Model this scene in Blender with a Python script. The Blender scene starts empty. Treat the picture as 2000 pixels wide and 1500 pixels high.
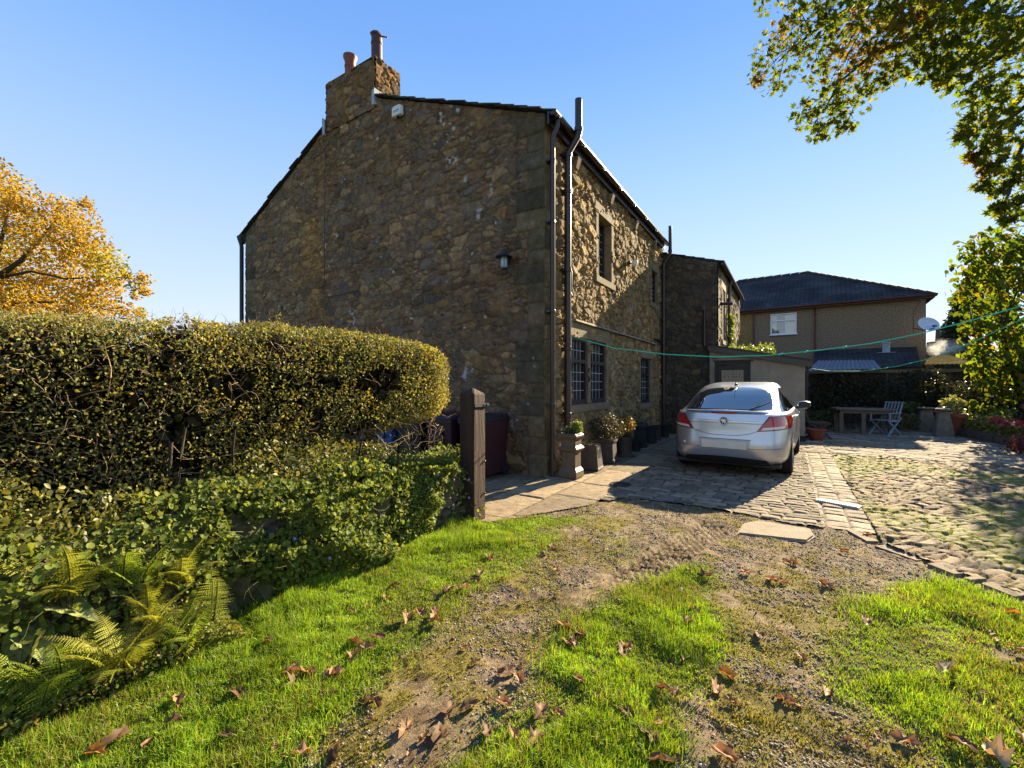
import bpy, bmesh, math, random
import numpy as np
from mathutils import Vector, Matrix

# ------------------------------------------------------------------ camera, sky, sun
S = bpy.context.scene
CAM_H, FPX = 1.45, 850.0            # eye height (m), focal length in pixels of a 2000 px wide frame
cam_d = bpy.data.cameras.new("camera"); cam = bpy.data.objects.new("camera", cam_d)
S.collection.objects.link(cam); S.camera = cam
cam_d.sensor_width = 36.0; cam_d.lens = 36.0 * FPX / 2000.0
cam_d.clip_start = 0.05; cam_d.clip_end = 3000
cam.location = (0, 0, CAM_H); cam.rotation_euler = (math.radians(90), 0, 0)

SUN_AZ, SUN_EL = math.radians(45.0), math.radians(23.5)   # azimuth clockwise from +Y
sun_d = bpy.data.lights.new("sun", 'SUN'); sun = bpy.data.objects.new("sun", sun_d)
S.collection.objects.link(sun)
sun_d.energy = 5.0; sun_d.angle = math.radians(0.5); sun_d.color = (1.0, 0.84, 0.56)
SUN_DIR = Vector((math.sin(SUN_AZ) * math.cos(SUN_EL), math.cos(SUN_AZ) * math.cos(SUN_EL), math.sin(SUN_EL)))
sun.rotation_euler = SUN_DIR.to_track_quat('Z', 'Y').to_euler()
sun.location = (20, 20, 20)

W = bpy.data.worlds.new("World"); S.world = W; W.use_nodes = True
wn = W.node_tree; bg = wn.nodes["Background"]
sky = wn.nodes.new("ShaderNodeTexSky"); sky.sky_type = 'NISHITA'; sky.sun_disc = False
sky.sun_elevation = SUN_EL; sky.sun_rotation = SUN_AZ
sky.altitude = 200; sky.air_density = 1.0; sky.dust_density = 0.0; sky.ozone_density = 2.0
# clear autumn sky: the Nishita sky, evened out with a plain elevation gradient (deep blue overhead, pale near the horizon)
tcw = wn.nodes.new("ShaderNodeTexCoord"); sep = wn.nodes.new("ShaderNodeSeparateXYZ"); wn.links.new(tcw.outputs["Generated"], sep.inputs[0])
rmp = wn.nodes.new("ShaderNodeValToRGB"); cr = rmp.color_ramp; cr.interpolation = 'B_SPLINE'
for i, (pos, c) in enumerate([(0.0, (.82, .86, .97)), (.15, (.68, .78, .98)), (.38, (.42, .65, 1.0)), (.60, (.17, .42, .95)), (1.0, (.05, .21, .74))]):
    e = cr.elements[i] if i < 2 else cr.elements.new(pos)
    e.position = pos; e.color = (*c, 1)
wn.links.new(sep.outputs[2], rmp.inputs[0])
EXPO = 2.0; SKYS = 0.12
sc1 = wn.nodes.new("ShaderNodeVectorMath"); sc1.operation = 'SCALE'; sc1.inputs["Scale"].default_value = 1.0 / (2**EXPO * SKYS)
wn.links.new(rmp.outputs[0], sc1.inputs[0])
mxw = wn.nodes.new("ShaderNodeMix"); mxw.data_type = 'RGBA'; mxw.inputs[0].default_value = 0.90
wn.links.new(sky.outputs[0], mxw.inputs[6]); wn.links.new(sc1.outputs[0], mxw.inputs[7])
wn.links.new(mxw.outputs[2], bg.inputs[0]); bg.inputs[1].default_value = SKYS
S.view_settings.view_transform = 'Standard'; S.view_settings.look = 'None'
S.view_settings.exposure = EXPO; S.view_settings.gamma = 1.0
S.render.engine = 'CYCLES'
S.cycles.max_bounces = 7; S.cycles.diffuse_bounces = 3; S.cycles.glossy_bounces = 3
S.cycles.transmission_bounces = 4; S.cycles.transparent_max_bounces = 8; S.cycles.volume_bounces = 1
S.cycles.caustics_reflective = False; S.cycles.caustics_refractive = False
S.cycles.sample_clamp_indirect = 6
S.cycles.use_denoising = True

# ------------------------------------------------------------------ helpers
COL = S.collection
rng = np.random.default_rng(7); random.seed(7)
R = math.radians

def G(px, py):                       # photo pixel -> point of the flat ground
    Y = CAM_H * FPX / (py - 750.0)
    return ((px - 1000.0) / FPX * Y, Y)
def at(px, py, Y):                   # photo pixel at distance Y -> world point
    return Vector(((px - 1000.0) / FPX * Y, Y, CAM_H + (750.0 - py) / FPX * Y))

def put(o, label=None, cat=None, group=None, kind=None):
    if label: o["label"] = label
    if cat: o["category"] = cat
    if group: o["group"] = group
    if kind: o["kind"] = kind
    return o
def empty(name, loc=(0, 0, 0), rz=0.0, label=None, cat=None, group=None):
    o = bpy.data.objects.new(name, None); COL.objects.link(o)
    o.location = loc; o.rotation_euler = (0, 0, rz); o.empty_display_size = 0.1
    return put(o, label, cat, group)
def copy_tree(o, parent=None):
    c = o.copy(); COL.objects.link(c)
    if parent: c.parent = parent
    for ch in list(o.children): copy_tree(ch, c)
    return c

def np_obj(name, V, Fs, mat, parent=None, cols=None, smooth=False):
    """V (N,3); Fs = list of (M,k) int arrays (k may differ); cols (N,3) linear vertex colours."""
    me = bpy.data.meshes.new(name)
    V = np.asarray(V, dtype=np.float32)
    if not isinstance(Fs, (list, tuple)): Fs = [Fs]
    Fs = [np.asarray(f, dtype=np.int32) for f in Fs if len(f)]
    me.vertices.add(len(V)); me.vertices.foreach_set("co", V.ravel())
    nl = sum(f.size for f in Fs); npol = sum(len(f) for f in Fs)
    me.loops.add(nl); me.polygons.add(npol)
    me.loops.foreach_set("vertex_index", np.concatenate([f.ravel() for f in Fs]))
    tot = np.concatenate([np.full(len(f), f.shape[1], np.int32) for f in Fs])
    st = np.concatenate([[0], np.cumsum(tot)[:-1]]).astype(np.int32)
    me.polygons.foreach_set("loop_start", st)
    try: me.polygons.foreach_set("loop_total", tot)
    except Exception: pass
    if smooth: me.polygons.foreach_set("use_smooth", np.ones(npol, dtype=bool))
    me.update(calc_edges=True)
    if cols is not None:
        a = me.color_attributes.new("Col", 'FLOAT_COLOR', 'POINT')
        c4 = np.ones((len(V), 4), np.float32); c4[:, :3] = cols
        a.data.foreach_set("color", c4.ravel())
    me.materials.append(mat)
    o = bpy.data.objects.new(name, me); COL.objects.link(o)
    if parent: o.parent = parent
    return o

class MB:
    """collects simple shapes into one mesh"""
    def __init__(s): s.v = []; s.f = []
    def add(s, V, F, M=None):
        n = len(s.v)
        for p in V:
            p = Vector(p)
            s.v.append(tuple(M @ p) if M else tuple(p))
        s.f += [tuple(i + n for i in f) for f in F]
        return s
    def box(s, x0, x1, y0, y1, z0, z1, M=None):
        V = [(x0,y0,z0),(x1,y0,z0),(x1,y1,z0),(x0,y1,z0),(x0,y0,z1),(x1,y0,z1),(x1,y1,z1),(x0,y1,z1)]
        return s.add(V, [(0,3,2,1),(4,5,6,7),(0,1,5,4),(1,2,6,5),(2,3,7,6),(3,0,4,7)], M)
    def frustum(s, cx, cy, z0, z1, a0, b0, a1, b1, M=None):
        V = [(cx-a0,cy-b0,z0),(cx+a0,cy-b0,z0),(cx+a0,cy+b0,z0),(cx-a0,cy+b0,z0),
             (cx-a1,cy-b1,z1),(cx+a1,cy-b1,z1),(cx+a1,cy+b1,z1),(cx-a1,cy+b1,z1)]
        return s.add(V, [(0,3,2,1),(4,5,6,7),(0,1,5,4),(1,2,6,5),(2,3,7,6),(3,0,4,7)], M)
    def bar(s, a, b, w, h=None, up=(0,0,1)):
        h = h or w
        a, b = Vector(a), Vector(b); d = (b - a); L = d.length; d.normalize()
        u = Vector(up)
        if abs(d.dot(u)) > .98: u = Vector((1, 0, 0))
        r = d.cross(u).normalized(); u = r.cross(d)
        M = Matrix((( r.x, d.x, u.x, a.x), (r.y, d.y, u.y, a.y), (r.z, d.z, u.z, a.z), (0,0,0,1)))
        return s.box(-w/2, w/2, 0, L, -h/2, h/2, M)
    def tube(s, path, rad, n=8, cap=True):
        P = [Vector(p) for p in path]
        rr = rad if isinstance(rad, (list, tuple)) else [rad] * len(P)
        base = len(s.v); prev = None
        for i, p in enumerate(P):
            d = (P[min(i+1, len(P)-1)] - P[max(i-1, 0)]).normalized()
            if prev is None:
                u = Vector((0,0,1)) if abs(d.z) < .9 else Vector((1,0,0))
                r = d.cross(u).normalized()
            else:
                r = (prev - d * prev.dot(d)).normalized()
            prev = r; q = d.cross(r)
            for k in range(n):
                a = 2 * math.pi * k / n
                s.v.append(tuple(p + (r * math.cos(a) + q * math.sin(a)) * rr[i]))
        for i in range(len(P) - 1):
            for k in range(n):
                a = base + i*n + k; b = base + i*n + (k+1) % n
                s.f.append((a, b, b + n, a + n))
        if cap:
            s.f.append(tuple(base + k for k in reversed(range(n))))
            s.f.append(tuple(base + (len(P)-1)*n + k for k in range(n)))
        return s
    def lathe(s, prof, n=20, M=None, sq=False, cap=True):
        """prof: list of (r,z); sq -> square section"""
        V = []; F = []
        nn = 4 if sq else n
        for r, z in prof:
            for k in range(nn):
                a = 2*math.pi*k/nn + (math.pi/4 if sq else 0)
                q = r * (math.sqrt(2) if sq else 1)
                V.append((q*math.cos(a), q*math.sin(a), z))
        for i in range(len(prof)-1):
            for k in range(nn):
                a = i*nn + k; b = i*nn + (k+1) % nn
                F.append((a, b, b+nn, a+nn))
        if cap: F.append(tuple(reversed(range(nn)))); F.append(tuple((len(prof)-1)*nn + k for k in range(nn)))
        return s.add(V, F, M)
    def build(s, name, mat, parent=None, bevel=0.0, smooth=False, seg=2):
        me = bpy.data.meshes.new(name); me.from_pydata(s.v, [], s.f)
        bm = bmesh.new(); bm.from_mesh(me)
        bmesh.ops.recalc_face_normals(bm, faces=bm.faces[:])
        if bevel:
            bmesh.ops.bevel(bm, geom=[e for e in bm.edges if len(e.link_faces) == 2 and e.calc_face_angle(0) > .5],
                            offset=bevel, segments=seg, affect='EDGES', clamp_overlap=True)
        if smooth:
            for f in bm.faces: f.smooth = True
            for e in bm.edges:
                if len(e.link_faces) == 2 and e.calc_face_angle(0) > .7: e.smooth = False
        bm.to_mesh(me); bm.free(); me.materials.append(mat)
        o = bpy.data.objects.new(name, me); COL.objects.link(o)
        if parent: o.parent = parent
        return o

# ---- numpy noise
def _h(ix, iy, seed):
    n = (ix.astype(np.int64) * 374761393 + iy.astype(np.int64) * 668265263 + seed * 974634777) & 0x7fffffff
    n = ((n ^ (n >> 13)) * 1274126177) & 0x7fffffff
    n = ((n ^ (n >> 15)) * 2246822519) & 0x7fffffff
    return ((n ^ (n >> 16)) & 0xffffff) / float(0xffffff)
def vnoise(x, y, seed=0):
    x = np.asarray(x, float); y = np.asarray(y, float)
    ix = np.floor(x); iy = np.floor(y); fx = x - ix; fy = y - iy
    fx = fx*fx*(3-2*fx); fy = fy*fy*(3-2*fy); ix = ix.astype(np.int64); iy = iy.astype(np.int64)
    a = _h(ix, iy, seed); b = _h(ix+1, iy, seed); c = _h(ix, iy+1, seed); d = _h(ix+1, iy+1, seed)
    return (a*(1-fx)+b*fx)*(1-fy) + (c*(1-fx)+d*fx)*fy
def fbm(x, y, seed=0, octv=4):
    t = 0; a = .5; n = 0
    for o in range(octv):
        t = t + a * vnoise(x * 2**o + 17.3*o, y * 2**o - 9.1*o, seed + o); n += a; a *= .5
    return t / n
def sstep(a, b, x):
    t = np.clip((x - a) / (b - a), 0, 1); return t*t*(3-2*t)

def voro(a, b, w, h, seed, jit=.40):
    """rubble layout: returns stone id value, edge distance (0 at joints), offsets from the stone centre"""
    r0 = np.floor(b / h).astype(np.int64)
    d1 = np.full(a.shape, 9e9); d2 = d1.copy(); sid = np.zeros(a.shape); oa = np.zeros(a.shape); ob = oa.copy()
    for dj in (-2, -1, 0, 1, 2):
        row = r0 + dj
        off = .5 * (row % 2) + _h(row, row*0, seed+5) * .4
        c0 = np.floor(a / w - off).astype(np.int64)
        for di in (-2, -1, 0, 1, 2):
            c = c0 + di
            ca = (c + off + .5 + jit*2*(_h(c, row, seed)-.5)) * w
            cb = (row + .5 + jit*2*(_h(c, row, seed+1)-.5)) * h
            wt = .60 + .85 * _h(c, row, seed+2)
            da, db = (a-ca)/w, (b-cb)/h
            d = np.hypot(da, db) / wt
            m1 = d < d1
            d2 = np.where(m1, d1, np.minimum(d2, d))
            sid = np.where(m1, _h(c, row, seed+3), sid)
            oa = np.where(m1, a-ca, oa); ob = np.where(m1, b-cb, ob)
            d1 = np.where(m1, d, d1)
    return sid, d2 - d1, oa, ob
def bricks(a, b, w, h, seed, wj=.5, hj=.2):
    y = b / h
    r = np.floor(y).astype(np.int64)
    B = lambda k: k + (_h(k, k*0+3, seed+9) - .5) * hj
    r = np.where(y < B(r), r-1, r); r = np.where(y >= B(r+1), r+1, r)
    off = _h(r, r*0, seed+4)
    x = a / w + off*3
    c = np.floor(x).astype(np.int64)
    Cc = lambda k: k + (_h(k, r, seed+7) - .5) * wj
    c = np.where(x < Cc(c), c-1, c); c = np.where(x >= Cc(c+1), c+1, c)
    ex = np.minimum(x - Cc(c), Cc(c+1) - x) * w
    ey = np.minimum(y - B(r), B(r+1) - y) * h
    oa = (x - .5*(Cc(c) + Cc(c+1))) * w; ob = (y - .5*(B(r) + B(r+1))) * h
    return _h(c, r, seed+3), np.minimum(ex, ey), oa, ob
def pal(sid, palette, seed=0):
    P = np.array(palette, float)
    k = np.minimum((sid * len(P)).astype(int), len(P)-1)
    f = (sid * 997.13) % 1.0
    return P[k] * (.70 + .60 * f)[..., None]
def lerp(a, b, t): return a + (b - a) * t[..., None]

def inpoly(x, y, poly):
    x = np.asarray(x); y = np.asarray(y); ins = np.zeros(x.shape, bool); n = len(poly)
    for i in range(n):
        x1, y1 = poly[i]; x2, y2 = poly[(i+1) % n]
        c = ((y1 > y) != (y2 > y)) & (x < (x2-x1)*(y-y1)/((y2-y1) if y2 != y1 else 1e-9) + x1)
        ins ^= c
    return ins

def grid_faces(nx, ny, keep=None):
    i = np.arange(nx-1)[:, None]; j = np.arange(ny-1)[None, :]
    a = i*ny + j
    F = np.stack([a, a+ny, a+ny+1, a+1], -1).reshape(-1, 4)
    if keep is not None: F = F[keep.reshape(-1)]
    return F
def compact(V, F, *arrs):
    u, inv = np.unique(F.ravel(), return_inverse=True)
    return (V[u], inv.reshape(F.shape)) + tuple(a[u] for a in arrs)

# ---- leaf and tube clouds
def frames(N, g, normal=None, jitter=1.0):
    d = g.normal(size=(N, 3)); d /= np.linalg.norm(d, axis=1, keepdims=True)
    n = g.normal(size=(N, 3)) * jitter
    if normal is not None: n = n + normal
    n -= d * (n*d).sum(1, keepdims=True); n /= np.linalg.norm(n, axis=1, keepdims=True) + 1e-9
    return d, n, np.cross(d, n)
KITE = (np.array([(0,0,0),(.30,.42,.10),(0,1,-.05),(-.30,.42,.10)]), [np.array([(0,1,2),(0,2,3)])])
OVAL = (np.array([(0,0,0),(.22,.2,.05),(.31,.5,.07),(.19,.8,.03),(0,1.05,-.08),(-.19,.8,.03),(-.31,.5,.07),(-.22,.2,.05),(0,.5,-.02)]),
        [np.array([(0,1,8),(1,2,8),(2,3,8),(3,4,8),(4,5,8),(5,6,8),(6,7,8),(7,0,8)])])
ROUND = (np.array([(0,.12,0),(.28,-.02,.06),(.5,.3,.1),(.42,.68,.05),(.1,.92,-.03),(-.1,.92,-.03),(-.42,.68,.05),(-.5,.3,.1),(-.28,-.02,.06),(0,.45,-.05)]),
         [np.array([(i,(i+1)%9,9) for i in range(9)])])
def _maple():
    ang = [-90,-50,-25,5,25,50,70,90,110,130,155,175,205,230]
    rad = [.12,.42,.30,.62,.34,.74,.38,.85,.38,.74,.34,.62,.30,.42]
    v = [(r*math.cos(R(a)), .15+r*math.sin(R(a)), .1*math.sin(a*.11)*r) for a, r in zip(ang, rad)] + [(0,.15,-.03)]
    n = len(ang)
    return (np.array(v), [np.array([(i,(i+1)%n,n) for i in range(n)])])
MAPLE = _maple()
def leaf_mesh(name, pos, size, cols, mat, parent=None, tmpl=KITE, g=rng, normal=None, jitter=1.0, dirs=None, smooth=False):
    pos = np.asarray(pos); N = len(pos); T, Fs = tmpl; k = len(T)
    d, n, s = frames(N, g, normal, jitter)
    if dirs is not None:
        d = dirs + .5*d; d /= np.linalg.norm(d, axis=1, keepdims=True)
        n -= d * (n*d).sum(1, keepdims=True); n /= np.linalg.norm(n, axis=1, keepdims=True) + 1e-9; s = np.cross(d, n)
    size = np.broadcast_to(np.asarray(size, float), (N,))
    curl = g.uniform(.2, 1.6, N)
    V = pos[:, None, :] + size[:, None, None] * (T[None, :, 0:1]*s[:, None] + T[None, :, 1:2]*d[:, None]
        + (T[None, :, 2:3]*curl[:, None, None])*n[:, None])
    V = V.reshape(-1, 3)
    off = (np.arange(N)*k)[:, None, None]
    FF = [(f[None] + off).reshape(-1, f.shape[1]) for f in Fs]
    C = np.repeat(np.asarray(cols), k, axis=0)
    return np_obj(name, V, FF, mat, parent, C, smooth)
def pick(g, N, palette, var=.25):
    P = np.array(palette); c = P[g.integers(0, len(P), N)]
    return c * g.uniform(1-var, 1+var, (N, 1)) * g.uniform(.92, 1.08, (N, 3))
def tubes_arr(paths, rad, sides=4):
    """paths (M,k,3), rad (M,k) -> V,F"""
    P = np.asarray(paths, float); M, k, _ = P.shape
    d = np.empty_like(P); d[:, 1:-1] = P[:, 2:] - P[:, :-2]; d[:, 0] = P[:, 1]-P[:, 0]; d[:, -1] = P[:, -1]-P[:, -2]
    d /= np.linalg.norm(d, axis=2, keepdims=True) + 1e-9
    up = np.where(np.abs(d[..., 2:3]) > .9, np.array([1., 0, 0]), np.array([0, 0, 1.]))
    r = np.cross(d, up); r /= np.linalg.norm(r, axis=2, keepdims=True) + 1e-9; q = np.cross(d, r)
    a = np.arange(sides) * 2*np.pi/sides
    V = P[:, :, None] + (r[:, :, None]*np.cos(a)[:, None] + q[:, :, None]*np.sin(a)[:, None]) * np.asarray(rad)[:, :, None, None]
    V = V.reshape(-1, 3)
    i = np.arange(M)[:, None, None]*k*sides; j = np.arange(k-1)[None, :, None]*sides; c = np.arange(sides)[None, None]
    a0 = (i+j+c); b0 = i+j+(c+1) % sides
    F = np.stack([a0, b0, b0+sides, a0+sides], -1).reshape(-1, 4)
    return V, F

# ---- materials
def nodes(name):
    m = bpy.data.materials.new(name); m.use_nodes = True
    nt = m.node_tree; return m, nt, nt.nodes["Principled BSDF"]
def N_(nt, t, **kw):
    n = nt.nodes.new(t)
    for k, v in kw.items(): setattr(n, k, v)
    return n
def mat(name, col=(.5,.5,.5), rough=.7, spec=.4, attr=False, metal=0.0, var=.25, vscale=6.0, bump=0.0, bscale=40.0,
        coat=0.0, stretch=None, emit=None, patch=None):
    m, nt, p = nodes(name); L = nt.links.new
    p.inputs["Roughness"].default_value = rough; p.inputs["Metallic"].default_value = metal
    p.inputs["Specular IOR Level"].default_value = spec
    if coat: p.inputs["Coat Weight"].default_value = coat; p.inputs["Coat Roughness"].default_value = .04
    tc = N_(nt, "ShaderNodeTexCoord"); vec = tc.outputs["Object"]
    if stretch:
        mp = N_(nt, "ShaderNodeMapping"); mp.inputs["Scale"].default_value = stretch
        L(vec, mp.inputs[0]); vec = mp.outputs[0]
    if attr:
        a = N_(nt, "ShaderNodeAttribute"); a.attribute_name = "Col"; c = a.outputs["Color"]
    else:
        a = N_(nt, "ShaderNodeRGB"); a.outputs[0].default_value = (*col, 1); c = a.outputs[0]
    if var:
        n1 = N_(nt, "ShaderNodeTexNoise"); n1.inputs["Scale"].default_value = vscale; n1.inputs["Detail"].default_value = 8
        n1.inputs["Roughness"].default_value = .65
        L(vec, n1.inputs["Vector"])
        mr = N_(nt, "ShaderNodeMapRange"); mr.inputs[1].default_value = .3; mr.inputs[2].default_value = .7
        mr.inputs[3].default_value = 1-var; mr.inputs[4].default_value = 1+var
        L(n1.outputs[0], mr.inputs[0])
        mx = N_(nt, "ShaderNodeVectorMath", operation='SCALE'); L(c, mx.inputs[0]); L(mr.outputs[0], mx.inputs["Scale"])
        c = mx.outputs[0]
    if patch:                                     # (colour, scale, threshold): stains, lichen, moss
        n2 = N_(nt, "ShaderNodeTexNoise"); n2.inputs["Scale"].default_value = patch[1]; n2.inputs["Detail"].default_value = 6
        L(vec, n2.inputs["Vector"])
        m2 = N_(nt, "ShaderNodeMapRange"); m2.inputs[1].default_value = patch[2]; m2.inputs[2].default_value = patch[2]+.07
        L(n2.outputs[0], m2.inputs[0])
        mm = N_(nt, "ShaderNodeMix", data_type='RGBA'); L(m2.outputs[0], mm.inputs[0]); L(c, mm.inputs[6])
        mm.inputs[7].default_value = (*patch[0], 1); c = mm.outputs[2]
    L(c, p.inputs["Base Color"])
    if bump:
        n3 = N_(nt, "ShaderNodeTexNoise"); n3.inputs["Scale"].default_value = bscale; n3.inputs["Detail"].default_value = 8
        n3.inputs["Roughness"].default_value = .7
        L(vec, n3.inputs["Vector"])
        b = N_(nt, "ShaderNodeBump"); b.inputs["Strength"].default_value = bump; b.inputs["Distance"].default_value = .02
        L(n3.outputs[0], b.inputs["Height"]); L(b.outputs[0], p.inputs["Normal"])
    if emit: p.inputs["Emission Color"].default_value = (*emit, 1); p.inputs["Emission Strength"].default_value = 1
    return m
def leaf_mat(name, trans=.4, rough=.45, spec=.35, tint=(1.25, 1.1, .5)):
    m, nt, p = nodes(name); L = nt.links.new
    a = N_(nt, "ShaderNodeAttribute"); a.attribute_name = "Col"
    L(a.outputs["Color"], p.inputs["Base Color"])
    p.inputs["Roughness"].default_value = rough; p.inputs["Specular IOR Level"].default_value = spec
    t = N_(nt, "ShaderNodeBsdfTranslucent")
    vm = N_(nt, "ShaderNodeVectorMath", operation='MULTIPLY'); vm.inputs[1].default_value = tint
    L(a.outputs["Color"], vm.inputs[0]); L(vm.outputs[0], t.inputs[0])
    mx = N_(nt, "ShaderNodeMixShader"); mx.inputs[0].default_value = trans
    L(p.outputs[0], mx.inputs[1]); L(t.outputs[0], mx.inputs[2])
    L(mx.outputs[0], nt.nodes["Material Output"].inputs[0])
    return m

M_stone = mat("rubble_stone", attr=True, rough=.95, spec=.15, var=.35, vscale=9, bump=.55, bscale=55)
M_pave = mat("paving_stone", attr=True, rough=.9, spec=.25, var=.3, vscale=11, bump=.5, bscale=60)
M_dress = mat("dressed_stone", (.20, .155, .095), .9, .2, var=.25, vscale=8, bump=.3, bscale=60)
M_slate = mat("stone_slate", (.055, .052, .05), .85, .2, var=.4, vscale=5, bump=.5, bscale=30)
M_brown = mat("brown_painted_plastic", (.030, .017, .016), .32, .5, var=.1)
M_blackpl = mat("black_plastic", (.012, .012, .014), .4, .4, var=.1)
M_wood_fr = mat("brown_stained_timber", (.028, .018, .017), .5, .4, var=.2, bump=.15, bscale=80)
M_lead = mat("lead_sheet", (.34, .37, .40), .55, .4, var=.3, vscale=14)
M_leading = mat("window_lead", (.35, .37, .40), .5, .4, var=0)
M_terra = mat("terracotta", (.20, .055, .03), .75, .3, var=.3, vscale=12, bump=.2, bscale=60)
M_bark = mat("bark", (.055, .045, .035), .95, .15, var=.4, vscale=12, bump=.8, bscale=35, stretch=(1, 1, .3))
M_leaf = leaf_mat("leaf_green")
M_leafdry = leaf_mat("leaf_dry", .22, .7, .2)
def glass_mat():
    m, nt, p = nodes("window_glass")
    p.inputs["Base Color"].default_value = (.012, .014, .016, 1); p.inputs["Roughness"].default_value = .04
    p.inputs["Specular IOR Level"].default_value = .6
    n3 = N_(nt, "ShaderNodeTexNoise"); n3.inputs["Scale"].default_value = 3.0
    tc = N_(nt, "ShaderNodeTexCoord"); nt.links.new(tc.outputs["Object"], n3.inputs["Vector"])
    b = N_(nt, "ShaderNodeBump"); b.inputs["Strength"].default_value = .12; b.inputs["Distance"].default_value = .02
    nt.links.new(n3.outputs[0], b.inputs["Height"]); nt.links.new(b.outputs[0], p.inputs["Normal"])
    return m
M_glass = glass_mat()

# ---- the house frame: local x runs along the courtyard front, local y along the gable, origin at the near corner
HC = Vector((0.50, 6.77, 0)); HA = math.atan2(.844, .536)
UX, UY = math.cos(HA), math.sin(HA)
def hw(s, p, z=0.0):                  # s along the front, p outwards from it -> world
    return Vector((HC.x + UX*s + UY*p, HC.y + UY*s - UX*p, z))
def to_sp(X, Y):
    dx, dy = X - HC.x, Y - HC.y
    return dx*UX + dy*UY, dx*UY - dy*UX
# ================================================================== stone house
PAL_WALL = [(.19,.12,.055),(.24,.165,.085),(.16,.11,.06),(.22,.14,.065),(.14,.10,.06),(.19,.135,.075),(.15,.115,.08),(.26,.17,.08),(.16,.095,.05),(.20,.125,.055),(.13,.105,.085)]
MORTAR = np.array((.20, .14, .095))
def stone_wall(name, L, H, res, seed, to3, parent, holes=(), top=None, cell=(.27, .155), relief=.035, quoins=(), tint=(1,1,1),
               flecks=0.0, palette=PAL_WALL, mortar=MORTAR, smooth=True, damp=None, stain=None):
    """wall sheet: a along, z up; to3(a,z,d) -> local xyz with d outwards"""
    A = np.linspace(0, L, int(L/res)+1); Z = np.linspace(0, H, int(H/res)+1)
    for h in holes:
        for e in h[:2]: A[np.argmin(abs(A-e))] = e
        for e in h[2:]: Z[np.argmin(abs(Z-e))] = e
    a, z = np.meshgrid(A, Z, indexing='ij')
    wa = a + .10*(fbm(a*3, z*3, seed+20)-.5) + .03*(fbm(a*14, z*14, seed+22)-.5)
    wz = z + .09*(fbm(a*2.2, z*2.2, seed+21)-.5) + .03*(fbm(a*14, z*14, seed+23)-.5)
    sid, e, oa, ob = voro(wa, wz, cell[0], cell[1], seed)
    e = e * cell[1]
    sd2, e2, oa2, ob2 = voro(wa+.37, wz, cell[0]*.55, cell[1]*.60, seed+3)      # some stones are broken up into small ones
    brk = ((sid*71.9) % 1 < .42)
    e = np.where(brk, np.minimum(e, e2*cell[1]*.6), e); oa = np.where(brk, oa2, oa); ob = np.where(brk, ob2, ob); sid = np.where(brk, (sid*.35+sd2*.65), sid)
    smear = sstep(.56, .66, fbm(a*1.6, z*2.2, seed+41, 4))                      # mortar dragged over the faces
    prof = sstep(.0, .018, e + .012*(fbm(a*16, z*16, seed+24)-.5))
    tilt = ((sid*53.7) % 1 - .5) * oa*.13 + ((sid*91.3) % 1 - .5) * ob*.22
    d = relief*(prof*(.45+.75*((sid*17.7) % 1)) ) + tilt*prof + .5*relief*(fbm(a*8, z*8, seed+30)-.5) + .35*relief*(fbm(a*26, z*26, seed+31)-.5)
    c = pal(sid, palette)
    # patina: broad brown/grey drifts that belong to the stone
    g1 = fbm(a*.7, z*.7, seed+50, 3)
    c = c * (.72 + .56*g1)[..., None]
    mort = np.broadcast_to(mortar, c.shape) * (.7 + .5*fbm(a*5, z*5, seed+51))[..., None]
    c = lerp(c, c*.45+mort*.55, smear*.75); d = d*(1-.45*smear) + .45*smear*relief*.8
    c = c*(.66+.68*fbm(a*22, z*22, seed+53, 3))[..., None]
    c = lerp(mort, c, sstep(.004, .018, e + .02*(fbm(a*12, z*12, seed+52)-.5)))
    c = c*(1-.55*(1-sstep(.0, .008, np.abs(e-.010)))*sstep(.35, .6, fbm(a*4, z*4, seed+54)))[..., None]
    for (q0, q1, side) in quoins:            # dressed corner stones
        qs, qe, qa, qb = bricks(a*0+.2, z, 9, .30, seed+77, 0, .3)
        qw = np.where(qs > .5, .52, .30)
        dist = (a - q0) if side > 0 else (q0 - a)
        m = (dist < qw)
        qe2 = np.minimum(qe, np.abs(qw - dist)) + .014*(fbm(a*14, z*14, seed+62)-.5)
        dq = .030*sstep(0, .018, qe2) + .022*(fbm(a*9, z*9, seed+60)-.5) + .014*(fbm(a*30, z*30, seed+61)-.5)
        d = np.where(m, dq, d)
        cq = pal(qs, [(.135,.11,.068),(.155,.12,.07),(.115,.098,.068)]) * (.5 + fbm(a*6, z*6, seed+61))[..., None]
        cq = lerp(np.broadcast_to(mortar*.8, c.shape), cq, sstep(.002, .012, qe2))
        c = np.where(m[..., None], cq, c)
    if flecks:
        f1 = fbm(a*7, z*7, seed+70, 5); f2 = fbm(a*1.1, z*1.1, seed+71, 2)
        k = sstep(.70, .73, f1 + .20*(f2-.5) + (flecks-.5)*.1)*(.3+.7*(f2 > .5))
        c = lerp(c, np.broadcast_to(np.array((.5,.5,.48)), c.shape), k*.8)
    if damp is not None:                      # moss green on the masonry
        k = damp(a, z) * sstep(.35, .6, fbm(a*3, z*3, seed+80))
        c = lerp(c, np.broadcast_to(np.array((.075,.075,.028)), c.shape), k)
    if stain is not None: c = c * stain(a, z)
    c = c * np.array(tint)
    zz = z.copy()
    if top is not None:
        T = top(a); zz = np.minimum(z, T)
        keep = ~((z[:-1, :-1] >= T[:-1, :-1]-1e-6) & (z[1:, :-1] >= T[1:, :-1]-1e-6))
    else: keep = np.ones((len(A)-1, len(Z)-1), bool)
    ca = (A[:-1]+A[1:])/2; cz = (Z[:-1]+Z[1:])/2
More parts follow.
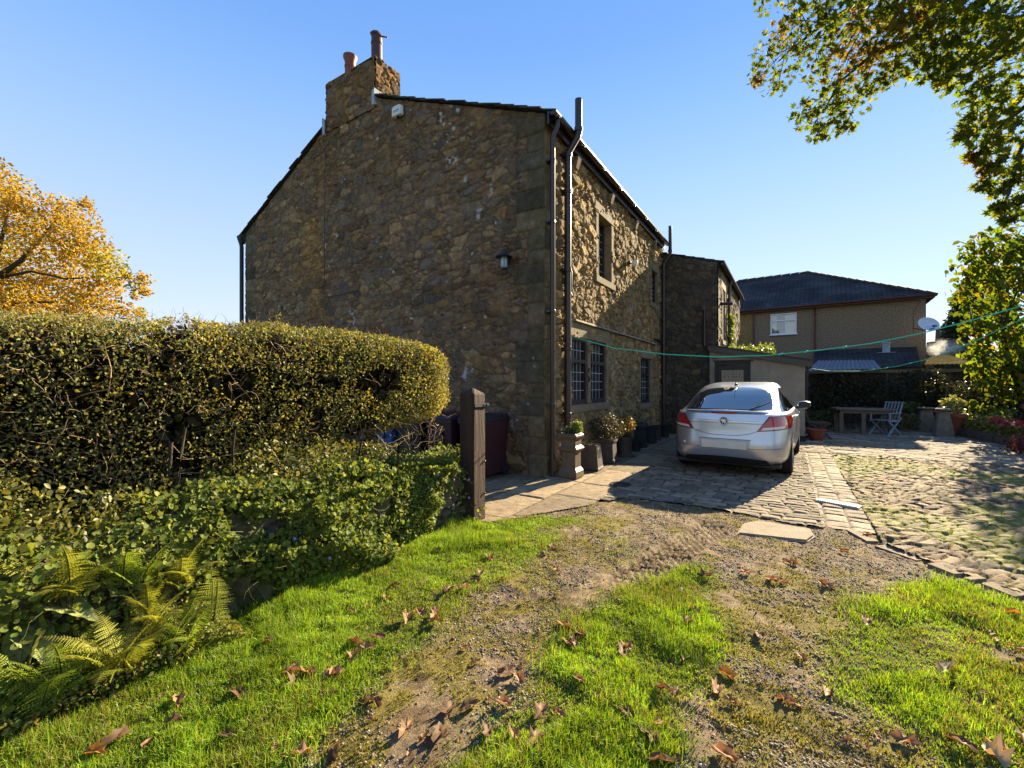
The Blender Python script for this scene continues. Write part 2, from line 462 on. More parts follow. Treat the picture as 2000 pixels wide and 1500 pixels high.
    for h in holes:
        keep &= ~((ca[:, None] > h[0]) & (ca[:, None] < h[1]) & (cz[None] > h[2]) & (cz[None] < h[3]))
    V = np.stack(to3(a, zz, d), -1).reshape(-1, 3)
    F = grid_faces(len(A), len(Z), keep)
    V, F, C = compact(V, F, c.reshape(-1, 3))
    return np_obj(name, V, F, M_stone, parent, C, smooth)

HL, HWID = 7.35, 9.0                 # front length, gable width
EAVE0, EAVE1, RIDGE_T, RIDGE_Z = 5.66, 5.44, 4.69, 7.60
def gable_top(t): return np.where(t < RIDGE_T, EAVE0 + (RIDGE_Z-EAVE0)*t/RIDGE_T, RIDGE_Z - (RIDGE_Z-EAVE1)*(t-RIDGE_T)/(HWID-RIDGE_T))
house = empty("stone_house", HC, HA, "tall dark rubble stone cottage with twin chimney pots and leaded windows behind the clipped hedge", "house")

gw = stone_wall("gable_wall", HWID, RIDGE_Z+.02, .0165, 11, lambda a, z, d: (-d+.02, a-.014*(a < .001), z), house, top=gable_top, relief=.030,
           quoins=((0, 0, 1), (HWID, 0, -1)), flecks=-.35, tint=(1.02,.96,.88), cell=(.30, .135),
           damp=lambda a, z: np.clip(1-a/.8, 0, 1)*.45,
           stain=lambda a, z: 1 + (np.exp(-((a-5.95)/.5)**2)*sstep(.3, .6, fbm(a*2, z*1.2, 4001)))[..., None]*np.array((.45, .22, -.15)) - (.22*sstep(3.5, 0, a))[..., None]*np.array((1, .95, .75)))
wins = [  # x0,x1,z0,z1 openings in the front wall
    (2.20, 2.93, 3.58, 4.82), (.93, 1.66, 1.08, 2.28), (1.82, 2.62, 1.08, 2.28), (5.12, 6.02, .95, 2.12), (6.15, 6.75, 3.70, 4.60)]
PAL_FRONT = [(.21,.155,.085),(.24,.18,.10),(.18,.14,.085),(.26,.18,.09),(.17,.135,.09),(.22,.17,.10),(.19,.15,.10)]
stone_wall("front_wall", HL, EAVE0, .021, 31, lambda a, z, d: (a-.014*(a < .001), -d+.02, z), house, holes=[(w[0], w[1], w[2], w[3]) for w in wins],
           relief=.075, quoins=((0, 0, 1),), cell=(.24, .135), tint=(1.25,1.12,.9), palette=PAL_FRONT, mortar=np.array((.20,.16,.11)))
b = MB(); b.box(.02+.12, HL, .25, HWID, 0, 5.3)
b.build("inner_wall", M_stone, house)
far = MB(); far.add([(HL,0,0),(HL,HWID,0),(HL,HWID,EAVE1),(HL,RIDGE_T,RIDGE_Z-.02),(HL,0,EAVE0)], [(0,1,2,3,4)])
far.add([(0,HWID,0),(HL,HWID,0),(HL,HWID,EAVE1),(0,HWID,EAVE1)], [(0,1,2,3)])
far.build("rear_wall", mat("far_stone", (.15,.115,.07), .95, .1, var=.4, vscale=5, bump=.6, bscale=8), house)

def slate_roof(name, parent, x0, x1, y_e, z_e, y_r, z_r, over=.10, seed=3, course=.26, thick=.022, matr=M_slate, over0=.035, skip=None):
    g = np.random.default_rng(seed); b = MB()
    sl = Vector((0, y_r-y_e, z_r-z_e)); Ln = sl.length; sl.normalize()
    nrm = Vector((1,0,0)).cross(sl)
    if nrm.z < 0: nrm = -nrm
    n = max(2, int((Ln+over)/course))
    for i in range(n):
        a = Vector((0, y_e, z_e)) + sl*(-over + i*(Ln+over)/n)
        x = x0 - over0 - g.uniform(-.012, .05)
        if skip and skip[1] < a.y + sl.y*course*.7 < skip[2]: x = skip[0]
        while x < x1:
            w = min(g.uniform(.3, .55), x1+.05-x)
            if w < .06: break
            lift = g.uniform(0, .008)
            p0 = a + nrm*(.036+lift); p1 = a + sl*(course*1.5) + nrm*(.012+lift)
            V = []
            for q in (p0, p1):
                V += [Vector((x, q.y, q.z)), Vector((x+w-.006, q.y, q.z)), Vector((x+w-.006, q.y, q.z))+nrm*thick, Vector((x, q.y, q.z))+nrm*thick]
            b.add(V, [(0,1,2,3),(4,7,6,5),(0,4,5,1),(1,5,6,2),(2,6,7,3),(3,7,4,0)])
            x += w
    # underboard
    e0 = Vector((0, y_e, z_e)) - sl*over; r0 = Vector((0, y_r, z_r))
    V = [Vector((x0+(.09 if skip else -.03), q.y, q.z))+nrm*dd for q in (e0, r0) for dd in (.004, .02)] + [Vector((x1, q.y, q.z))+nrm*dd for q in (e0, r0) for dd in (.004, .02)]
    b.add(V, [(0,1,3,2),(4,6,7,5),(0,4,5,1),(2,3,7,6),(0,2,6,4),(1,5,7,3)])
    return b.build(name, matr, parent)
slate_roof("roof", house, -.02, HL, 0, EAVE0, RIDGE_T, RIDGE_Z, over=.22, skip=(.60, 3.80, 5.52))
slate_roof("roof", house, -.02, HL, HWID, EAVE1, RIDGE_T, RIDGE_Z, over=.20, seed=5, skip=(.60, 3.80, 5.52))
rt = MB()
for i in range(2, 17):
    rt.add([(-.03+i*.44, RIDGE_T-.16, RIDGE_Z-.0), (-.03+i*.44, RIDGE_T, RIDGE_Z+.14), (-.03+i*.44, RIDGE_T+.16, RIDGE_Z),
            (.40+i*.44, RIDGE_T-.16, RIDGE_Z), (.40+i*.44, RIDGE_T, RIDGE_Z+.14), (.40+i*.44, RIDGE_T+.16, RIDGE_Z)],
           [(0,1,2),(3,5,4),(0,3,4,1),(1,4,5,2),(0,2,5,3)])
rt.build("ridge_tiles", M_slate, house)

# chimney stack at the gable end
ch = empty("chimney", (0, 0, 0)); ch.parent = house
CT0, CT1, CS = 3.86, 5.46, .64
def stack(name, L, H, to3, seed): return stone_wall(name, L, H, .022, seed, to3, ch, tint=(1.15,.98,.78), cell=(.30, .15), relief=.045, palette=PAL_WALL)
z0 = 7.05
stack("stack_face", CT1-CT0, 1.05, lambda a, z, d: (.0-d, CT0+a, z0+z), 51)
stack("stack_face", CS, 1.05, lambda a, z, d: (-.03+a, CT0-d, z0+z), 52)
stack("stack_face", CS, 1.05, lambda a, z, d: (-.03+a, CT1+d, z0+z), 53)
stack("stack_face", CT1-CT0, 1.05, lambda a, z, d: (-.03+CS+d, CT0+a, z0+z), 54)
b = MB(); b.frustum(CS/2-.03, (CT0+CT1)/2, z0+1.03, z0+1.10, CS/2+.03, .83, CS/2-.02, .76)
b.build("stack_cap", M_stone if False else M_dress, ch, bevel=.02)
def pot(y, kind):
    m = MB(); zb = z0 + 1.08; r = .115
    if kind == 0:
        prof = [(r*1.1, zb), (r, zb+.06), (r*.98, zb+.56), (r*1.06, zb+.57), (r*1.06, zb+.60), (r*.98, zb+.61), (r*.98, zb+.74), (r*.9, zb+.75)]
        m.lathe(prof, 20, Matrix.Translation((CS/2, y, 0)))
        m.lathe([(.13, .0), (.14, .02), (.10, .07), (.03, .11)], 16, Matrix.Translation((CS/2, y+.01, zb+.75)) @ Matrix.Rotation(R(18), 4, 'X'))
        m.bar((CS/2+.06, y-.08, zb+.76), (CS/2+.10, y-.22, zb+.70), .02)
    else:
        prof = [(r*1.1, zb), (r, zb+.05), (r*.98, zb+.40), (r*1.07, zb+.41), (r*1.07, zb+.45), (r*.98, zb+.46), (r*1.02, zb+.55), (r*1.30, zb+.62), (r*1.32, zb+.67), (r*1.2, zb+.67), (r*.8, zb+.55)]
        m.lathe(prof, 20, Matrix.Translation((CS/2, y, 0)))
    return m.build("chimney_pot", mat("clay_pot", (.075, .032, .027), .6, .4, var=.25, vscale=9) if kind == 0 else mat("clay_pot_red", (.20, .06, .035), .6, .4, var=.25, vscale=9), ch, smooth=True)
pot(4.22, 0); pot(5.10, 1)
# lead flashings
b = MB(); b.box(-.10, .20, CT0-.055, CT0-.046, 7.06, 7.40); b.box(-.09, .05, CT0-.10, CT0-.05, 7.06, 7.10)
b.box(.20, CS, CT0-.055, CT0-.046, 7.24, 7.38)
b.box(-.092, -.086, CT0-.05, CT0+.03, 7.08, 7.38)
b.build("flashing", M_lead, ch)
b = MB(); b.box(-.10, .25, CT1+.046, CT1+.055, 6.98, 7.34); b.box(-.092, -.086, CT1-.02, CT1+.05, 6.96, 7.30)
b.build("flashing", M_lead, ch)

# eaves: fascia, gutter, brackets
b = MB(); b.box(-.06, HL, -.115, -.085, EAVE0-.22, EAVE0-.03); b.build("fascia", M_brown, house)
g_ = MB()
def gutter(mb, x0, x1, y, z, r=.062):
    for side in (1, .86):
        pass
    n = 9; V = []; F = []
    for x in (x0, x1):
        for rr in (r, r-.008):
            for k in range(n):
                a = math.pi + math.pi*k/(n-1)
                V.append((x, y + rr*math.cos(a), z + rr*math.sin(a)))
    for k in range(n-1):
        F += [(k, k+1, 2*n+k+1, 2*n+k), (n+k, 3*n+k, 3*n+k+1, n+k+1)]
        F += [(k, n+k, n+k+1, k+1), (2*n+k, 2*n+k+1, 3*n+k+1, 3*n+k)]
    F += [(0, 2*n, 3*n, n), (n-1, 2*n-1, 4*n-1, 3*n-1)]
    mb.add(V, F)
    mb.add([(x0, y + r*math.cos(math.pi+math.pi*k/(n-1)), z + r*math.sin(math.pi+math.pi*k/(n-1))) for k in range(n)], [tuple(range(n))])
gutter(g_, -.07, HL+.05, -.185, EAVE0-.055)
for k in range(8): g_.box(.02+k*.98, .05+k*.98, -.255, -.118, EAVE0-.13, EAVE0-.115)
g_.build("gutter", M_brown, house)
for k in range(4):
    cor = MB(); cor.frustum(1.05+k*1.75, -.04, EAVE0-.46, EAVE0-.26, .06, .05, .08, .11)
    cor.build("stone_corbel", M_dress, house, bevel=.01)
g2 = MB(); gutter(g2, -.10, HL, HWID+.17, EAVE1-.02, .07); g2.box(-.08, -.02, HWID+.02, HWID+.10, EAVE1-.12, EAVE1)
g2.frustum(-.05, HWID+.09, EAVE1-.26, EAVE1-.07, .05, .05, .09, .10)
g2.build("gutter", M_slate, house)
b = MB(); b.tube([(-.05, HWID+.17, EAVE1-.08), (-.05, HWID+.15, EAVE1-.2), (-.06, HWID+.08, EAVE1-.34), (-.06, HWID+.08, 0)], .05, 12)
b.build("downpipe", M_blackpl, house, smooth=True)
cm = MB(); cm.tube([(.09, -.185, EAVE0-.11), (.09, -.185, EAVE0-.2), (.09, -.10, EAVE0-.36), (.09, -.10, .02)], .041, 12)
for z in (1.1, 2.55, 3.95, 4.9): cm.lathe([(.046, z), (.049, z+.01), (.049, z+.05), (.046, z+.06)], 12, Matrix.Translation((.09, -.10, 0))); cm.box(.01, .17, -.09, -.02, z+.015, z+.045)
cm.build("downpipe", M_brown, house, smooth=True)
def soil(x, ztop, zj0, zj1, pj, r=.058):
    m = MB(); m.tube([(x, -.12, .02), (x, -.12, zj0-.04), (x+.0, -.13, zj0), (x+.02, -pj+.02, zj1), (x+.03, -pj, zj1+.05), (x+.03, -pj, ztop)], r, 14)
    for z in (.9, 2.0, 3.3, 4.6, zj0-.08): m.lathe([(r, z), (r+.012, z+.01), (r+.012, z+.07), (r, z+.08)], 14, Matrix.Translation((x, -.12, 0))); m.box(x-.09, x+.09, -.10, -.02, z+.02, z+.05)
    m.lathe([(r, zj1+.08), (r+.012, zj1+.09), (r+.012, zj1+.16), (r, zj1+.17)], 14, Matrix.Translation((x+.03, -pj, 0)))
    return m
soil(.60, 6.12, 5.28, 5.50, .30).build("soil_pipe", M_brown, house, smooth=True)
b = MB(); b.tube([(.60, -.12, 3.02), (.71, -.13, 2.92), (.76, -.10, 2.9), (.76, -.10, 3.35), (.75, 0, 3.42)], .034, 10)
b.build("branch_pipe", M_brown, house, smooth=True)
soil(7.16, 6.05, 4.95, 5.2, .30, .05).build("soil_pipe", M_brown, house, smooth=True)
b = MB(); b.tube([(6.5, -.02, 2.72), (6.6, -.09, 2.70), (7.14, -.11, 2.58)], .03, 8); b.build("branch_pipe", M_brown, house, smooth=True)
# cable on the gable
b = MB(); b.tube([(-.045, 5.48, 6.75), (-.05, 5.5, 5.0), (-.05, 5.51, 3.45), (-.05, 5.3, 3.36), (-.05, 4.3, 3.40)], .009, 5); b.build("cable", M_blackpl, house)
b = MB(); b.tube([(-.05, HWID-.4, 5.12), (-.05, HWID-.4, 4.0)], .005, 4); b.build("cable", M_blackpl, house)

def window(parent, x0, x1, z0, z1, cols, transom=None, y=.13, rows=(2, 4), fr=.055, blank=False, fmat=None, lead=True):
    fm = fmat or M_wood_fr
    f = MB(); d0, d1 = y-.03, y+.05
    f.box(x0, x0+fr, d0, d1, z0, z1); f.box(x1-fr, x1, d0, d1, z0, z1)
    f.box(x0+fr, x1-fr, d0, d1, z0, z0+fr*1.6); f.box(x0+fr, x1-fr, d0, d1, z1-fr, z1)
    spans = [(z0+fr*1.6, z1-fr, rows[1])]
    if transom:
        f.box(x0+fr, x1-fr, d0-.01, d1, transom-fr*.6, transom+fr*.6)
        spans = [(z0+fr*1.6, transom-fr*.6, rows[1]), (transom+fr*.6, z1-fr, rows[0])]
    w = f.build("window", fm, parent, bevel=.006)
    p = MB(); p.box(x0+fr*.5, x1-fr*.5, y+.012, y+.02, z0+fr*.5, z1-fr*.5); p.build("pane", M_glass, w)
    if lead:
        l = MB()
        for a, b_, nr in spans:
            for i in range(1, cols): xx = x0+fr+(x1-x0-2*fr)*i/cols; l.box(xx-.005, xx+.005, y+.004, y+.010, a, b_)
            for j in range(1, nr): zz = a+(b_-a)*j/nr; l.box(x0+fr, x1-fr, y+.003, y+.009, zz-.005, zz+.005)
        l.build("leading", M_leading, w)
    return w
def surround(parent, x0, x1, z0, z1, jw=.14, lh=.22, sh=.14, mull=None, dep=.22, proud=-.045):
    s_ = MB()
    s_.box(x0-jw, x0, proud, dep, z0, z1); s_.box(x1, x1+jw, proud, dep, z0, z1)
    s_.box(x0-jw-.05, x1+jw+.05, proud-.006, dep, z1, z1+lh)
    s_.box(x0-jw-.05, x1+jw+.05, proud-.03, dep, z0-sh, z0)
    for m0, m1 in (mull or []): s_.box(m0, m1, proud+.01, dep, z0, z1)
    return s_.build("window_surround", M_dress, parent, bevel=.012)
surround(house, 2.20, 2.93, 3.58, 4.82)
window(house, 2.20, 2.93, 3.58, 4.82, 4, None, y=.14, rows=(2, 7))
surround(house, .93, 2.62, 1.08, 2.28, mull=[(1.66, 1.82)], lh=.26)
window(house, .93, 1.66, 1.08, 2.28, 4, 1.86, y=.02); window(house, 1.82, 2.62, 1.08, 2.28, 4, 1.86, y=.02)
surround(house, 5.12, 6.02, .95, 2.12); window(house, 5.12, 6.02, .95, 2.12, 4, 1.7, y=.03)
surround(house, 6.15, 6.75, 3.70, 4.60); window(house, 6.15, 6.75, 3.70, 4.60, 3, 4.25, y=.05)
b = MB(); b.frustum(3.75, -.05, 2.545, 2.585, 2.75, .06, 2.75, .035); b.build("string_course", mat("string_course_stone", (.25,.21,.16), .95, .1, var=.45, vscale=4, bump=.5, bscale=25), house)

# ---- fixtures on the house
lan = empty("wall_lantern", HC + Vector((UX*-.02 - UY*.62, UY*-.02 + UX*.62, 3.42)), HA, "dark metal wall lantern with glass jar on the stone gable", "lantern")
M_iron = mat("dark_iron", (.018, .02, .022), .45, .5, var=.2)
b = MB(); b.lathe([(.0, 0), (.06, 0), (.065, .02), (.05, .03)], 14, Matrix.Translation((-.02, 0, .05)) @ Matrix.Rotation(R(-90), 4, 'Y'))
b.tube([(-.04, 0, .05), (-.05, 0, .18), (-.08, 0, .24), (-.13, 0, .26), (-.17, 0, .22), (-.175, 0, .16)], .008, 8)
b.build("bracket", M_iron, lan, smooth=True)
b = MB(); T = Matrix.Translation((-.175, 0, 0)); b.lathe([(.135, .05), (.14, .055), (.10, .075), (.06, .10), (.045, .15), (.02, .17)], 20, T)
b.build("shade", M_iron, lan, smooth=True)
b = MB(); b.lathe([(.045, -.12), (.055, -.10), (.055, .03), (.045, .05)], 16, T); gl = b.build("glass_jar", mat("lantern_glass", (.30, .36, .42), .1, .6, var=0), lan, smooth=True)
b = MB()
for k in range(5):
    a = k*2*math.pi/5; b.tube([(-.175+.05*math.cos(a), .05*math.sin(a), -.135), (-.175+.062*math.cos(a), .062*math.sin(a), -.1), (-.175+.062*math.cos(a), .062*math.sin(a), .05)], .004, 5)
b.lathe([(.02, -.14), (.055, -.138), (.055, -.12), (.03, -.118)], 12, T)
b.build("cage", M_iron, lan)
al = empty("alarm_box", HC + Vector((-UY*3.15 - UX*.02, UX*3.15 - UY*.02, 6.70)), HA, "white burglar alarm box high on the stone gable", "alarm box")
b = MB(); V = [(-.13,-.10),(.13,-.10),(.13,.08),(.09,.11),(-.09,.11),(-.13,.08)]
b.add([(-.03, x, z) for x, z in V] + [(-.11, x*.92, z*.92) for x, z in V], [(0,1,2,3,4,5),(6,11,10,9,8,7)] + [(i,(i+1)%6,(i+1)%6+6,i+6) for i in range(6)])
b.build("cover", mat("alarm_white", (.72, .70, .60), .5, .4, var=.1), al, bevel=.012)
b = MB()
for k in range(5): b.box(-.1125, -.1115, -.08+k*.033, -.06+k*.033, -.015+.004*(k % 2), .012)
b.box(-.1125, -.1115, -.09, .09, -.032, -.026)
b.build("blue_lettering", mat("alarm_blue", (.05, .12, .35), .5, .3, var=0), al)
b = MB(); b.lathe([(.028, -.02), (.03, 0), (.02, .02)], 10, Matrix.Translation((-.08, -.02, -.115))); b.build("strobe", M_blackpl, al)
fl = empty("floodlight", hw(4.05, .02, 4.28), HA, "small white security lamp under the eaves beside the upper window", "lamp")
b = MB(); b.box(-.04, .04, -.10, .0, -.04, .04); b.build("bracket", M_blackpl, fl, bevel=.008)
b = MB(); b.lathe([(.03, 0), (.075, .05), (.08, .12), (.06, .13)], 14, Matrix.Translation((0, -.11, 0)) @ Matrix.Rotation(R(115), 4, 'X')); b.build("reflector", mat("lamp_white", (.7,.7,.68), .4, .4, var=.05), fl, smooth=True)
# ================================================================== wing, porch, neighbours
wing = empty("house_wing", HC, HA, "lower dark stone wing stepping forward beyond the far end of the cottage", "house")
WP, WS = 1.53, 13.6
def wing_top(t): return 4.86 + .30*t        # t = distance in from the wing front, rising to the ridge
stone_wall("gable_wall", 4.2, 6.2, .03, 91, lambda a, z, d: (7.36-d, -WP+a, z), wing, top=wing_top, cell=(.28, .16), relief=.03,
           palette=[(.10,.08,.055),(.085,.07,.05),(.12,.09,.055),(.075,.065,.052)], mortar=np.array((.09,.075,.055)))
WW = [(8.15, 8.75, 2.75, 4.25)]
stone_wall("front_wall", WS-7.36, 4.86, .035, 93, lambda a, z, d: (7.36+a, -WP-d, z), wing,
           holes=[(w[0]-7.36, w[1]-7.36, w[2], w[3]) for w in WW], cell=(.25, .15), relief=.05, palette=PAL_FRONT, quoins=((0, 0, 1),))
def shift(o, dy):
    o.location.y += dy; return o
shift(surround(wing, *WW[0], mull=[(8.42, 8.5)]), -WP)
shift(window(wing, WW[0][0], WW[0][1], WW[0][2], WW[0][3], 4, 3.7), -WP)
slate_roof("roof", wing, 7.36, WS, -WP, 4.86, 1.6, 5.80, over=.18, seed=8, over0=.03)
b = MB(); b.box(7.45, WS, -WP+.24, 3.0, 0, 4.8); b.build("inner_wall", M_stone, wing)
b = MB(); gutter(b, 7.30, WS, -WP-.15, 4.80); b.build("gutter", M_brown, wing)
b = MB(); b.tube([(9.4, -WP-.14, 4.72), (9.4, -WP-.09, 4.5), (9.4, -WP-.09, .02)], .04, 10); b.build("downpipe", M_brown, wing, smooth=True)
b = MB(); b.tube([(7.75, -WP-.02, 3.75), (7.75, -WP-.35, 3.72)], .045, 8); b.build("flue_pipe", M_brown, wing)
b = MB(); b.tube([(7.33, -1.2, 3.6), (7.31, -1.2, 2.5)], .045, 8); b.box(7.28, 7.34, -1.26, -1.14, 3.55, 3.68); b.build("downpipe", M_brown, wing)

# --- rendered lean-to porch
porch = empty("rendered_porch", HC, HA, "grey rendered lean-to porch with brown door behind the silver car", "porch")
PX0, PY0, PY1, PD = 7.18, -1.36, -3.56, 3.0
zt = lambda y: 2.46 + (2.0-2.46)*(y-PY0)/(PY1-PY0)
M_render = mat("cement_render", (.30, .255, .20), .92, .15, var=.18, vscale=3, bump=.25, bscale=60, patch=((.22,.185,.14), 1.6, .58))
DY0, DY1 = -1.48, -2.36
w = MB()
def slabz(m, y0, y1, zb, x0=PX0, x1=PX0+.14):
    V = [(x0,y0,zb),(x0,y1,zb),(x0,y1,zt(y1)),(x0,y0,zt(y0)),(x1,y0,zb),(x1,y1,zb),(x1,y1,zt(y1)),(x1,y0,zt(y0))]
    m.add(V, [(0,1,2,3),(4,7,6,5),(0,4,5,1),(1,5,6,2),(2,6,7,3),(3,7,4,0)])
slabz(w, DY1, PY1, .14); slabz(w, PY0, DY0, .14); slabz(w, DY0-.0, DY1, 2.06)
w.box(PX0+.141, PX0+PD, PY1, PY1+.14, .14, zt(PY1)-.01)
w.build("rendered_wall", M_render, porch)
b = MB(); b.box(PX0-.012, PX0+.15, PY1-.012, DY1, 0, .14); b.build("plinth", mat("bitumen", (.02,.02,.02), .7, .3), porch)
d = MB(); d.box(PX0+.02, PX0+.10, DY1, DY0, 1.96, 2.06); d.box(PX0+.02, PX0+.10, DY1, DY1+.07, 0, 1.96); d.box(PX0+.02, PX0+.10, DY0-.07, DY0, 0, 1.96)
d.box(PX0-.02, PX0+.12, DY1-.06, DY0+.03, 2.06, 2.10)
d.build("door_frame", M_wood_fr, porch, bevel=.008)
d = MB(); X0, X1 = PX0+.04, PX0+.085
d.box(X0, X1, DY1+.075, DY1+.17, .02, 1.95); d.box(X0, X1, DY0-.17, DY0-.075, .02, 1.95); d.box(X0, X1, DY1+.17, DY0-.17, 1.83, 1.95); d.box(X0, X1, DY1+.17, DY0-.17, .02, .95)
dr = d.build("door", M_wood_fr, porch, bevel=.006)
p = MB(); p.box(X0+.02, X0+.026, DY1+.16, DY0-.16, .94, 1.84); p.build("pane", M_glass, dr)
l = MB()
for i in range(1, 6): yy = DY1+.17+(DY0-DY1-.34)*i/6; l.box(X0+.010, X0+.016, yy-.005, yy+.005, .95, 1.83)
for j in range(1, 5): zz = .95+.88*j/5; l.box(X0+.009, X0+.015, DY1+.17, DY0-.17, zz-.005, zz+.005)
l.build("leading", mat("lead_bronze", (.25,.17,.08), .5, .4, var=0), dr)
r_ = MB(); o = .12
for k in range(8):
    x = PX0-.14+k*.42
    r_.add([(x, PY0+.02, zt(PY0)+.05), (x, PY1-o, zt(PY1-o)+.05), (x+.41, PY1-o, zt(PY1-o)+.05), (x+.41, PY0+.02, zt(PY0)+.05),
            (x, PY0+.02, zt(PY0)+.085), (x, PY1-o, zt(PY1-o)+.085), (x+.41, PY1-o, zt(PY1-o)+.085), (x+.41, PY0+.02, zt(PY0)+.085)],
           [(0,1,2,3),(4,7,6,5),(0,4,5,1),(1,5,6,2),(2,6,7,3),(3,7,4,0)])
r_.build("roof", M_slate, porch)
f_ = MB(); V = [(x, y, zt(y)+dz) for x in (PX0-.10, PX0-.05) for y, dz in ((PY0+.02,-.10),(PY1-o,-.10),(PY1-o,.05),(PY0+.02,.05))]
f_.add(V, [(0,1,2,3),(4,7,6,5),(0,4,5,1),(1,5,6,2),(2,6,7,3),(3,7,4,0)])
f_.box(PX0-.08, PX0+PD, PY1-.15, PY1-.10, zt(PY1)-.13, zt(PY1)+.01)
f_.build("fascia", M_brown, porch)
b = MB(); b.box(PX0-.03, PX0-.002, PY1+.0, PY1+.03, .98, 1.0); b.bar((PX0-.05, PY0-.05, 2.16), (PX0-.05, PY0-.22, 2.15), .02); b.build("bracket", M_blackpl, porch)

# climber with bright leaves on the porch roof
g = np.random.default_rng(21)
cl = empty("ivy_climber", hw(9.6, 1.7, 2.35), 0, "bright green climber spilling onto the porch roof beside the wing", "climbing plant")
N = 1500; t = g.random(N)
ps = np.empty((N, 3)); 
for i in range(N):
    if i % 3 == 0: s, pp, zz = 9.5+g.normal()*.12, 1.62+g.random()*.1, 2.3+1.35*g.random()
    else: s, pp, zz = 9.4+g.normal()*.35, 1.6+1.25*g.random()**1.3, 2.45-.15*(g.random())+.22*g.random()
    v = hw(s, pp, zz) - cl.location; ps[i] = v
leaf_mesh("foliage", ps, g.uniform(.05, .10, N), pick(g, N, [(.16,.22,.03),(.10,.16,.02),(.22,.26,.04)]), M_leaf, cl, OVAL, g)
b = MB(); b.tube([tuple(hw(9.5, 1.58, 2.1)-cl.location), tuple(hw(9.5, 1.62, 2.9)-cl.location), tuple(hw(9.55, 1.66, 3.5)-cl.location)], .015, 5)
b.tube([tuple(hw(9.5, 1.58, 2.3)-cl.location), tuple(hw(9.4, 2.2, 2.4)-cl.location), tuple(hw(9.4, 2.8, 2.38)-cl.location)], .012, 5)
b.build("stem", M_bark, cl)

# --- pebbledashed neighbour: frame whose x runs along its near wall to the right
NB = Vector((11.55, 22.7, 0)); NA = math.atan2(-.583, .813)
nb = empty("pebbledash_house", NB, NA, "brown pebbledash house with hipped slate roof behind the porch", "house")
NL, NE, ND = 7.35, 5.18, 7.4
M_peb = mat("pebbledash", (.235, .17, .11), .95, .15, var=.62, vscale=20, bump=1.0, bscale=30)
M_peb2 = mat("pebbledash_ochre", (.27, .17, .065), .95, .15, var=.5, vscale=20, bump=1.0, bscale=40)
b = MB()
WX0, WX1, WZ0, WZ1 = 2.62, 4.03, 3.46, 4.58
WX0, WX1, WZ0, WZ1 = 1.67, 2.76, 3.9, 4.92
for (x0, x1, z0_, z1_) in ((0, WX0, 0, NE), (WX1, NL, 0, NE), (WX0, WX1, 0, WZ0), (WX0, WX1, WZ1, NE)): b.box(x0, x1, 0, .2, z0_, z1_)
b.box(NL-.2, NL, .201, ND, 0, NE); b.box(-3, -.001, 0, .2, 0, NE); b.box(-3, -2.8, .201, ND, 0, NE); b.box(-2.799, NL-.201, ND-.2, ND, 0, NE)
b.build("wall", M_peb, nb)
b = MB(); b.box(-.75, .92, -.03, -.002, 0, NE-.06); b.build("ochre_panel", M_peb2, nb)
def clear_pane():
    m = bpy.data.materials.new("clear_glass"); m.use_nodes = True; nt = m.node_tree; nt.nodes.remove(nt.nodes["Principled BSDF"])
    t = N_(nt, "ShaderNodeBsdfTransparent"); g_l = N_(nt, "ShaderNodeBsdfGlossy"); g_l.inputs["Roughness"].default_value = .03; mx = N_(nt, "ShaderNodeMixShader"); mx.inputs[0].default_value = .12
    nt.links.new(t.outputs[0], mx.inputs[1]); nt.links.new(g_l.outputs[0], mx.inputs[2]); nt.links.new(mx.outputs[0], nt.nodes["Material Output"].inputs[0]); return m
def uw(parent, x0, x1, z0, z1, y=.06):
    M_upvc = mat("white_upvc", (.78, .78, .80), .35, .45, var=.04)
    f = MB(); k = .055
    f.box(x0, x1, y-.09, y, z0, z0+k); f.box(x0, x1, y-.09, y, z1-k, z1); f.box(x0, x0+k, y-.09, y, z0+k, z1-k); f.box(x1-k, x1, y-.09, y, z0+k, z1-k)
    zz = z0+(z1-z0)*.66; f.box(x0+k, x1-k, y-.085, y, zz-.035, zz+.035); f.box(x0-.04, x1+.04, y-.16, y-.09, z0-.05, z0)
    w = f.build("window", M_upvc, parent, bevel=.006)
    p = MB(); p.box(x0+k*.6, x1-k*.6, y-.02, y-.012, z0+k*.6, z1-k*.6); p.build("pane", clear_pane(), w)
    c = MB()
    for i in range(9):
        xx = x1-.10-.045*i; c.box(xx-.02, xx+.018, y+.05+.02*(i % 2), y+.06+.02*(i % 2), z0+.06, z1-.06)
    for i in range(4): xx = x0+.09+.045*i; c.box(xx-.02, xx+.018, y+.05+.02*(i % 2), y+.06+.02*(i % 2), z0+.06, z1-.06)
    c.build("curtain", mat("curtain_cloth", (.55,.50,.38), .8, .2, var=.1), w)
uw(nb, WX0, WX1, WZ0, WZ1)
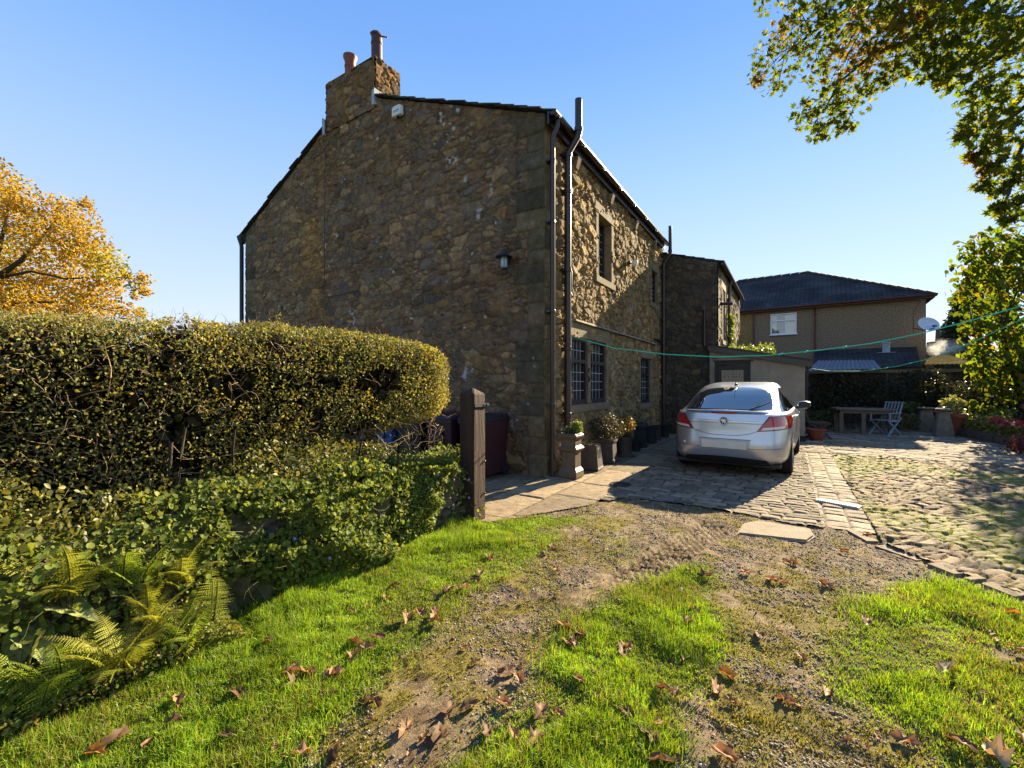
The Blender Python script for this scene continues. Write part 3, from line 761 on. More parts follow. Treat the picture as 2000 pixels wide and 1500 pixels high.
def slate_mat():
    m, nt, p = nodes("roof_slates"); L = nt.links.new
    tc = N_(nt, "ShaderNodeTexCoord")
    bt = N_(nt, "ShaderNodeTexBrick"); bt.inputs["Scale"].default_value = 1
    bt.inputs["Color1"].default_value = (.046,.042,.040,1); bt.inputs["Color2"].default_value = (.066,.061,.057,1); bt.inputs["Mortar"].default_value = (.012,.012,.014,1)
    bt.inputs["Mortar Size"].default_value = .016; bt.inputs["Brick Width"].default_value = .36; bt.inputs["Row Height"].default_value = .155
    L(tc.outputs["UV"], bt.inputs["Vector"])
    n = N_(nt, "ShaderNodeTexNoise"); n.inputs["Scale"].default_value = .8; n.inputs["Detail"].default_value = 7; L(tc.outputs["Object"], n.inputs["Vector"])
    mr = N_(nt, "ShaderNodeMapRange"); mr.inputs[1].default_value = .35; mr.inputs[2].default_value = .7; mr.inputs[3].default_value = .65; mr.inputs[4].default_value = 1.5
    L(n.outputs[0], mr.inputs[0])
    mx = N_(nt, "ShaderNodeVectorMath", operation='SCALE'); L(bt.outputs[0], mx.inputs[0]); L(mr.outputs[0], mx.inputs["Scale"])
    n2 = N_(nt, "ShaderNodeTexNoise"); n2.inputs["Scale"].default_value = 1.1; n2.inputs["Detail"].default_value = 9; n2.inputs["Roughness"].default_value = .75; L(tc.outputs["Object"], n2.inputs["Vector"])
    m2 = N_(nt, "ShaderNodeMapRange"); m2.inputs[1].default_value = .62; m2.inputs[2].default_value = .70; m2.inputs[4].default_value = .55; L(n2.outputs[0], m2.inputs[0])
    mm = N_(nt, "ShaderNodeMix", data_type='RGBA'); L(m2.outputs[0], mm.inputs[0]); L(mx.outputs[0], mm.inputs[6]); mm.inputs[7].default_value = (.20,.21,.22,1)
    L(mm.outputs[2], p.inputs["Base Color"]); p.inputs["Roughness"].default_value = .8; p.inputs["Specular IOR Level"].default_value = .08
    b = N_(nt, "ShaderNodeBump"); b.inputs["Strength"].default_value = .8; b.inputs["Distance"].default_value = .02
    L(bt.outputs["Fac"], b.inputs["Height"]); b.invert = True; L(b.outputs[0], p.inputs["Normal"])
    return m
M_slate2 = slate_mat()
def roof_poly(name, polys, parent, thick=.06):
    """polys of 3D points, each with UVs laid along its eave; given a little thickness"""
    me = bpy.data.meshes.new(name); V = []; F = []; UV = []
    for P in polys:
        P = [Vector(q) for q in P]; n = (P[1]-P[0]).cross(P[2]-P[0]).normalized()
        if n.z < 0: P.reverse(); n = -n
        ex = Vector((0,0,1)).cross(n).normalized(); ey = n.cross(ex)
        b0 = len(V); V += P + [q - n*thick for q in P]; k = len(P)
        fs = [tuple(range(b0, b0+k)), tuple(reversed(range(b0+k, b0+2*k)))] + [(b0+i, b0+k+i, b0+k+(i+1) % k, b0+(i+1) % k) for i in range(k)]
        for f in fs:
            F.append(f); UV += [((V[i]).dot(ex), (V[i]).dot(ey)) for i in f]
    me.from_pydata([tuple(v) for v in V], [], F)
    uv = me.uv_layers.new(name="UVMap")
    for i, q in enumerate(UV): uv.data[i].uv = q
    me.materials.append(M_slate2); o = bpy.data.objects.new(name, me); COL.objects.link(o); o.parent = parent; return o
oh = .28; RX0, RX1, RZ = -.2, 3.15, 7.55
E = [(-3-oh, -oh, NE-.02), (NL+oh, -oh, NE-.02), (NL+oh, ND+oh, NE-.02), (-3-oh, ND+oh, NE-.02)]
R0, R1 = (RX0, ND/2, RZ), (RX1, ND/2, RZ)
roof_poly("roof", [[E[0], E[1], R1, R0], [E[1], E[2], R1], [E[2], E[3], R0, R1], [E[3], E[0], R0]], nb)
b = MB()
def ridge_run(m, a, c, n):
    a, c = Vector(a), Vector(c)
    for i in range(n):
        p, q = a.lerp(c, i/n), a.lerp(c, (i+.97)/n)
        m.tube([p + Vector((0,0,.0)), q + Vector((0,0,.015))], [.085, .10], 6)
ridge_run(b, E[1], R1, 16); ridge_run(b, R0, R1, 8); ridge_run(b, E[0], R0, 14)
b.build("ridge_tiles", M_slate, nb)
M_red = mat("maroon_paint", (.10, .028, .02), .45, .4, var=.15)
b = MB(); b.box(-3.2, NL+.2, -.26, -.235, NE-.12, NE+.02); b.box(NL+.225, NL+.25, -.23, ND, NE-.12, NE+.02); b.box(-3.2, NL+.22, -.234, .0, NE-.10, NE-.08)
gutter(b, -3.2, NL+.25, -.32, NE-.01, .055); b.build("gutter", M_red, nb)
b = MB(); b.tube([(3.49, -.30, NE-.05), (3.49, -.08, NE-.35), (3.49, -.08, 1.0)], .04, 8); b.build("downpipe", M_red, nb)
b = MB(); b.tube([(.93, -.07, NE-.1), (.93, -.07, 1.0)], .03, 8); b.build("downpipe", M_red, nb)

# slate lean-to at the neighbour's foot, with flue
le = empty("slate_outhouse", NB, NA, "low slate roofed outhouse against the foot of the pebbledash house", "outhouse")
roof_poly("roof", [[(3.5, -2.9, 2.12), (6.81, -2.9, 2.12), (7.05, -.01, 3.05), (3.5, -.01, 3.05)]], le)
b = MB(); b.box(3.6, 6.7, -2.7, -2.5, 0, 2.15); b.box(6.5, 6.7, -2.499, -.2, 0, 2.2); b.build("wall", M_peb, le)
b = MB(); b.lathe([(.13, 0), (.13, .42), (.16, .43), (.16, .48), (.12, .5)], 14, Matrix.Translation((NL-1.35, -.75, 2.75))); b.box(NL-1.65, NL-1.05, -.95, -.5, 2.78, 2.80); b.build("flue", M_lead, le, smooth=True)

# satellite dish and aerial bracket on the corner
dish = empty("satellite_dish", Vector(at(1803, 636, 17.9)), 0, "pale grey satellite dish on the corner of the pebbledash house", "satellite dish")
m = Matrix.Rotation(R(0), 4, 'Z') @ Matrix.Rotation(R(-62), 4, 'X')
b = MB(); V = [(0,0,0)]; F = []
for i in range(1, 7):
    for k in range(24):
        r = .40*i/6; a = 2*math.pi*k/24; V.append((r*1.0*math.cos(a), r*math.sin(a)*.85, .35*r*r))
for k in range(24): F.append((0, 1+k, 1+(k+1) % 24))
for i in range(5):
    for k in range(24): F.append((1+i*24+k, 1+(i+1)*24+k, 1+(i+1)*24+(k+1) % 24, 1+i*24+(k+1) % 24))
b.add(V, F, Matrix.Translation((.10, -.1, .02)) @ Matrix.Rotation(R(-12), 4, 'Y') @ Matrix.Rotation(R(60), 4, 'X')); db = b.build("reflector", mat("dish_grey", (.62,.63,.66), .45, .4, var=.08), dish, smooth=True)
b = MB(); b.tube([(-.36, .05, -.10), (-.1, -.1, -.2), (.12, -.32, -.16), (.12, -.36, -.06)], .018, 6); b.tube([(-.36, .05, -.25), (-.36, .05, .55), (-.10, .0, 1.05)], .012, 5); b.box(.07, .17, -.42, -.30, -.09, -.03); b.box(-.2, 0, -.06, .06, 1.02, 1.08); b.build("bracket", M_blackpl, dish)

# corrugated canopy, garden wall, mossy shed
M_corr = mat("corrugated_sheet", (.13, .14, .155), .6, .5, metal=.2, var=.3, vscale=6)
can = empty("corrugated_canopy", (0, 0, 0), 0, "blue grey corrugated canopy sheet beside the porch end", "canopy")
A0, A1 = at(1577, 724, 14.6), at(1722, 720, 14.1); B0, B1 = at(1598, 704, 16.4), at(1707, 703, 16.0)
n = 90; V = []; F = []
for i in range(n+1):
    t = i/n; w_ = .022*math.sin(t*2*math.pi*15)
    for (P, Q) in ((A0, A1), (B0, B1)):
        q = P.lerp(Q, t); V += [(q.x, q.y, q.z+w_), (q.x, q.y, q.z+w_-.006)]
for i in range(n):
    a = i*4; F += [(a, a+4, a+6, a+2), (a+1, a+3, a+7, a+5), (a, a+1, a+5, a+4), (a+2, a+6, a+7, a+3)]
MB().add(V, F).build("sheet", M_corr, can, smooth=True)
b = MB()
for q in (A0,): b.bar((q.x, q.y+.05, 0), (q.x, q.y+.05, q.z-.03), .08)
b.bar(A0-Vector((0,-.05,.06)), A1-Vector((0,-.05,.06)), .05, .08); b.build("timber_post", M_wood_fr, can)

gwall = empty("garden_wall", (0, 0, 0), 0, "long dark boundary wall at the back of the courtyard behind the table", "wall")
P0, P1 = at(1560, 733, 16.6), at(2250, 722, 14.2)
Lg = (P1-P0).length; ug = (P1-P0)/Lg; ng = Vector((ug.y, -ug.x, 0)).normalized()
stone_wall("masonry", Lg, 2.02, .05, 121, lambda a, z, d: (P0.x+ug.x*a+ng.x*d, P0.y+ug.y*a+ng.y*d, z), gwall, cell=(.35, .18), palette=[(.09,.07,.05),(.075,.06,.045),(.11,.085,.06)], mortar=np.array((.08,.065,.05)), top=lambda a: 1.92+.06*a/Lg)
b = MB(); q0 = P0-ng*.02; q1 = P1-ng*.02; b.bar((q0.x, q0.y, 1.90), (q1.x, q1.y, 1.96), .32, .10); b.build("coping", M_dress, gwall)
b = MB(); b.bar((q0.x-ng.x*.15, q0.y-ng.y*.15, .92), (q1.x-ng.x*.15, q1.y-ng.y*.15, .92), .2, 1.85); b.build("back_face", M_stone, gwall)

shed = empty("mossy_shed", (0, 0, 0), 0, "low shed with a sunlit mossy corrugated roof behind the garden wall", "shed")
S0, S1, S2, S3 = at(1793, 712, 17.2), at(2150, 706, 15.5), at(2120, 690, 19.5), at(1822, 694, 21)
n = 120; V = []; F = []
for i in range(n+1):
    t = i/n; w_ = .02*math.sin(t*2*math.pi*36)
    for (P, Q) in ((S0, S1), (S3, S2)):
        q = P.lerp(Q, t); V += [(q.x, q.y, q.z+w_), (q.x, q.y, q.z+w_-.01)]
for i in range(n):
    a = i*4; F += [(a, a+4, a+6, a+2), (a+1, a+3, a+7, a+5), (a, a+1, a+5, a+4), (a+2, a+6, a+7, a+3)]
MB().add(V, F).build("roof", mat("mossy_sheet", (.13,.10,.055), 1.0, .0, var=.4, vscale=4, patch=((.09,.072,.03), 1.4, .42)), shed, smooth=True)
b = MB(); b.bar((S0.x, S0.y+.3, 1.0), (S1.x, S1.y+.3, 1.0), .15, 2.1); b.bar((S0.x+.1, S0.y+.4, 1.0), (S3.x+.1, S3.y-.2, 1.0), .15, 2.1); b.build("wall", M_peb, shed)

far_b = empty("ruined_stack", (0, 0, 0), 0, "dark stone gable and chimney base half hidden by steam", "stone gable")
a = at(1824, 695, 27); 
def fp(dx, z): return (a.x+dx, a.y+dx*.1, z)
b = MB(); prof = [(0,0),(3.6,0),(3.6,3.2),(2.6,4.2),(1.9,5.0),(1.2,5.05),(1.15,4.3),(.55,4.15),(.5,3.75),(.02,3.5)]
b.add([fp(x, z) for x, z in prof] + [(fp(x, z)[0]+.2, fp(x, z)[1]+1.2, z) for x, z in prof], [tuple(range(10)), tuple(reversed(range(10, 20)))] + [(i, (i+1) % 10, (i+1) % 10+10, i+10) for i in range(10)])
b.build("masonry", mat("dark_masonry", (.06,.05,.042), .95, .1, var=.5, vscale=3, bump=1, bscale=6), far_b)
# ================================================================== ground, paving
g_left = [G(*p) for p in [(1120,1008),(1075,1030),(1060,1062),(1000,1105),(900,1170),(830,1235),(700,1330),(620,1420),(560,1500),(500,1640),(300,2300)]] + [(-1.6,.3),(-4,-3),(-9,-3),(-4,2)] + [G(*p) for p in [(-120,1500),(150,1370),(300,1280),(480,1180),(640,1100),(800,1045),(935,1010),(1000,1012)]]
g_mid = [G(*p) for p in [(1180,1195),(1255,1125),(1340,1098),(1385,1120),(1405,1250),(1385,1330),(1345,1400),(1300,1500),(1270,1700),(1200,2400)]] + [(.2,-2),(-1.2,-2)] + [G(*p) for p in [(700,2400),(800,1750),(900,1500),(990,1385),(1075,1300),(1110,1240)]]
g_right = [G(*p) for p in [(1690,1190),(1760,1135),(1850,1128),(2000,1180),(2300,1300),(2500,1400)]] + [(5,-2),(1.6,-2)] + [G(*p) for p in [(2050,2400),(1880,1800),(1800,1500),(1740,1380),(1640,1330),(1600,1250)]]
g_moss = [G(*p) for p in [(1400,1130),(1470,1095),(1560,1110),(1720,1180),(1640,1300),(1760,1400),(1830,1560),(1400,1560),(1330,1480),(1390,1340)]]
g_moss2 = [G(*p) for p in [(1090,1000),(1250,1010),(1160,1090),(1000,1200),(900,1290),(800,1400),(680,1500),(560,1500),(700,1330),(900,1170),(1060,1060)]]
cobble_line = [G(1640,1030), G(1700,1062), G(1800,1098), G(1900,1137), G(1990,1170)]
def warp(X, Y, s=.09, f=4.0, sd=300):
    return X + s*2*(fbm(X*f, Y*f, sd)-.5), Y + s*2*(fbm(X*f, Y*f, sd+9)-.5)
def grassy(X, Y):
    x, y = warp(X, Y, .16, 3.0)
    d = np.zeros(np.shape(X))
    d = np.where(inpoly(x, y, g_left) | inpoly(x, y, g_mid), 1.0, d)
    d = np.where(inpoly(x, y, g_right), .9, d)
    return d
def mossy(X, Y):
    x, y = warp(X, Y, .2, 2.5, 320)
    n = fbm(X*5, Y*5, 340)
    return np.where(inpoly(x, y, g_moss), sstep(.30, .50, n), np.where(inpoly(x, y, g_moss2), sstep(.34, .52, n), sstep(.54, .66, n)*.7))*(ruts(X, Y) > -.006)
# areas that carry stone (house frame s,p)
def front_edge(p):                    # where the paving begins, measured along the house front
    return np.interp(p, [-3, 0, .56, 1.18, 1.43, 2.2, 3.0, 3.63, 3.95], [-2.6, -2.6, -2.25, -1.08, -.50, -.42, -.55, -.62, -.62])
def paved(X, Y, m=0.0):
    s, p = to_sp(X, Y)
    a = (s > front_edge(p)+m) & (p > -2.6) & (p < 3.95)
    b = (s > 4.6) & (p >= 3.95)
    lx = np.interp(Y, [c[1] for c in reversed(cobble_line)], [c[0] for c in reversed(cobble_line)])
    c = (X > lx-.02+2.2*m) & (Y > 2.2) & (p > 3.5)
    return a | b | c
def ruts(X, Y):
    # the left wheel rut with tyre marks runs from the setts towards the lower left
    a, b = np.array(G(1405,1020)), np.array(G(1205,1145))
    d = b-a; L = np.hypot(*d); d = d/L
    t = (X-a[0])*d[0] + (Y-a[1])*d[1]; q = -(X-a[0])*d[1] + (Y-a[1])*d[0]
    m = sstep(-.15, .15, t) * (1-sstep(L-.25, L+.12, t)) * (1-sstep(.13, .2, abs(q)))
    lugs = np.cos(q*2*np.pi/.055)*.5 + .25*np.cos(t*2*np.pi/.09 + q*30)
    return m*(-.040 + .030*lugs)
def ground_z(X, Y):
    z = .05*(fbm(X*.8, Y*.8, 201, 3)-.5) + .030*(fbm(X*5, Y*5, 203, 4)-.5)
    z = z + .020*(fbm(X*24, Y*24, 207, 3)-.5)
    z = z + ruts(X, Y)
    return z - .012
def grassy_s(X, Y):
    return sstep(.45, .62, .5*grassy(X, Y) + .5*fbm(X*2, Y*2, 400))
def axis(lo, d0, d1, hi, step):
    a = np.arange(d0, d1, step); out = [a]
    lowr = []; x = d0; s = step
    while x > lo: s *= 1.25; x -= s; lowr.append(x)
    hir = []; x = d1; s = step
    while x < hi: s *= 1.25; x += s; hir.append(x)
    return np.concatenate([np.array(lowr[::-1]), a, np.array(hir)])
gx = axis(-900, -3.4, 4.2, 900, .019); gy = axis(-300, 1.2, 5.9, 1500, .019)
X, Y = np.meshgrid(gx, gy, indexing='ij')
near = sstep(0, 1, np.clip((14-np.hypot(X, Y-3))/6, 0, 1))
Z = ground_z(X, Y)*near - .003
pv = paved(X, Y, .16)
sp_ = to_sp(X, Y)
Z = np.where(pv, -.06, Z)
gr = grassy(X, Y); ms = mossy(X, Y)
soil = np.array((.15,.10,.052)); gravel = np.array((.24,.175,.105)); mossc = np.array((.20,.16,.03)); turf = np.array((.055,.060,.018))
C = lerp(np.broadcast_to(soil, X.shape+(3,)), gravel, sstep(.35, .6, fbm(X*9, Y*9, 210)))
C = C*(.45 + 1.1*fbm(X*38, Y*38, 213, 2))[..., None]
C = lerp(C, np.broadcast_to(mossc, C.shape), ms*.8)
C = lerp(C, np.broadcast_to(turf, C.shape), gr*sstep(.3, .5, fbm(X*8, Y*8, 216))*.8)
C = lerp(C, np.broadcast_to(np.array((.06,.09,.02)), C.shape), sstep(9, 14, np.hypot(X, Y-3)))
ground = np_obj("ground", np.stack([X, Y, Z], -1).reshape(-1, 3), grid_faces(len(gx), len(gy)), mat("soil", attr=True, rough=.95, spec=.2, var=.45, vscale=70, bump=1.0, bscale=110), None, C.reshape(-1, 3), True)
put(ground, "worn gravel and soil drive ground", None, None, "structure")

PAL_SETT = [(.20,.15,.10),(.235,.175,.11),(.17,.13,.09),(.215,.155,.095),(.25,.19,.13),(.155,.12,.09)]
PAL_FLAG = [(.22,.16,.095),(.245,.18,.105),(.205,.15,.09)]
PAL_COB = [(.21,.145,.075),(.165,.12,.07),(.225,.165,.095),(.14,.10,.06),(.21,.135,.07),(.175,.135,.085)]
def sheet(name, s0, s1, p0, p1, res, fn, label, keepf):
    A = np.arange(s0, s1, res); B = np.arange(p0, p1, res)
    s, p = np.meshgrid(A, B, indexing='ij')
    Xw = HC.x + UX*s + UY*p; Yw = HC.y + UY*s - UX*p
    z, c = fn(s, p, Xw, Yw)
    keep = keepf(s, p, Xw, Yw); keep = keep[:-1, :-1] & keep[1:, 1:]
    V = np.stack([Xw, Yw, z], -1).reshape(-1, 3)
    F = grid_faces(len(A), len(B), keep)
    V, F, C = compact(V, F, c.reshape(-1, 3))
    o = np_obj(name, V, F, M_pave, None, C, True); put(o, label, None, None, "structure"); return o
def stones(sid, e, oa, ob, X, Y, joint, rel, dome, palette, seed, mossk=.5, tilt=.05):
    pr = sstep(0, joint, e)
    z = -rel + rel*pr*(.8+.4*((sid*31.7) % 1)) + pr*(((sid*53.7) % 1 - .5)*oa*tilt*2 + ((sid*91.3) % 1 - .5)*ob*tilt*2) + dome*np.clip(e, 0, .06)*3*pr
    z = z + .006*(fbm(X*18, Y*18, seed)-.5) + .004*(fbm(X*45, Y*45, seed+1)-.5)
    c = pal(sid, palette)*(.7+.6*fbm(X*7, Y*7, seed+2))[..., None]
    jc = lerp(np.broadcast_to(np.array((.055,.043,.028)), c.shape), np.array((.10,.11,.02)), sstep(.45, .62, fbm(X*2.2, Y*2.2, seed+3))*mossk)
    c = lerp(jc, c, sstep(joint*.25, joint*.8, e))
    return z, c
wob = lambda s, p, k, sd: (s + k*(fbm(s*2.3, p*2.3, sd)-.5) + k*.25*(fbm(s*12, p*12, sd+1)-.5), p + k*(fbm(s*2.3, p*2.3, sd+2)-.5) + k*.25*(fbm(s*12, p*12, sd+3)-.5))
def f_flag(s, p, X, Y):
    a, b = wob(s, p, .06, 500)
    sid, e, oa, ob = bricks(a, b, .95, .62, 510, .5, .1)
    z, c = stones(sid, e, oa, ob, X, Y, .022, .022, 0, PAL_FLAG, 520, .4, .008)
    cr = np.abs(fbm(X*2.2, Y*2.2, 530, 4)-.5); c = c*(1-.55*(1-sstep(.0, .008, cr)))[..., None]; z = z - .008*(1-sstep(0, .008, cr))
    return z+.0, c
e1 = lambda s, p: front_edge(p) + .10*(fbm(p*5, s*2, 540)-.5)
flag = sheet("flagstone_path", -2.7, 7.3, -2.6, 1.22, .022, f_flag, "worn sandstone flag path along the cottage", lambda s, p, X, Y: (s > e1(s, p)) & ~((s > .03) & (p < -.04)))
def f_sett(s, p, X, Y):
    a, b = wob(s, p, .05, 550)
    sid, e, oa, ob = bricks(b, a, .25, .125, 560, .6, .25)
    z, c = stones(sid, e, oa, ob, X, Y, .016, .018, .03, PAL_SETT, 570, .5, .04)
    return z, c
setts = sheet("sett_drive", -.75, 5.2, 1.19, 3.52, .0155, f_sett, "stone sett drive under the car", lambda s, p, X, Y: s > e1(s, p))
def f_strip(s, p, X, Y):
    a, b = wob(s, p-3.535, .03, 580)
    sid, e, oa, ob = bricks(a, b, .20, .21, 590, .6, .06)
    return stones(sid, e, oa, ob, X, Y, .016, .018, .02, [(.27,.205,.145),(.245,.185,.125),(.29,.23,.16)], 595, .5, .04)
strip = sheet("sett_channel", -.75, 5.2, 3.50, 3.97, .0155, f_strip, "double row of larger setts edging the drive", lambda s, p, X, Y: s > e1(s, p)+.06)
def f_back(s, p, X, Y):
    a, b = wob(s, p, .08, 600)
    sid, e, oa, ob = bricks(b, a, .42, .22, 610, .7, .3)
    return stones(sid, e, oa, ob, X, Y, .03, .026, .03, PAL_SETT, 620, .7, .03)
back = sheet("courtyard_paving", 5.18, 15.5, 1.0, 13.5, .036, f_back, "courtyard paving in front of the garden table", lambda s, p, X, Y: (s > 5.2) & ((p > 1.2) | (s < 7.3)))
def f_cob(s, p, X, Y):
    a, b = X + .12*(fbm(X*2, Y*2, 630)-.5), Y + .12*(fbm(X*2, Y*2, 631)-.5)
    a2 = a*.94 + b*.34; b2 = -a*.34 + b*.94
    sid, e, oa, ob = voro(a2, b2, .19, .080, 640, .46)
    e = e*.080
    z, c = stones(sid, e, oa, ob, X, Y, .012, .026, .008, PAL_COB, 650, 1.0, .16); c = c*(.75+.5*((sid*37.7) % 1))[..., None]
    m = sstep(.40, .55, fbm(X*.9, Y*.9, 660))*(1-sstep(.012, .05, e + .03*(fbm(X*8, Y*8, 662)-.5)))
    c = lerp(c, np.broadcast_to(np.array((.19,.19,.03)), c.shape), m*.85)
    return z + .012 + .05*(fbm(X*.9, Y*.9, 661)-.5), c
lx_ = lambda Yv: np.interp(Yv, [c[1] for c in reversed(cobble_line)], [c[0] for c in reversed(cobble_line)])
# the rough cobbles, laid straight along the view
A = np.arange(2.9, 9.2, .0165); B = np.arange(2.3, 11.5, .0165)
Xc, Yc = np.meshgrid(A, B, indexing='ij'); sc, pc = to_sp(Xc, Yc)
z, c = f_cob(sc, pc, Xc, Yc)
kp = (pc > 3.93) & (sc < 5.25) & (Xc > lx_(Yc)+.09+.08*(fbm(Xc*4, Yc*4, 670)-.5)); kp = kp[:-1, :-1] & kp[1:, 1:]
V = np.stack([Xc, Yc, z], -1).reshape(-1, 3); F = grid_faces(len(A), len(B), kp)
V, F, C = compact(V, F, c.reshape(-1, 3))
cob = put(np_obj("cobbled_yard", V, F, M_pave, None, C, True), "rough rounded cobbles with moss on the right of the drive", None, None, "structure")
# kerb row of long stones along the cobbles' near edge
kb = MB(); g = np.random.default_rng(31)
kpath = [Vector((*c, 0)) for c in cobble_line] + [Vector((3.75, 2.2, 0))]
dist = 0
for i in range(len(kpath)-1):
    a, c = kpath[i], kpath[i+1]; L = (c-a).length; d = (c-a)/L; x = 0
    while x < L-.05:
        w = min(g.uniform(.24, .42), L-x)
        q0, q1 = a + d*(x+.008), a + d*(x+w-.008); r = Vector((-d.y, d.x, 0)); wd = g.uniform(.15, .19)
        if r.x < 0: r = -r
        zt_ = g.uniform(-.012, .006)
        P = [q0, q1, q1+r*wd, q0+r*wd]
        P = [p + Vector((g.uniform(-.012,.012), g.uniform(-.012,.012), 0)) for p in P]
        kb.add([(p.x, p.y, -.08) for p in P] + [(p.x, p.y, zt_+g.uniform(-.006,.006)) for p in P], [(0,3,2,1),(4,5,6,7),(0,1,5,4),(1,2,6,5),(2,3,7,6),(3,0,4,7)])
        x += w
o = kb.build("kerb_row", mat("kerb_stone", (.22,.165,.11), .9, .2, var=.3, vscale=9, bump=.5, bscale=50), None, bevel=.022, smooth=True); put(o, "row of long edging stones along the cobbles", None, None, "structure")
# flat slab lying in the gravel
pts = [G(1450,1022), G(1480,1016), G(1585,1033), G(1592,1046), G(1578,1056), G(1440,1041)]
b = MB(); n = len(pts); cx = sum(p[0] for p in pts)/n; cy = sum(p[1] for p in pts)/n
b.add([(x, y, -.06) for x, y in pts] + [(x, y, .004) for x, y in pts], [tuple(reversed(range(n))), tuple(range(n, 2*n))] + [(i, (i+1) % n, (i+1) % n+n, i+n) for i in range(n)])
put(b.build("stone_slab", mat("slab_stone", (.26,.20,.135), .9, .2, var=.3, vscale=8, bump=.4, bscale=50), None, bevel=.015), "long flat stone slab set in the gravel before the setts", "slab")
# drain covers
cx, cy = G(1637, 985)
dc = empty("drain_cover", (cx, cy, .0), HA-math.pi/2-R(20), "pale rectangular metal drain cover set in the edging setts", "drain cover")
b = MB(); b.box(-.215, .215, -.075, .075, -.03, .022); b.build("frame", mat("galvanised", (.30,.30,.28), .6, .3, metal=.1, var=.15), dc, bevel=.006)
b = MB(); g = np.random.default_rng(5)
for i in range(17):
    for j in range(5): b.box(-.195+i*.0235, -.180+i*.0235, -.058+j*.0245, -.046+j*.0245, .022, .026)
b.build("tread_studs", mat("galvanised_stud", (.27,.27,.26), .6, .3, metal=.1, var=.1), dc)
cx, cy = G(1212, 947)
gg = empty("gully_grate", (cx, cy, .005), HA, "small round iron gully grate where flags meet setts", "grate")
b = MB(); b.lathe([(.15, -.03), (.15, .012), (.125, .012), (.125, -.01)], 24); b.build("rim", M_iron, gg)
b = MB()
for k in range(-3, 4): h_ = math.sqrt(max(.0, .125**2-(k*.034)**2)); b.box(k*.034-.009, k*.034+.009, -h_, h_, -.012, .010)
b.build("bars", M_iron, gg)
# ================================================================== garden wall, hedge and the plants around it
def wl(k, off, z=0.0):                # along the garden wall towards the camera, off = back from its face
    return np.stack(np.broadcast_arrays(-.55-.536*np.asarray(k, float)-.844*np.asarray(off, float), 4.65-.844*np.asarray(k, float)+.536*np.asarray(off, float), np.asarray(z, float)), -1)
wall2 = empty("low_garden_wall", tuple(wl(0, 0, 0)), HA+math.pi, "low mossy stone wall under the hedge, ending at the timber post", "wall")
wt = lambda a: .60 + .03*np.sin(a*3)
stone_wall("masonry", 6.2, .70, .022, 151, lambda a, z, d: (a, d*1.3+.0-.05*z-.07*sstep(.5,.66,z), z), wall2, cell=(.30, .16), relief=.05, top=wt,
           palette=[(.13,.10,.065),(.11,.09,.06),(.15,.12,.08)], mortar=np.array((.06,.055,.035)), damp=lambda a, z: .7+0*a)
b = MB(); b.box(0, 6.2, -.05, -.40, -.05, .54); b.box(-.04, .0, -.03, -.38, -.02, .55); b.build("core", M_stone, wall2)

# ---- hedge
g = np.random.default_rng(41)
hedge = empty("clipped_hedge", tuple(wl(1.5, .9, 0)), 0, "clipped olive brown hawthorn hedge with rounded end above the low wall", "hedge")
HO = np.array(hedge.location)
def hedge_f(k, off, z):
    of = .30 + .12*np.clip(k, 0, 7); top = np.interp(k, [-.3, .4, 1.5, 3, 7], [1.90, 1.985, 1.99, 1.89, 1.86])
    zb = np.interp(k, [-.3, .2, .9, 1.8, 3], [1.06, .98, .86, .62, .42])
    zc = (top+zb)/2; zh = (top-zb)/2
    a = (off-(of+.55))/.55; c = (z-zc)/zh
    e = np.where(k < .2, (.2-k)/.62, 0)
    return np.abs(a)**3.4 + np.abs(c)**4.0 + np.abs(e)**2.6
def hedge_pts(N, lo, hi, kmin=-.46, kmax=6.3):
    k = g.uniform(kmin, kmax, N); off = g.uniform(.2, 2.2, N); z = g.uniform(.4, 2.02, N)
    f = hedge_f(k, off, z); nz = fbm(k*3.2+off*1.1, z*3.2+off*.7, 700, 4)
    f = f + .55*(nz-.5)
    m = (f > lo) & (f < hi)
    return k[m], off[m], z[m], nz[m]
k, off, z, nz = hedge_pts(1500000, .58, 1.02)
dens = np.interp(k, [-.3, 1.0, 2.2, 3.5, 6], [1, 1, .8, .75, .6]) * (1 - .78*sstep(1.0, 1.4, off-.12*np.clip(k,0,7))) * np.where(z > 1.75, 1.0, 1.0) * sstep(.34, .46, nz+.06)
m = g.random(len(k)) < dens*.95
k, off, z = k[m], off[m], z[m]
P = wl(k, off, z) - HO
pl = [(.145,.14,.038),(.12,.135,.034),(.175,.165,.048),(.095,.11,.028),(.14,.105,.042),(.185,.19,.055),(.11,.115,.036)]
C = pick(g, len(P), pl, .3)
C = C*1.5; yel = fbm(k*2.5, z*2.5, 720) > .58; C[yel] = C[yel]*np.array((1.35, 1.25, .9))
near = np.interp(k, [0, 3, 6], [1.0, .95, .9])
SH = []
for kk, hh in zip([1.55, 1.58, 1.35, 1.0, .8, 2.2], [.13, .10, .05, .05, .03, .05]):
    for i in range(26): SH.append(wl(kk+g.normal()*.012, .55+.12*kk+g.normal()*.012, 1.93+hh*g.random()))
SH = np.array(SH)-HO
P = np.concatenate([P, SH]); C = np.concatenate([C, pick(g, len(SH), [(.26,.24,.04),(.2,.19,.03)])]); near = np.concatenate([near, np.full(len(SH), .8)])
M_hleaf = leaf_mat("hedge_leaf", .34, .55, .22, (1.5, 1.25, .5))
leaf_mesh("foliage", P, g.uniform(.015, .034, len(P))*near, C, M_hleaf, hedge, KITE, g)
print("hedge leaves", len(P))
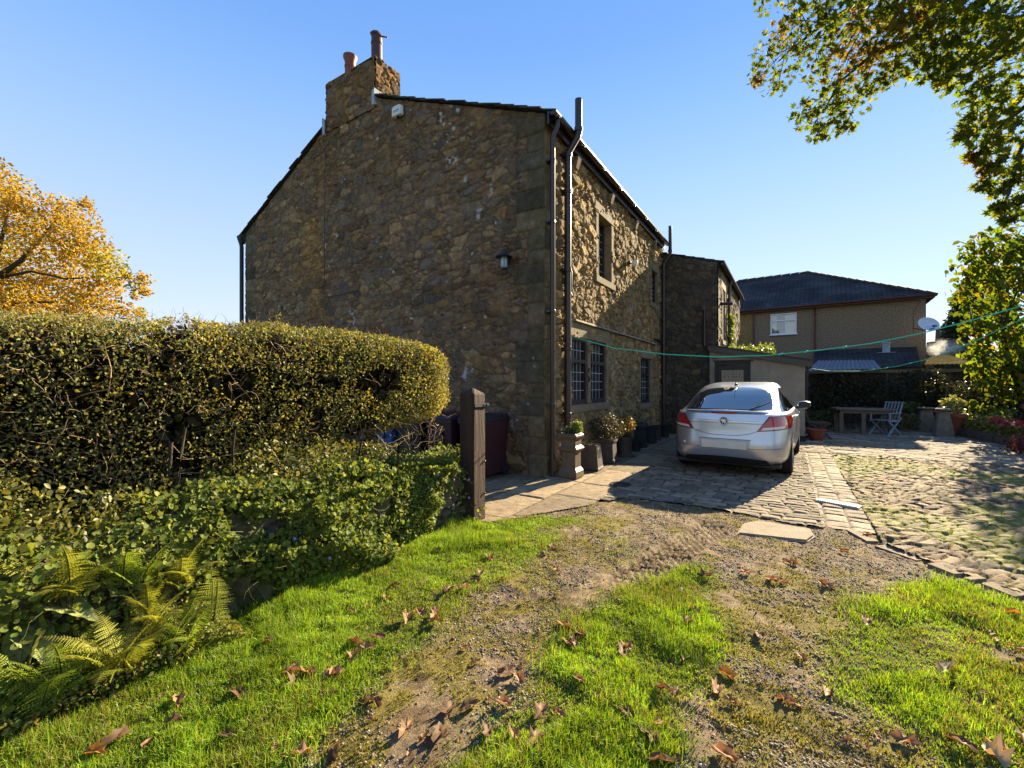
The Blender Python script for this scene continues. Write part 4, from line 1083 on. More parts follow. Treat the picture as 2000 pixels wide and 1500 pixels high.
# filler leaves inside, coloured dark for the shade within the hedge
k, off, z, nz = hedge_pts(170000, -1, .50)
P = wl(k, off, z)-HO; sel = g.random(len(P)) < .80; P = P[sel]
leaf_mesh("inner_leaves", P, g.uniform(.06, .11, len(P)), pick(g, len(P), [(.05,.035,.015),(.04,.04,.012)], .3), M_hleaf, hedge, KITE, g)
def twigs(base_k, base_off, base_z, length, rad, segs=5, wander=.5, dirn=None):
    N = len(base_k); p = wl(base_k, base_off, base_z); out = [p]
    d = g.normal(size=(N, 3)) if dirn is None else dirn + .4*g.normal(size=(N, 3))
    d /= np.linalg.norm(d, axis=1, keepdims=True)
    for i in range(segs-1):
        d = d + wander*g.normal(size=(N, 3))*.6; d /= np.linalg.norm(d, axis=1, keepdims=True)
        p = p + d*(length/(segs-1))[:, None]; out.append(p)
    path = np.stack(out, 1)
    r = rad[:, None]*np.linspace(1, .35, segs)[None]
    return path, r
k, off, z, nz = hedge_pts(120000, .62, 1.02)
w = np.interp(k, [-.3, .8, 2, 6], [.35, .45, 1, 1])*(off-.12*k < 1.2); m = g.random(len(k)) < w*.75; k, off, z = k[m][:15000], off[m][:15000], z[m][:15000]
path, r = twigs(k, off+.02, z, g.uniform(.05, .18, len(k)), g.uniform(.0012, .0026, len(k)), 5, .55)
M_twig = mat("tan_twig", (.34, .24, .125), .75, .3, var=.35, vscale=30)
V, F = tubes_arr(path-HO, r, 3); np_obj("twigs", V, F, M_twig, hedge, None, True)
# longer boughs seen on the open lower side
N = 70; k = g.uniform(.0, 5, N); zz = g.uniform(.75, 1.5, N); of = .34+.12*k+g.uniform(-.02, .25, N)
path, r = twigs(k, of, zz, g.uniform(.25, .6, N), g.uniform(.003, .006, N), 8, .22, np.array([.3, .2, .05])*g.choice([-1, 1], (N, 1)))
V, F = tubes_arr(path-HO, r, 5); np_obj("boughs", V, F, M_twig, hedge, None, True)
N = 22; k = np.linspace(.25, 5.8, N)+g.uniform(-.1, .1, N); of = .75+.12*k+g.uniform(-.15, .25, N)
path, r = twigs(k, of, np.full(N, .02), g.uniform(1.1, 1.5, N), g.uniform(.018, .034, N), 8, .16, np.array([0, 0, 1.]))
V, F = tubes_arr(path-HO, r, 6); np_obj("stems", V, F, M_bark, hedge, None, True)
# bare lower sprays under the rounded end
N = 520; k = g.uniform(-.15, 2.2, N); of = .45+.12*k+g.uniform(-.1, .5, N); zz = g.uniform(.70, 1.15, N)
path, r = twigs(k, of, zz, g.uniform(.10, .34, N), g.uniform(.0015, .0035, N), 6, .5)
V, F = tubes_arr(path-HO, r, 3); np_obj("bare_twigs", V, F, M_twig, hedge, None, True)
# ---- trailing bellflower and ivy over the low wall
bell = empty("trailing_bellflower", tuple(wl(1.2, 0, 0)), 0, "trailing bellflower with round bright leaves and lilac stars over the low wall", "climbing plant"); BO = np.array(bell.location)
N = 52000; k = g.uniform(-.12, 4.2, N); u = g.random(N)
face = u < .62
z = np.where(face, g.uniform(.0, .66, N), .58+.24*g.random(N)*fbm(k*4, k*0+3, 745)*1.4); off = np.where(face, -.03-.12*g.random(N)*np.sin(np.clip(z/.62, 0, 1)*np.pi)**.6, g.uniform(-.05, .42, N))
n1 = fbm(k*2.4, z*2.4+off*2, 740, 3)
keep = (n1 > .34) & ~((k < .50) & (z < .46+.1*n1) & face & (g.random(N) < .93)) & (g.random(N) < np.interp(k, [0, .5, 1.6, 2.2, 2.6, 4.2], [.9, .95, .95, .7, .3, .2]))
off = off - np.where(face, .22*sstep(.42, .68, n1), 0)
k, z, off = k[keep], z[keep], off[keep]
P = wl(k, off, z)-BO
M_bleaf = leaf_mat("bellflower_leaf", .48, .6, .2)
C = pick(g, len(P), [(.13,.18,.03),(.18,.23,.04),(.10,.14,.025),(.21,.24,.05),(.15,.18,.032)], .25)
leaf_mesh("foliage", P, g.uniform(.014, .040, len(P)), C, M_bleaf, bell, ROUND, g, normal=np.array([.75, -.5, .7]), jitter=.55)
print("bell", len(P))
STAR = (np.array([((.5 if i % 2 == 0 else .14)*math.cos(i*math.pi/5), (.5 if i % 2 == 0 else .14)*math.sin(i*math.pi/5), 0) for i in range(10)] + [(0,0,.05)]), [np.array([(i, (i+1) % 10, 10) for i in range(10)])])
N = 30; k = np.concatenate([g.uniform(0, .5, 10), g.uniform(.3, 2.0, 20)]); tp = g.random(N) < .35
P = wl(k, np.where(tp, g.uniform(-.02, .2, N), -.16), np.where(tp, .74, g.uniform(.15, .6, N)))-BO
leaf_mesh("flowers", P, g.uniform(.03, .045, N), pick(g, N, [(.34,.28,.62),(.42,.36,.7)], .1), M_leafdry, bell, STAR, g, normal=np.array([.5,-.9,.4]), jitter=.3)
N = 260; k = g.uniform(.1, 3.2, N); z = g.uniform(.15, .6, N)
path, r = twigs(k, np.full(N, -.08), z, g.uniform(.1, .3, N), g.uniform(.0012, .002, N), 5, .4); V, F = tubes_arr(path-BO, r, 3); np_obj("stems", V, F, mat("green_stem", (.12,.13,.04), .6, .3), bell, None, True)

under = empty("bank_shrub", tuple(wl(1.6, .3, .5)), 0, "low leafy shrub growing between the hedge foot and wall top", "shrub"); UO = np.array(under.location)
N = 42000; k = g.uniform(.15, 5.2, N); off = g.uniform(.0, .95, N); z = g.uniform(.55, 1.05, N)
hgt = .50 + .72*fbm(k*2.1, off*2.6, 760, 3)*sstep(.1, .9, k) + .06*np.sin(k*2)
keep = (z < hgt) & (z > hgt-.34) & (g.random(N) < np.interp(k, [0, .6, 5], [.5, .8, .7]))
k, off, z = k[keep], off[keep], z[keep]; P = wl(k, off, z)-UO
leaf_mesh("foliage", P, g.uniform(.018, .042, len(P)), pick(g, len(P), [(.115,.125,.028),(.14,.145,.034),(.09,.10,.022),(.18,.17,.04)], .3), M_leaf, under, OVAL, g, normal=np.array([.3,-.3,.8]), jitter=.9)

# ---- ferns
PZ = []
def pinna_template(nl=7):
    v = [(0, 0, 0)]; top = []; bot = []
    for i in range(nl):
        t0 = (i+.15)/nl; t1 = (i+.55)/nl; wv = .17*(1-t1*.85)
        top += [(t0, .03, 0), (t1, wv, -.02)]; bot += [(t0, -.03, 0), (t1, -wv, -.02)]
    ctr = [(i/(nl), 0, .01) for i in range(nl+1)]
    V = ctr + top + bot; F = []; o1 = len(ctr); o2 = o1+len(top)
    for i in range(nl): F += [(i, i+1, o1+2*i+1), (i, o1+2*i+1, o1+2*i), (i+1, i, o2+2*i+1), (i, o2+2*i, o2+2*i+1)]
    return np.array(V), np.array(F)
PT, PF = pinna_template()
def frond_mesh(name, L, arch, seed, palette, parent, matr):
    g2 = np.random.default_rng(seed); nP = 34; Vs = []; Fs = []; Cs = []; n0 = 0
    t = np.linspace(0, 1, 14); px_ = L*(np.sin(t*arch)/arch); pz_ = L*((1-np.cos(t*arch))/arch)
    path = np.stack([pz_, 0*t+.03*L*np.sin(t*3+seed), px_], 1)      # rises along z, leans to +x
    for i in range(nP):
        tt = .16 + .83*i/(nP-1); p = np.array([np.interp(tt, t, path[:, c]) for c in range(3)]); q = np.array([np.interp(min(tt+.02, 1), t, path[:, c]) for c in range(3)])
        ax = (q-p)/(np.linalg.norm(q-p)+1e-9); ln = L*.215*math.sin(min(1, (1.04-tt)*1.35)*math.pi*.5)**.9*(.55+.45*min(1, tt*4))
        for sd in (-1, 1):
            if g2.random() < .07: continue
            ln_ = ln*g2.uniform(.72, 1.12); side = np.array([0, sd, 0.]); d = side + .35*ax + np.array([0, 0, -.18*g2.random()]); d /= np.linalg.norm(d)
            nn = np.cross(d, ax)*sd; nn /= np.linalg.norm(nn)+1e-9; s = np.cross(nn, d)
            V = p + ln_*(PT[:, 0:1]*d + PT[:, 1:2]*s*.70 + PT[:, 2:3]*nn) + np.array([0, 0, 1])*(-.18*ln*PT[:, 0:1]**2)
            Vs.append(V); Fs.append(PF+n0); n0 += len(PT); Cs.append(np.repeat(pick(g2, 1, palette, .15), len(PT), 0))
    V, F = tubes_arr(path[None], (np.linspace(.006, .0015, 14)*L/.6)[None], 4)
    Vs.append(V); Cs.append(np.full((len(V), 3), .1)*np.array([1, .8, .3]))
    return np_obj(name, np.concatenate(Vs), [np.concatenate(Fs), F+n0], matr, parent, np.concatenate(Cs))
M_fern = leaf_mat("fern_frond", .46, .6, .15, (1.2, 1.15, .5))
bank = empty("bank_groundcover", tuple(wl(3, -.2, 0)), 0, "mixed green weeds covering the foot of the bank between the ferns", "ground cover plants"); BK = np.array(bank.location)
N = 30000; k = g.uniform(2.35, 5.4, N); off = g.uniform(-.34, .06, N); zt__ = np.clip(.42*(off+.50)/.5, .03, .5)*(.15+1.0*fbm(k*3, off*4, 770, 3))*sstep(2.4, 2.8, k+.3*fbm(off*6, k*2, 771)); z = zt__*g.random(N)**.5
m = (z > .01)&(g.random(N) < .75); P = wl(k[m], off[m], z[m])-BK
leaf_mesh("foliage", P, g.uniform(.012, .030, len(P)), pick(g, len(P), [(.13,.18,.03),(.17,.21,.035),(.21,.20,.04),(.10,.14,.025),(.22,.16,.05)], .3), M_leaf, bank, OVAL, g, normal=np.array([.4,-.4,.7]), jitter=.8)
fern_spots = [  # place along the wall, off, lift, n fronds, length, palette, label
    (2.62, -.26, .00, 14, .46, 0, "green fern with arching fronds beside the pale upright frond"),
    (2.90, -.28, .04, 18, .46, 1, "yellowing dense fern low in the middle of the bank"),
    (2.55, -.10, .30, 14, .42, 1, "yellow green fern high on the wall below the hedge"),
    (2.78, -.08, .36, 14, .44, 0, "green fern rising between the bramble and the middle of the bank"),
    (3.12, -.24, .02, 14, .48, 0, "broad green fern drooping over the bank behind the big leaves"),
    (3.02, -.06, .40, 14, .44, 1, "leftmost yellow green fern at the frame edge under the bramble"),
    (2.73, -.18, .16, 14, .40, 1, "small yellow fern in the centre of the fern bank"),
    (2.44, -.22, .03, 2, .60, 2, "single pale upright fern frond standing against the low wall")]
FP = [[(.21,.29,.045),(.25,.31,.05)], [(.30,.32,.05),(.35,.34,.06)], [(.24,.27,.09),(.20,.24,.07)]]
protos = {}
for q, (kk_, of_, lift, nf, L, pi, lab) in enumerate(fern_spots):
    x, y = wl(kk_, of_)[:2]; fr = empty("fern", (x, y, lift), 0, lab, "fern")
    for i in range(nf):
        key = (pi, i % 3, q if pi == 2 else 0)
        if key not in protos: f = protos[key] = frond_mesh("frond", .7, [1.2, 1.5, .9][i % 3] if pi != 2 else .5, 60+i+pi*7, FP[pi], fr, M_fern)
        else: f = protos[key].copy(); COL.objects.link(f); f.parent = fr
        s_ = L/.7*random.uniform(.62, 1.0)
        f.scale = (s_,)*3; f.location = (random.uniform(-.04, .04), random.uniform(-.04, .04), .0)
        a = i*2.399+q if pi != 2 else -1.35+.5*i
        f.rotation_euler = (0, (random.uniform(-.15, .38) if pi != 2 else -.12+.25*i), a)
        if pi == 2 and i == 1: f.scale = (.6,)*3

# ---- big-leaved plant at the bottom left, bramble spray, young shoots
def big_leaf(name, parent, L, Wd, loc, rot, seed, col, matr):
    n, m_ = 17, 11; V = []; C = []; g2 = np.random.default_rng(seed)
    for i in range(n):
        t = i/(n-1); w = Wd*math.sin(math.pi*min(1, t*.96+.02)**.72)*(1-.1*t)
        for j in range(m_):
            s = (j/(m_-1)-.5)*2
            z = -.55*L*t*t*.7 + abs(s)*w*.35 + .012*L*math.sin(t*38+abs(s)*9)*(.3+abs(s)) - .03*L*(abs(s) < .1)
            V.append((s*w, t*L, z)); C.append(np.array(col)*(.9+.25*g2.random()) if abs(s) > .1 else np.array(col)*1.5)
    F = grid_faces(n, m_); o = np_obj(name, np.array(V), F, matr, parent, np.array(C), True)
    o.location = loc; o.rotation_euler = rot; return o
x, y = G(28, 1400); bl = empty("broad_leaved_plant", (x, y, 0), 0, "plant with big crinkled grey green leaves at the lower left corner", "plant")
M_big = leaf_mat("felted_leaf", .22, .7, .2)
for i, (loc, rot, L, Wd) in enumerate([((.05, .06, .34), (-.95, 0, 2.85), .21, .072), ((-.02, .06, .36), (-.75, .15, 3.5), .17, .058), ((-.05, .12, .44), (-.12, .1, -1.35), .27, .08), ((-.10, .08, .36), (-.25, -.1, -1.75), .28, .08), ((-.16, .0, .30), (-.6, 0, 2.4), .2, .07), ((-.12, .18, .40), (-.2, 0, .5), .22, .07)]):
    big_leaf("leaf", bl, L, Wd, loc, rot, 80+i, (.19, .22, .08), M_big)
b = MB()
for e in ((.05, .06, .34), (-.02, .06, .36), (-.05, .12, .44), (-.10, .08, .36), (-.16, 0, .30), (-.12, .18, .40)): b.tube([(-.06, .04, -.02), (e[0]*.5-.03, e[1]*.5+.02, e[2]*.6), e], [.006, .005, .003], 6)
b.build("stem", mat("plant_stem", (.16,.16,.06), .6, .3), bl)
br = empty("bramble_spray", tuple(wl(2.9, .1, .5)), 0, "bramble spray with bright toothed leaves reaching in from the left", "bramble"); O = np.array(br.location)
stem = [at(-60, 1030, 2.35), at(0, 1040, 2.3), at(45, 1045, 2.28), at(80, 1058, 2.26), at(125, 1072, 2.24)]
b = MB(); b.tube([tuple(Vector(p)-br.location) for p in stem], [.006, .005, .004, .003, .002], 6); b.tube([tuple(wl(3.2, .2, .45)-O), tuple(Vector(stem[0])-br.location)], .006, 6)
b.tube([tuple(Vector(stem[1])-br.location), tuple(at(28, 1000, 2.3)-br.location)], .003, 5); b.build("stem", mat("bramble_stem", (.20,.10,.06), .6, .3), br)
lp = [at(36, 985, 2.3), at(10, 1015, 2.3), at(15, 1062, 2.28), at(45, 1062, 2.27), at(70, 1085, 2.25), at(100, 1050, 2.25), at(140, 1075, 2.24), at(-5, 1075, 2.3), at(40, 1005, 2.28), at(66, 1062, 2.26), at(110, 1082, 2.24), at(20, 1030, 2.29)]
lp = np.array([tuple(p) for p in lp])-O
leaf_mesh("foliage", lp, g.uniform(.06, .10, len(lp)), pick(g, len(lp), [(.14,.22,.03),(.10,.17,.03)], .2), M_leaf, br, OVAL, g, normal=np.array([.3,-.5,.8]), jitter=.5)

# ---- turf, moss and gravel
def blades(name, P, hgt, wid, cols, matr, lean=.5, seed=1):
    g2 = np.random.default_rng(seed); N = len(P)
    a = g2.uniform(0, 2*np.pi, N); sx = np.stack([np.cos(a), np.sin(a), 0*a], 1)
    b_ = g2.uniform(0, 2*np.pi, N); ln = (g2.random(N)**.7*lean)[:, None]
    ld = np.stack([np.cos(b_), np.sin(b_), 0*b_], 1)
    up = np.array([0, 0, 1.])
    h = hgt[:, None]; w = wid[:, None]
    m1 = P + up*h*.5*(1-.3*ln) + ld*ln*h*.25
    tp = P + up*h*(1-.65*ln) + ld*ln*h*1.0
    V = np.stack([P-sx*w, P+sx*w, m1+sx*w*.75, m1-sx*w*.75, tp], 1).reshape(-1, 3)
    o = (np.arange(N)*5)[:, None]
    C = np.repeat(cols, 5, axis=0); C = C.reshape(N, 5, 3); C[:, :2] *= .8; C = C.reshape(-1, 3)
    ob = np_obj(name, V, [np.array([0, 1, 2, 3])+o, np.array([3, 2, 4])+o], matr, None, C)
    return ob
gz_i = lambda X, Y: ground_z(X, Y)
def scatter(N, dens, x0=-3.0, x1=4.2, y0=.9, y1=5.4, seed=3):
    g2 = np.random.default_rng(seed); y = y0 + (y1-y0)*g2.random(N)**1.5; x = g2.uniform(x0, x1, N)
    m = (np.abs(x) < 1.35*y+.5) & (g2.random(N) < dens(x, y)) & ~paved(x, y)
    x, y = x[m], y[m]; return np.stack([x, y, ground_z(x, y)-.005], 1)
def d_grass(x, y):
    gj = np.random.default_rng(4); gq = grassy(x+gj.normal(size=x.shape)*.07, y+gj.normal(size=x.shape)*.07); n = fbm(x*3.0, y*3.0, 800, 3); n2 = fbm(x*11, y*11, 803, 2)
    return gq*np.where(x > .95*y-.6, np.where(y < 4, .55+.45*n2, 1), 1)*sstep(.08, .34, n)*sstep(.10, .46, n2+.14) + (1-gq)*.02*sstep(.6, .7, n)
P = scatter(1050000, d_grass, seed=9); P = P[:520000]
n = fbm(P[:, 0]*2, P[:, 1]*2, 810, 3); lng = sstep(.4, .6, n)
nearw = np.exp(-np.abs((P[:, 0]+.55)*.844-(P[:, 1]-4.65)*.536)/.25)
hg = np.where(nearw > .05, 1.0, .72)*(.028 + .052*lng + .06*nearw)*(.55+.9*fbm(P[:,0]*7, P[:,1]*7, 815, 2))*rng.uniform(.6, 1.35, len(P))
tone = fbm(P[:,0]*4, P[:,1]*4, 816, 3)
C = pick(rng, len(P), [(.18,.31,.018),(.22,.36,.02),(.14,.26,.018),(.26,.36,.028),(.20,.27,.025)], .2)
C *= (.6+.8*tone)[:, None]*np.where(tone > .55, 1.1, 1)[:, None]; dry = rng.random(len(P)) < .06+.25*(fbm(P[:,0]*3, P[:,1]*3, 818, 2) > .6); C[dry] = pick(rng, dry.sum(), [(.26,.22,.07),(.2,.16,.05)])
M_grass = leaf_mat("grass_blade", .42, .5, .3, (1.3, 1.15, .45))
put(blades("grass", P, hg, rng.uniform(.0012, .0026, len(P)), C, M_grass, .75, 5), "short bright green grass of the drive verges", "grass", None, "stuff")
print("grass", len(P))
P = scatter(420000, lambda x, y: mossy(x, y)*(1-grassy(x, y))*.8*sstep(.30, .55, fbm(x*14, y*14, 820, 2)), seed=12)[:200000]
C = pick(rng, len(P), [(.20,.19,.022),(.16,.17,.022),(.24,.20,.03),(.13,.14,.02)], .25)
put(blades("moss", P, rng.uniform(.010, .028, len(P))*(.5+fbm(P[:,0]*9, P[:,1]*9, 822, 2)), rng.uniform(.0014, .0032, len(P)), C, M_grass, .9, 6), "yellow green moss in the gravel", "moss", None, "stuff")
print("moss", len(P))
# weeds in the joints of the cobbles and setts
g2 = np.random.default_rng(77); N = 120000
x = g2.uniform(1.2, 9, N); y = g2.uniform(2.4, 9.5, N); s, p = to_sp(x, y)
m = paved(x, y) & (s > -2) & (p > .9); nn = fbm(x*1.1, y*1.1, 830, 3); jn = fbm(x*9, y*9, 831, 2)
dn = sstep(.54, .66, nn)*sstep(.48, .6, jn)*np.where(p > 3.95, .5, .10)
m &= g2.random(N) < dn
P = np.stack([x[m], y[m], np.full(m.sum(), -.012)], 1)
put(blades("joint_weeds", P, g2.uniform(.015, .04, len(P)), g2.uniform(.0015, .003, len(P)), pick(g2, len(P), [(.17,.20,.025),(.22,.22,.03),(.14,.17,.02)], .2), M_grass, .9, 8), "weeds and moss in the paving joints", "weeds", None, "stuff")
# pebbles
T = (1+5**.5)/2; ic = np.array([(-1,T,0),(1,T,0),(-1,-T,0),(1,-T,0),(0,-1,T),(0,1,T),(0,-1,-T),(0,1,-T),(T,0,-1),(T,0,1),(-T,0,-1),(-T,0,1)])/1.9
icf = np.array([(0,11,5),(0,5,1),(0,1,7),(0,7,10),(0,10,11),(1,5,9),(5,11,4),(11,10,2),(10,7,6),(7,1,8),(3,9,4),(3,4,2),(3,2,6),(3,6,8),(3,8,9),(4,9,5),(2,4,11),(6,2,10),(8,6,7),(9,8,1)])
P = scatter(420000, lambda x, y: (ruts(x, y) > -.006)*(1-grassy(x, y))*sstep(.34, .60, fbm(x*4, y*4, 840, 3))*.7 + .03, seed=15)[:120000]
N = len(P); sz = .0017 + .0065*rng.random(N)**4
an = rng.uniform(0, 2*np.pi, N); sc = sz[:, None]*np.stack([rng.uniform(.8, 1.5, N), rng.uniform(.7, 1.1, N), rng.uniform(.4, .8, N)], 1)
v = ic[None]*sc[:, None]*rng.uniform(.8, 1.2, (N, 12, 1)); c, s = np.cos(an)[:, None], np.sin(an)[:, None]
V = np.stack([v[..., 0]*c-v[..., 1]*s, v[..., 0]*s+v[..., 1]*c, v[..., 2]], -1)+P[:, None]+np.array([0, 0, .0035])
F = (icf[None]+(np.arange(N)*12)[:, None, None]).reshape(-1, 3)
C = np.repeat(pick(rng, N, [(.20,.155,.105),(.25,.20,.14),(.16,.125,.09),(.30,.26,.20),(.15,.11,.07)], .25), 12, 0)
put(np_obj("gravel", V.reshape(-1, 3), F, mat("pebble", attr=True, rough=.8, spec=.3, var=0), None, C, True), "loose pebbles in the drive surface", "gravel", None, "stuff")

# crumbled leaf litter and bits of twig
lq = lambda x, y: .12 + .9*sstep(.48, .68, fbm(x*2.2, y*2.2, 850, 3))*(.35+.65*(1-grassy(x, y)))
P = scatter(60000, lq, seed=18)[:14000]; P[:, 2] += .006 + .012*grassy(P[:, 0], P[:, 1])
put(leaf_mesh("leaf_litter", P, .006+.020*rng.random(len(P))**2.2, pick(rng, len(P), [(.13,.07,.035),(.09,.055,.03),(.18,.10,.045),(.07,.05,.035),(.24,.17,.08)], .3), M_leafdry, None, KITE, rng, normal=np.array([0, 0, 1.6]), jitter=.8), "crumbled leaf litter scattered over the drive", "leaf litter", None, "stuff")
# fallen leaves: one mesh, many copies
def dry_leaf(seed):
    g2 = np.random.default_rng(seed); T, Fs = MAPLE; V = T.copy(); rr = np.hypot(V[:, 0], V[:, 1]-.15)[:, None]; V[:, :2] = np.array([0, .15]) + (V[:, :2]-np.array([0, .15]))*np.where(rr > .01, (.45*rr+.55*.52)/np.maximum(rr, .01), 0)
    V[:, :2] *= g2.uniform(.85, 1.15, (len(V), 1))
    r = np.hypot(V[:, 0], V[:, 1]-.15)
    ax = g2.uniform(0, math.pi); q = V[:, 0]*math.cos(ax)+(V[:, 1]-.15)*math.sin(ax)
    V[:, 2] = 1.3*q*q*g2.uniform(.5, 1.3) + .18*np.sin(V[:, 0]*9+seed)*r + .1*g2.normal(size=len(V))*r
    q3 = V[:, 0]*math.cos(ax)+(V[:, 1]-.15)*math.sin(ax); V[:, 0] -= q3*.45*math.cos(ax); V[:, 1] -= q3*.45*math.sin(ax); V[:, 2] -= V[:, 2].min()
    # finer: subdivide each fan triangle once towards the middle
    me_v = list(map(tuple, V)); F = []
    ctr = len(V)-1; n = ctr
    mids = []
    for i in range(n):
        m_ = (V[i]*.55+V[ctr]*.45)+np.array([0, 0, .05*g2.normal()]); mids.append(len(me_v)); me_v.append(tuple(m_))
    for i in range(n):
        j = (i+1) % n; F += [(i, j, mids[j]), (i, mids[j], mids[i]), (mids[i], mids[j], ctr)]
    C = np.array([(.20,.11,.055)])*g2.uniform(.6, 1.5) * np.ones((len(me_v), 1)); C *= g2.uniform(.8, 1.2, (len(me_v), 1))
    return np.array(me_v), np.array(F), C
M_dead = leaf_mat("dead_leaf", .25, .65, .25, (1.3, .9, .5))
lp_ = []
for sd in range(7):
    V, F, C = dry_leaf(200+sd)
    if sd == 5: C = C*0+np.array((.40,.19,.035))
    if sd == 6: C = C*0+np.array((.42,.34,.2))
    o = np_obj("fallen_leaf", V, [F], M_dead, None, C, True); lp_.append(o)
spots = [(475,1355),(563,1322),(585,1340),(605,1330),(640,1332),(655,1320),(698,1262),(690,1285),(722,1275),(740,1258),(800,1212),(815,1200),(772,1148),(960,1090),(855,1205),(850,1218),(712,1368),(735,1372),(880,1392),(870,1432),(905,1385),(990,1380),(998,1318),(1015,1335),(1060,1385),(1068,1080),(1074,1070),(1008,1432),(960,1432),(1050,1440),(1085,1390),(870,1160),(905,1150),(925,1130),(940,1120),(1110,1225),(1130,1250),(1140,1245),(1118,1262),(1222,1275),(1230,1265),(1225,1400),(1300,1345),(1290,1480),(1262,1430),(1280,1440),(1410,1310),(1395,1345),(1568,1285),(1550,1100),(1515,1135),(1460,1120),(1605,1140),(1690,1220),(1480,1240),(1700,1045),(1755,1440),(1890,1465),(1930,1475),(1965,1470),(1990,1440),(1840,1300),(1970,1200),(1995,1270),(800,1420),(640,1480),(600,1470),(240,1445),(175,1478),(350,1365),(1620,1350),(1530,1355),(1350,1190),(1340,1215),(1425,1480),(1645,1075),(1380,1130)]
special = {0: 2, 51: 0, 46: 5, 61: 6, 62: 5, 58: 6, 68: 5}
extra = 0; items = [(px, py, i) for i, (px, py) in enumerate(spots)]
while extra < 95:
    px = random.uniform(150, 1990); py = random.uniform(1020, 1495); X_, Y_ = G(px, py)
    w_ = grassy(np.array([X_]), np.array([Y_]))[0]*.5+.2+.8*math.exp(-((px-(1500-.62*py+270))/160)**2)
    if not paved(np.array([X_]), np.array([Y_]))[0] and random.random() < w_*.6: items.append((px, py, -1)); extra += 1
LABELS = {5: "orange autumn leaf, brighter than the brown ones, lying among grass and moss", 6: "pale straw coloured fallen leaf lying in the grass"}
used = set()
for px, py, i in items:
    if i in special: kd = special[i]
    else: kd = random.choice([0, 1, 2, 3, 4])
    o = lp_[kd]
    if kd in used: o = o.copy(); COL.objects.link(o)
    used.add(kd)
    X_, Y_ = G(px, py)
    z_ = float(ground_z(np.array([X_]), np.array([Y_]))[0])
    s_ = random.uniform(.07, .115) if i >= 0 else random.uniform(.025, .065)
    if i == 27: s_ = .09
    gq = grassy(np.array([X_]), np.array([Y_]))[0]
    o.location = (X_, Y_, z_+(.004 if gq < .5 else .018)); o.scale = (s_,)*3
    o.rotation_euler = (random.uniform(-.22, .22), random.uniform(-.22, .22), random.uniform(0, 6.28))
    put(o, LABELS.get(kd, "curled brown fallen leaf lying on the grass and gravel"), "fallen leaf", {5: "orange fallen leaves", 6: "pale fallen leaves"}.get(kd, "curled brown fallen leaves"))
# ================================================================== silver car (local: x right, y forward, z up; origin on the ground under the rear axle)
CY = math.radians(-35.3)
cpos = hw(1.49, 2.47); hd = Vector((-math.sin(CY), math.cos(CY), 0))
car_loc = Vector((3.28, 6.76, 0)) + hd*.95
car = empty("parked_car", car_loc, CY, "silver five door hatchback car parked on the setts, seen from behind", "car"); car.scale = (.955, .97, 1)
def paint():
    m, nt, p = nodes("silver_metallic_paint")
    p.inputs["Base Color"].default_value = (.45, .49, .555, 1); p.inputs["Metallic"].default_value = .75; p.inputs["Roughness"].default_value = .30
    p.inputs["Coat Weight"].default_value = .7; p.inputs["Coat Roughness"].default_value = .05
    tc = N_(nt, "ShaderNodeTexCoord"); n = N_(nt, "ShaderNodeTexNoise"); n.inputs["Scale"].default_value = 3; n.inputs["Detail"].default_value = 8
    nt.links.new(tc.outputs["Object"], n.inputs["Vector"])
    mr = N_(nt, "ShaderNodeMapRange"); mr.inputs[3].default_value = .24; mr.inputs[4].default_value = .40; nt.links.new(n.outputs[0], mr.inputs[0]); nt.links.new(mr.outputs[0], p.inputs["Roughness"])
    return m
M_paint = paint()
M_chrome = mat("chrome", (.62, .63, .66), .28, .5, metal=.6, var=0)
M_trim = mat("black_trim", (.014, .014, .016), .45, .4, var=.1)
M_red = mat("red_lens", (.34, .006, .012), .12, .6, var=.1, coat=.6)
M_clear = mat("clear_lens", (.62, .52, .50), .15, .6, var=.1, coat=.6)
M_tyre = mat("tyre_rubber", (.016, .016, .017), .85, .2, var=.2, bump=.2, bscale=60)
M_glassc = mat("car_glass", (.018, .022, .026), .03, .6, var=0, coat=1)
# horizontal rings: z -> (rear y, front y, half width, corner exponent)
ZT = [.20, .24, .30, .38, .46, .54, .62, .72, .82, .90, .955, .985, 1.005, 1.04, 1.10, 1.18, 1.26, 1.34, 1.41, 1.452, 1.478, 1.49]
YR = [-.80, -.86, -.905, -.93, -.945, -.945, -.935, -.925, -.922, -.918, -.905, -.90, -.82, -.70, -.53, -.31, -.09, .16, .46, .80, 1.15, 1.40]
YF = [3.50, 3.66, 3.74, 3.78, 3.80, 3.80, 3.78, 3.74, 3.66, 3.48, 3.20, 3.0, 2.86, 2.70, 2.55, 2.38, 2.22, 2.05, 1.86, 1.70, 1.58, 1.50]
WX = [.80, .86, .895, .912, .92, .925, .928, .928, .922, .908, .885, .868, .845, .815, .785, .752, .715, .675, .628, .575, .50, .38]
NX = [4.2, 4.2, 4.2, 4.0, 3.9, 3.8, 3.7, 3.6, 3.5, 3.4, 3.4, 3.4, 3.3, 3.3, 3.2, 3.2, 3.2, 3.2, 3.2, 3.0, 2.8, 2.6]
def cz(z): return [float(np.interp(z, ZT, q)) for q in (YR, YF, WX, NX)]
def rear_y(x, z):
    yr, yf, w, n = cz(z); yc = yr + (yf-yr)*.5; L = (yf-yr)*.5
    return yc - L*max(0.0, 1-min(1, abs(x)/w)**n)**(1/ (n*1.9))
def front_y(x, z):
    yr, yf, w, n = cz(z); yc = (yr+yf)/2; L = (yf-yr)/2
    return yc + L*max(0.0, 1-min(1, abs(x)/w)**n)**(1/(n*1.5))
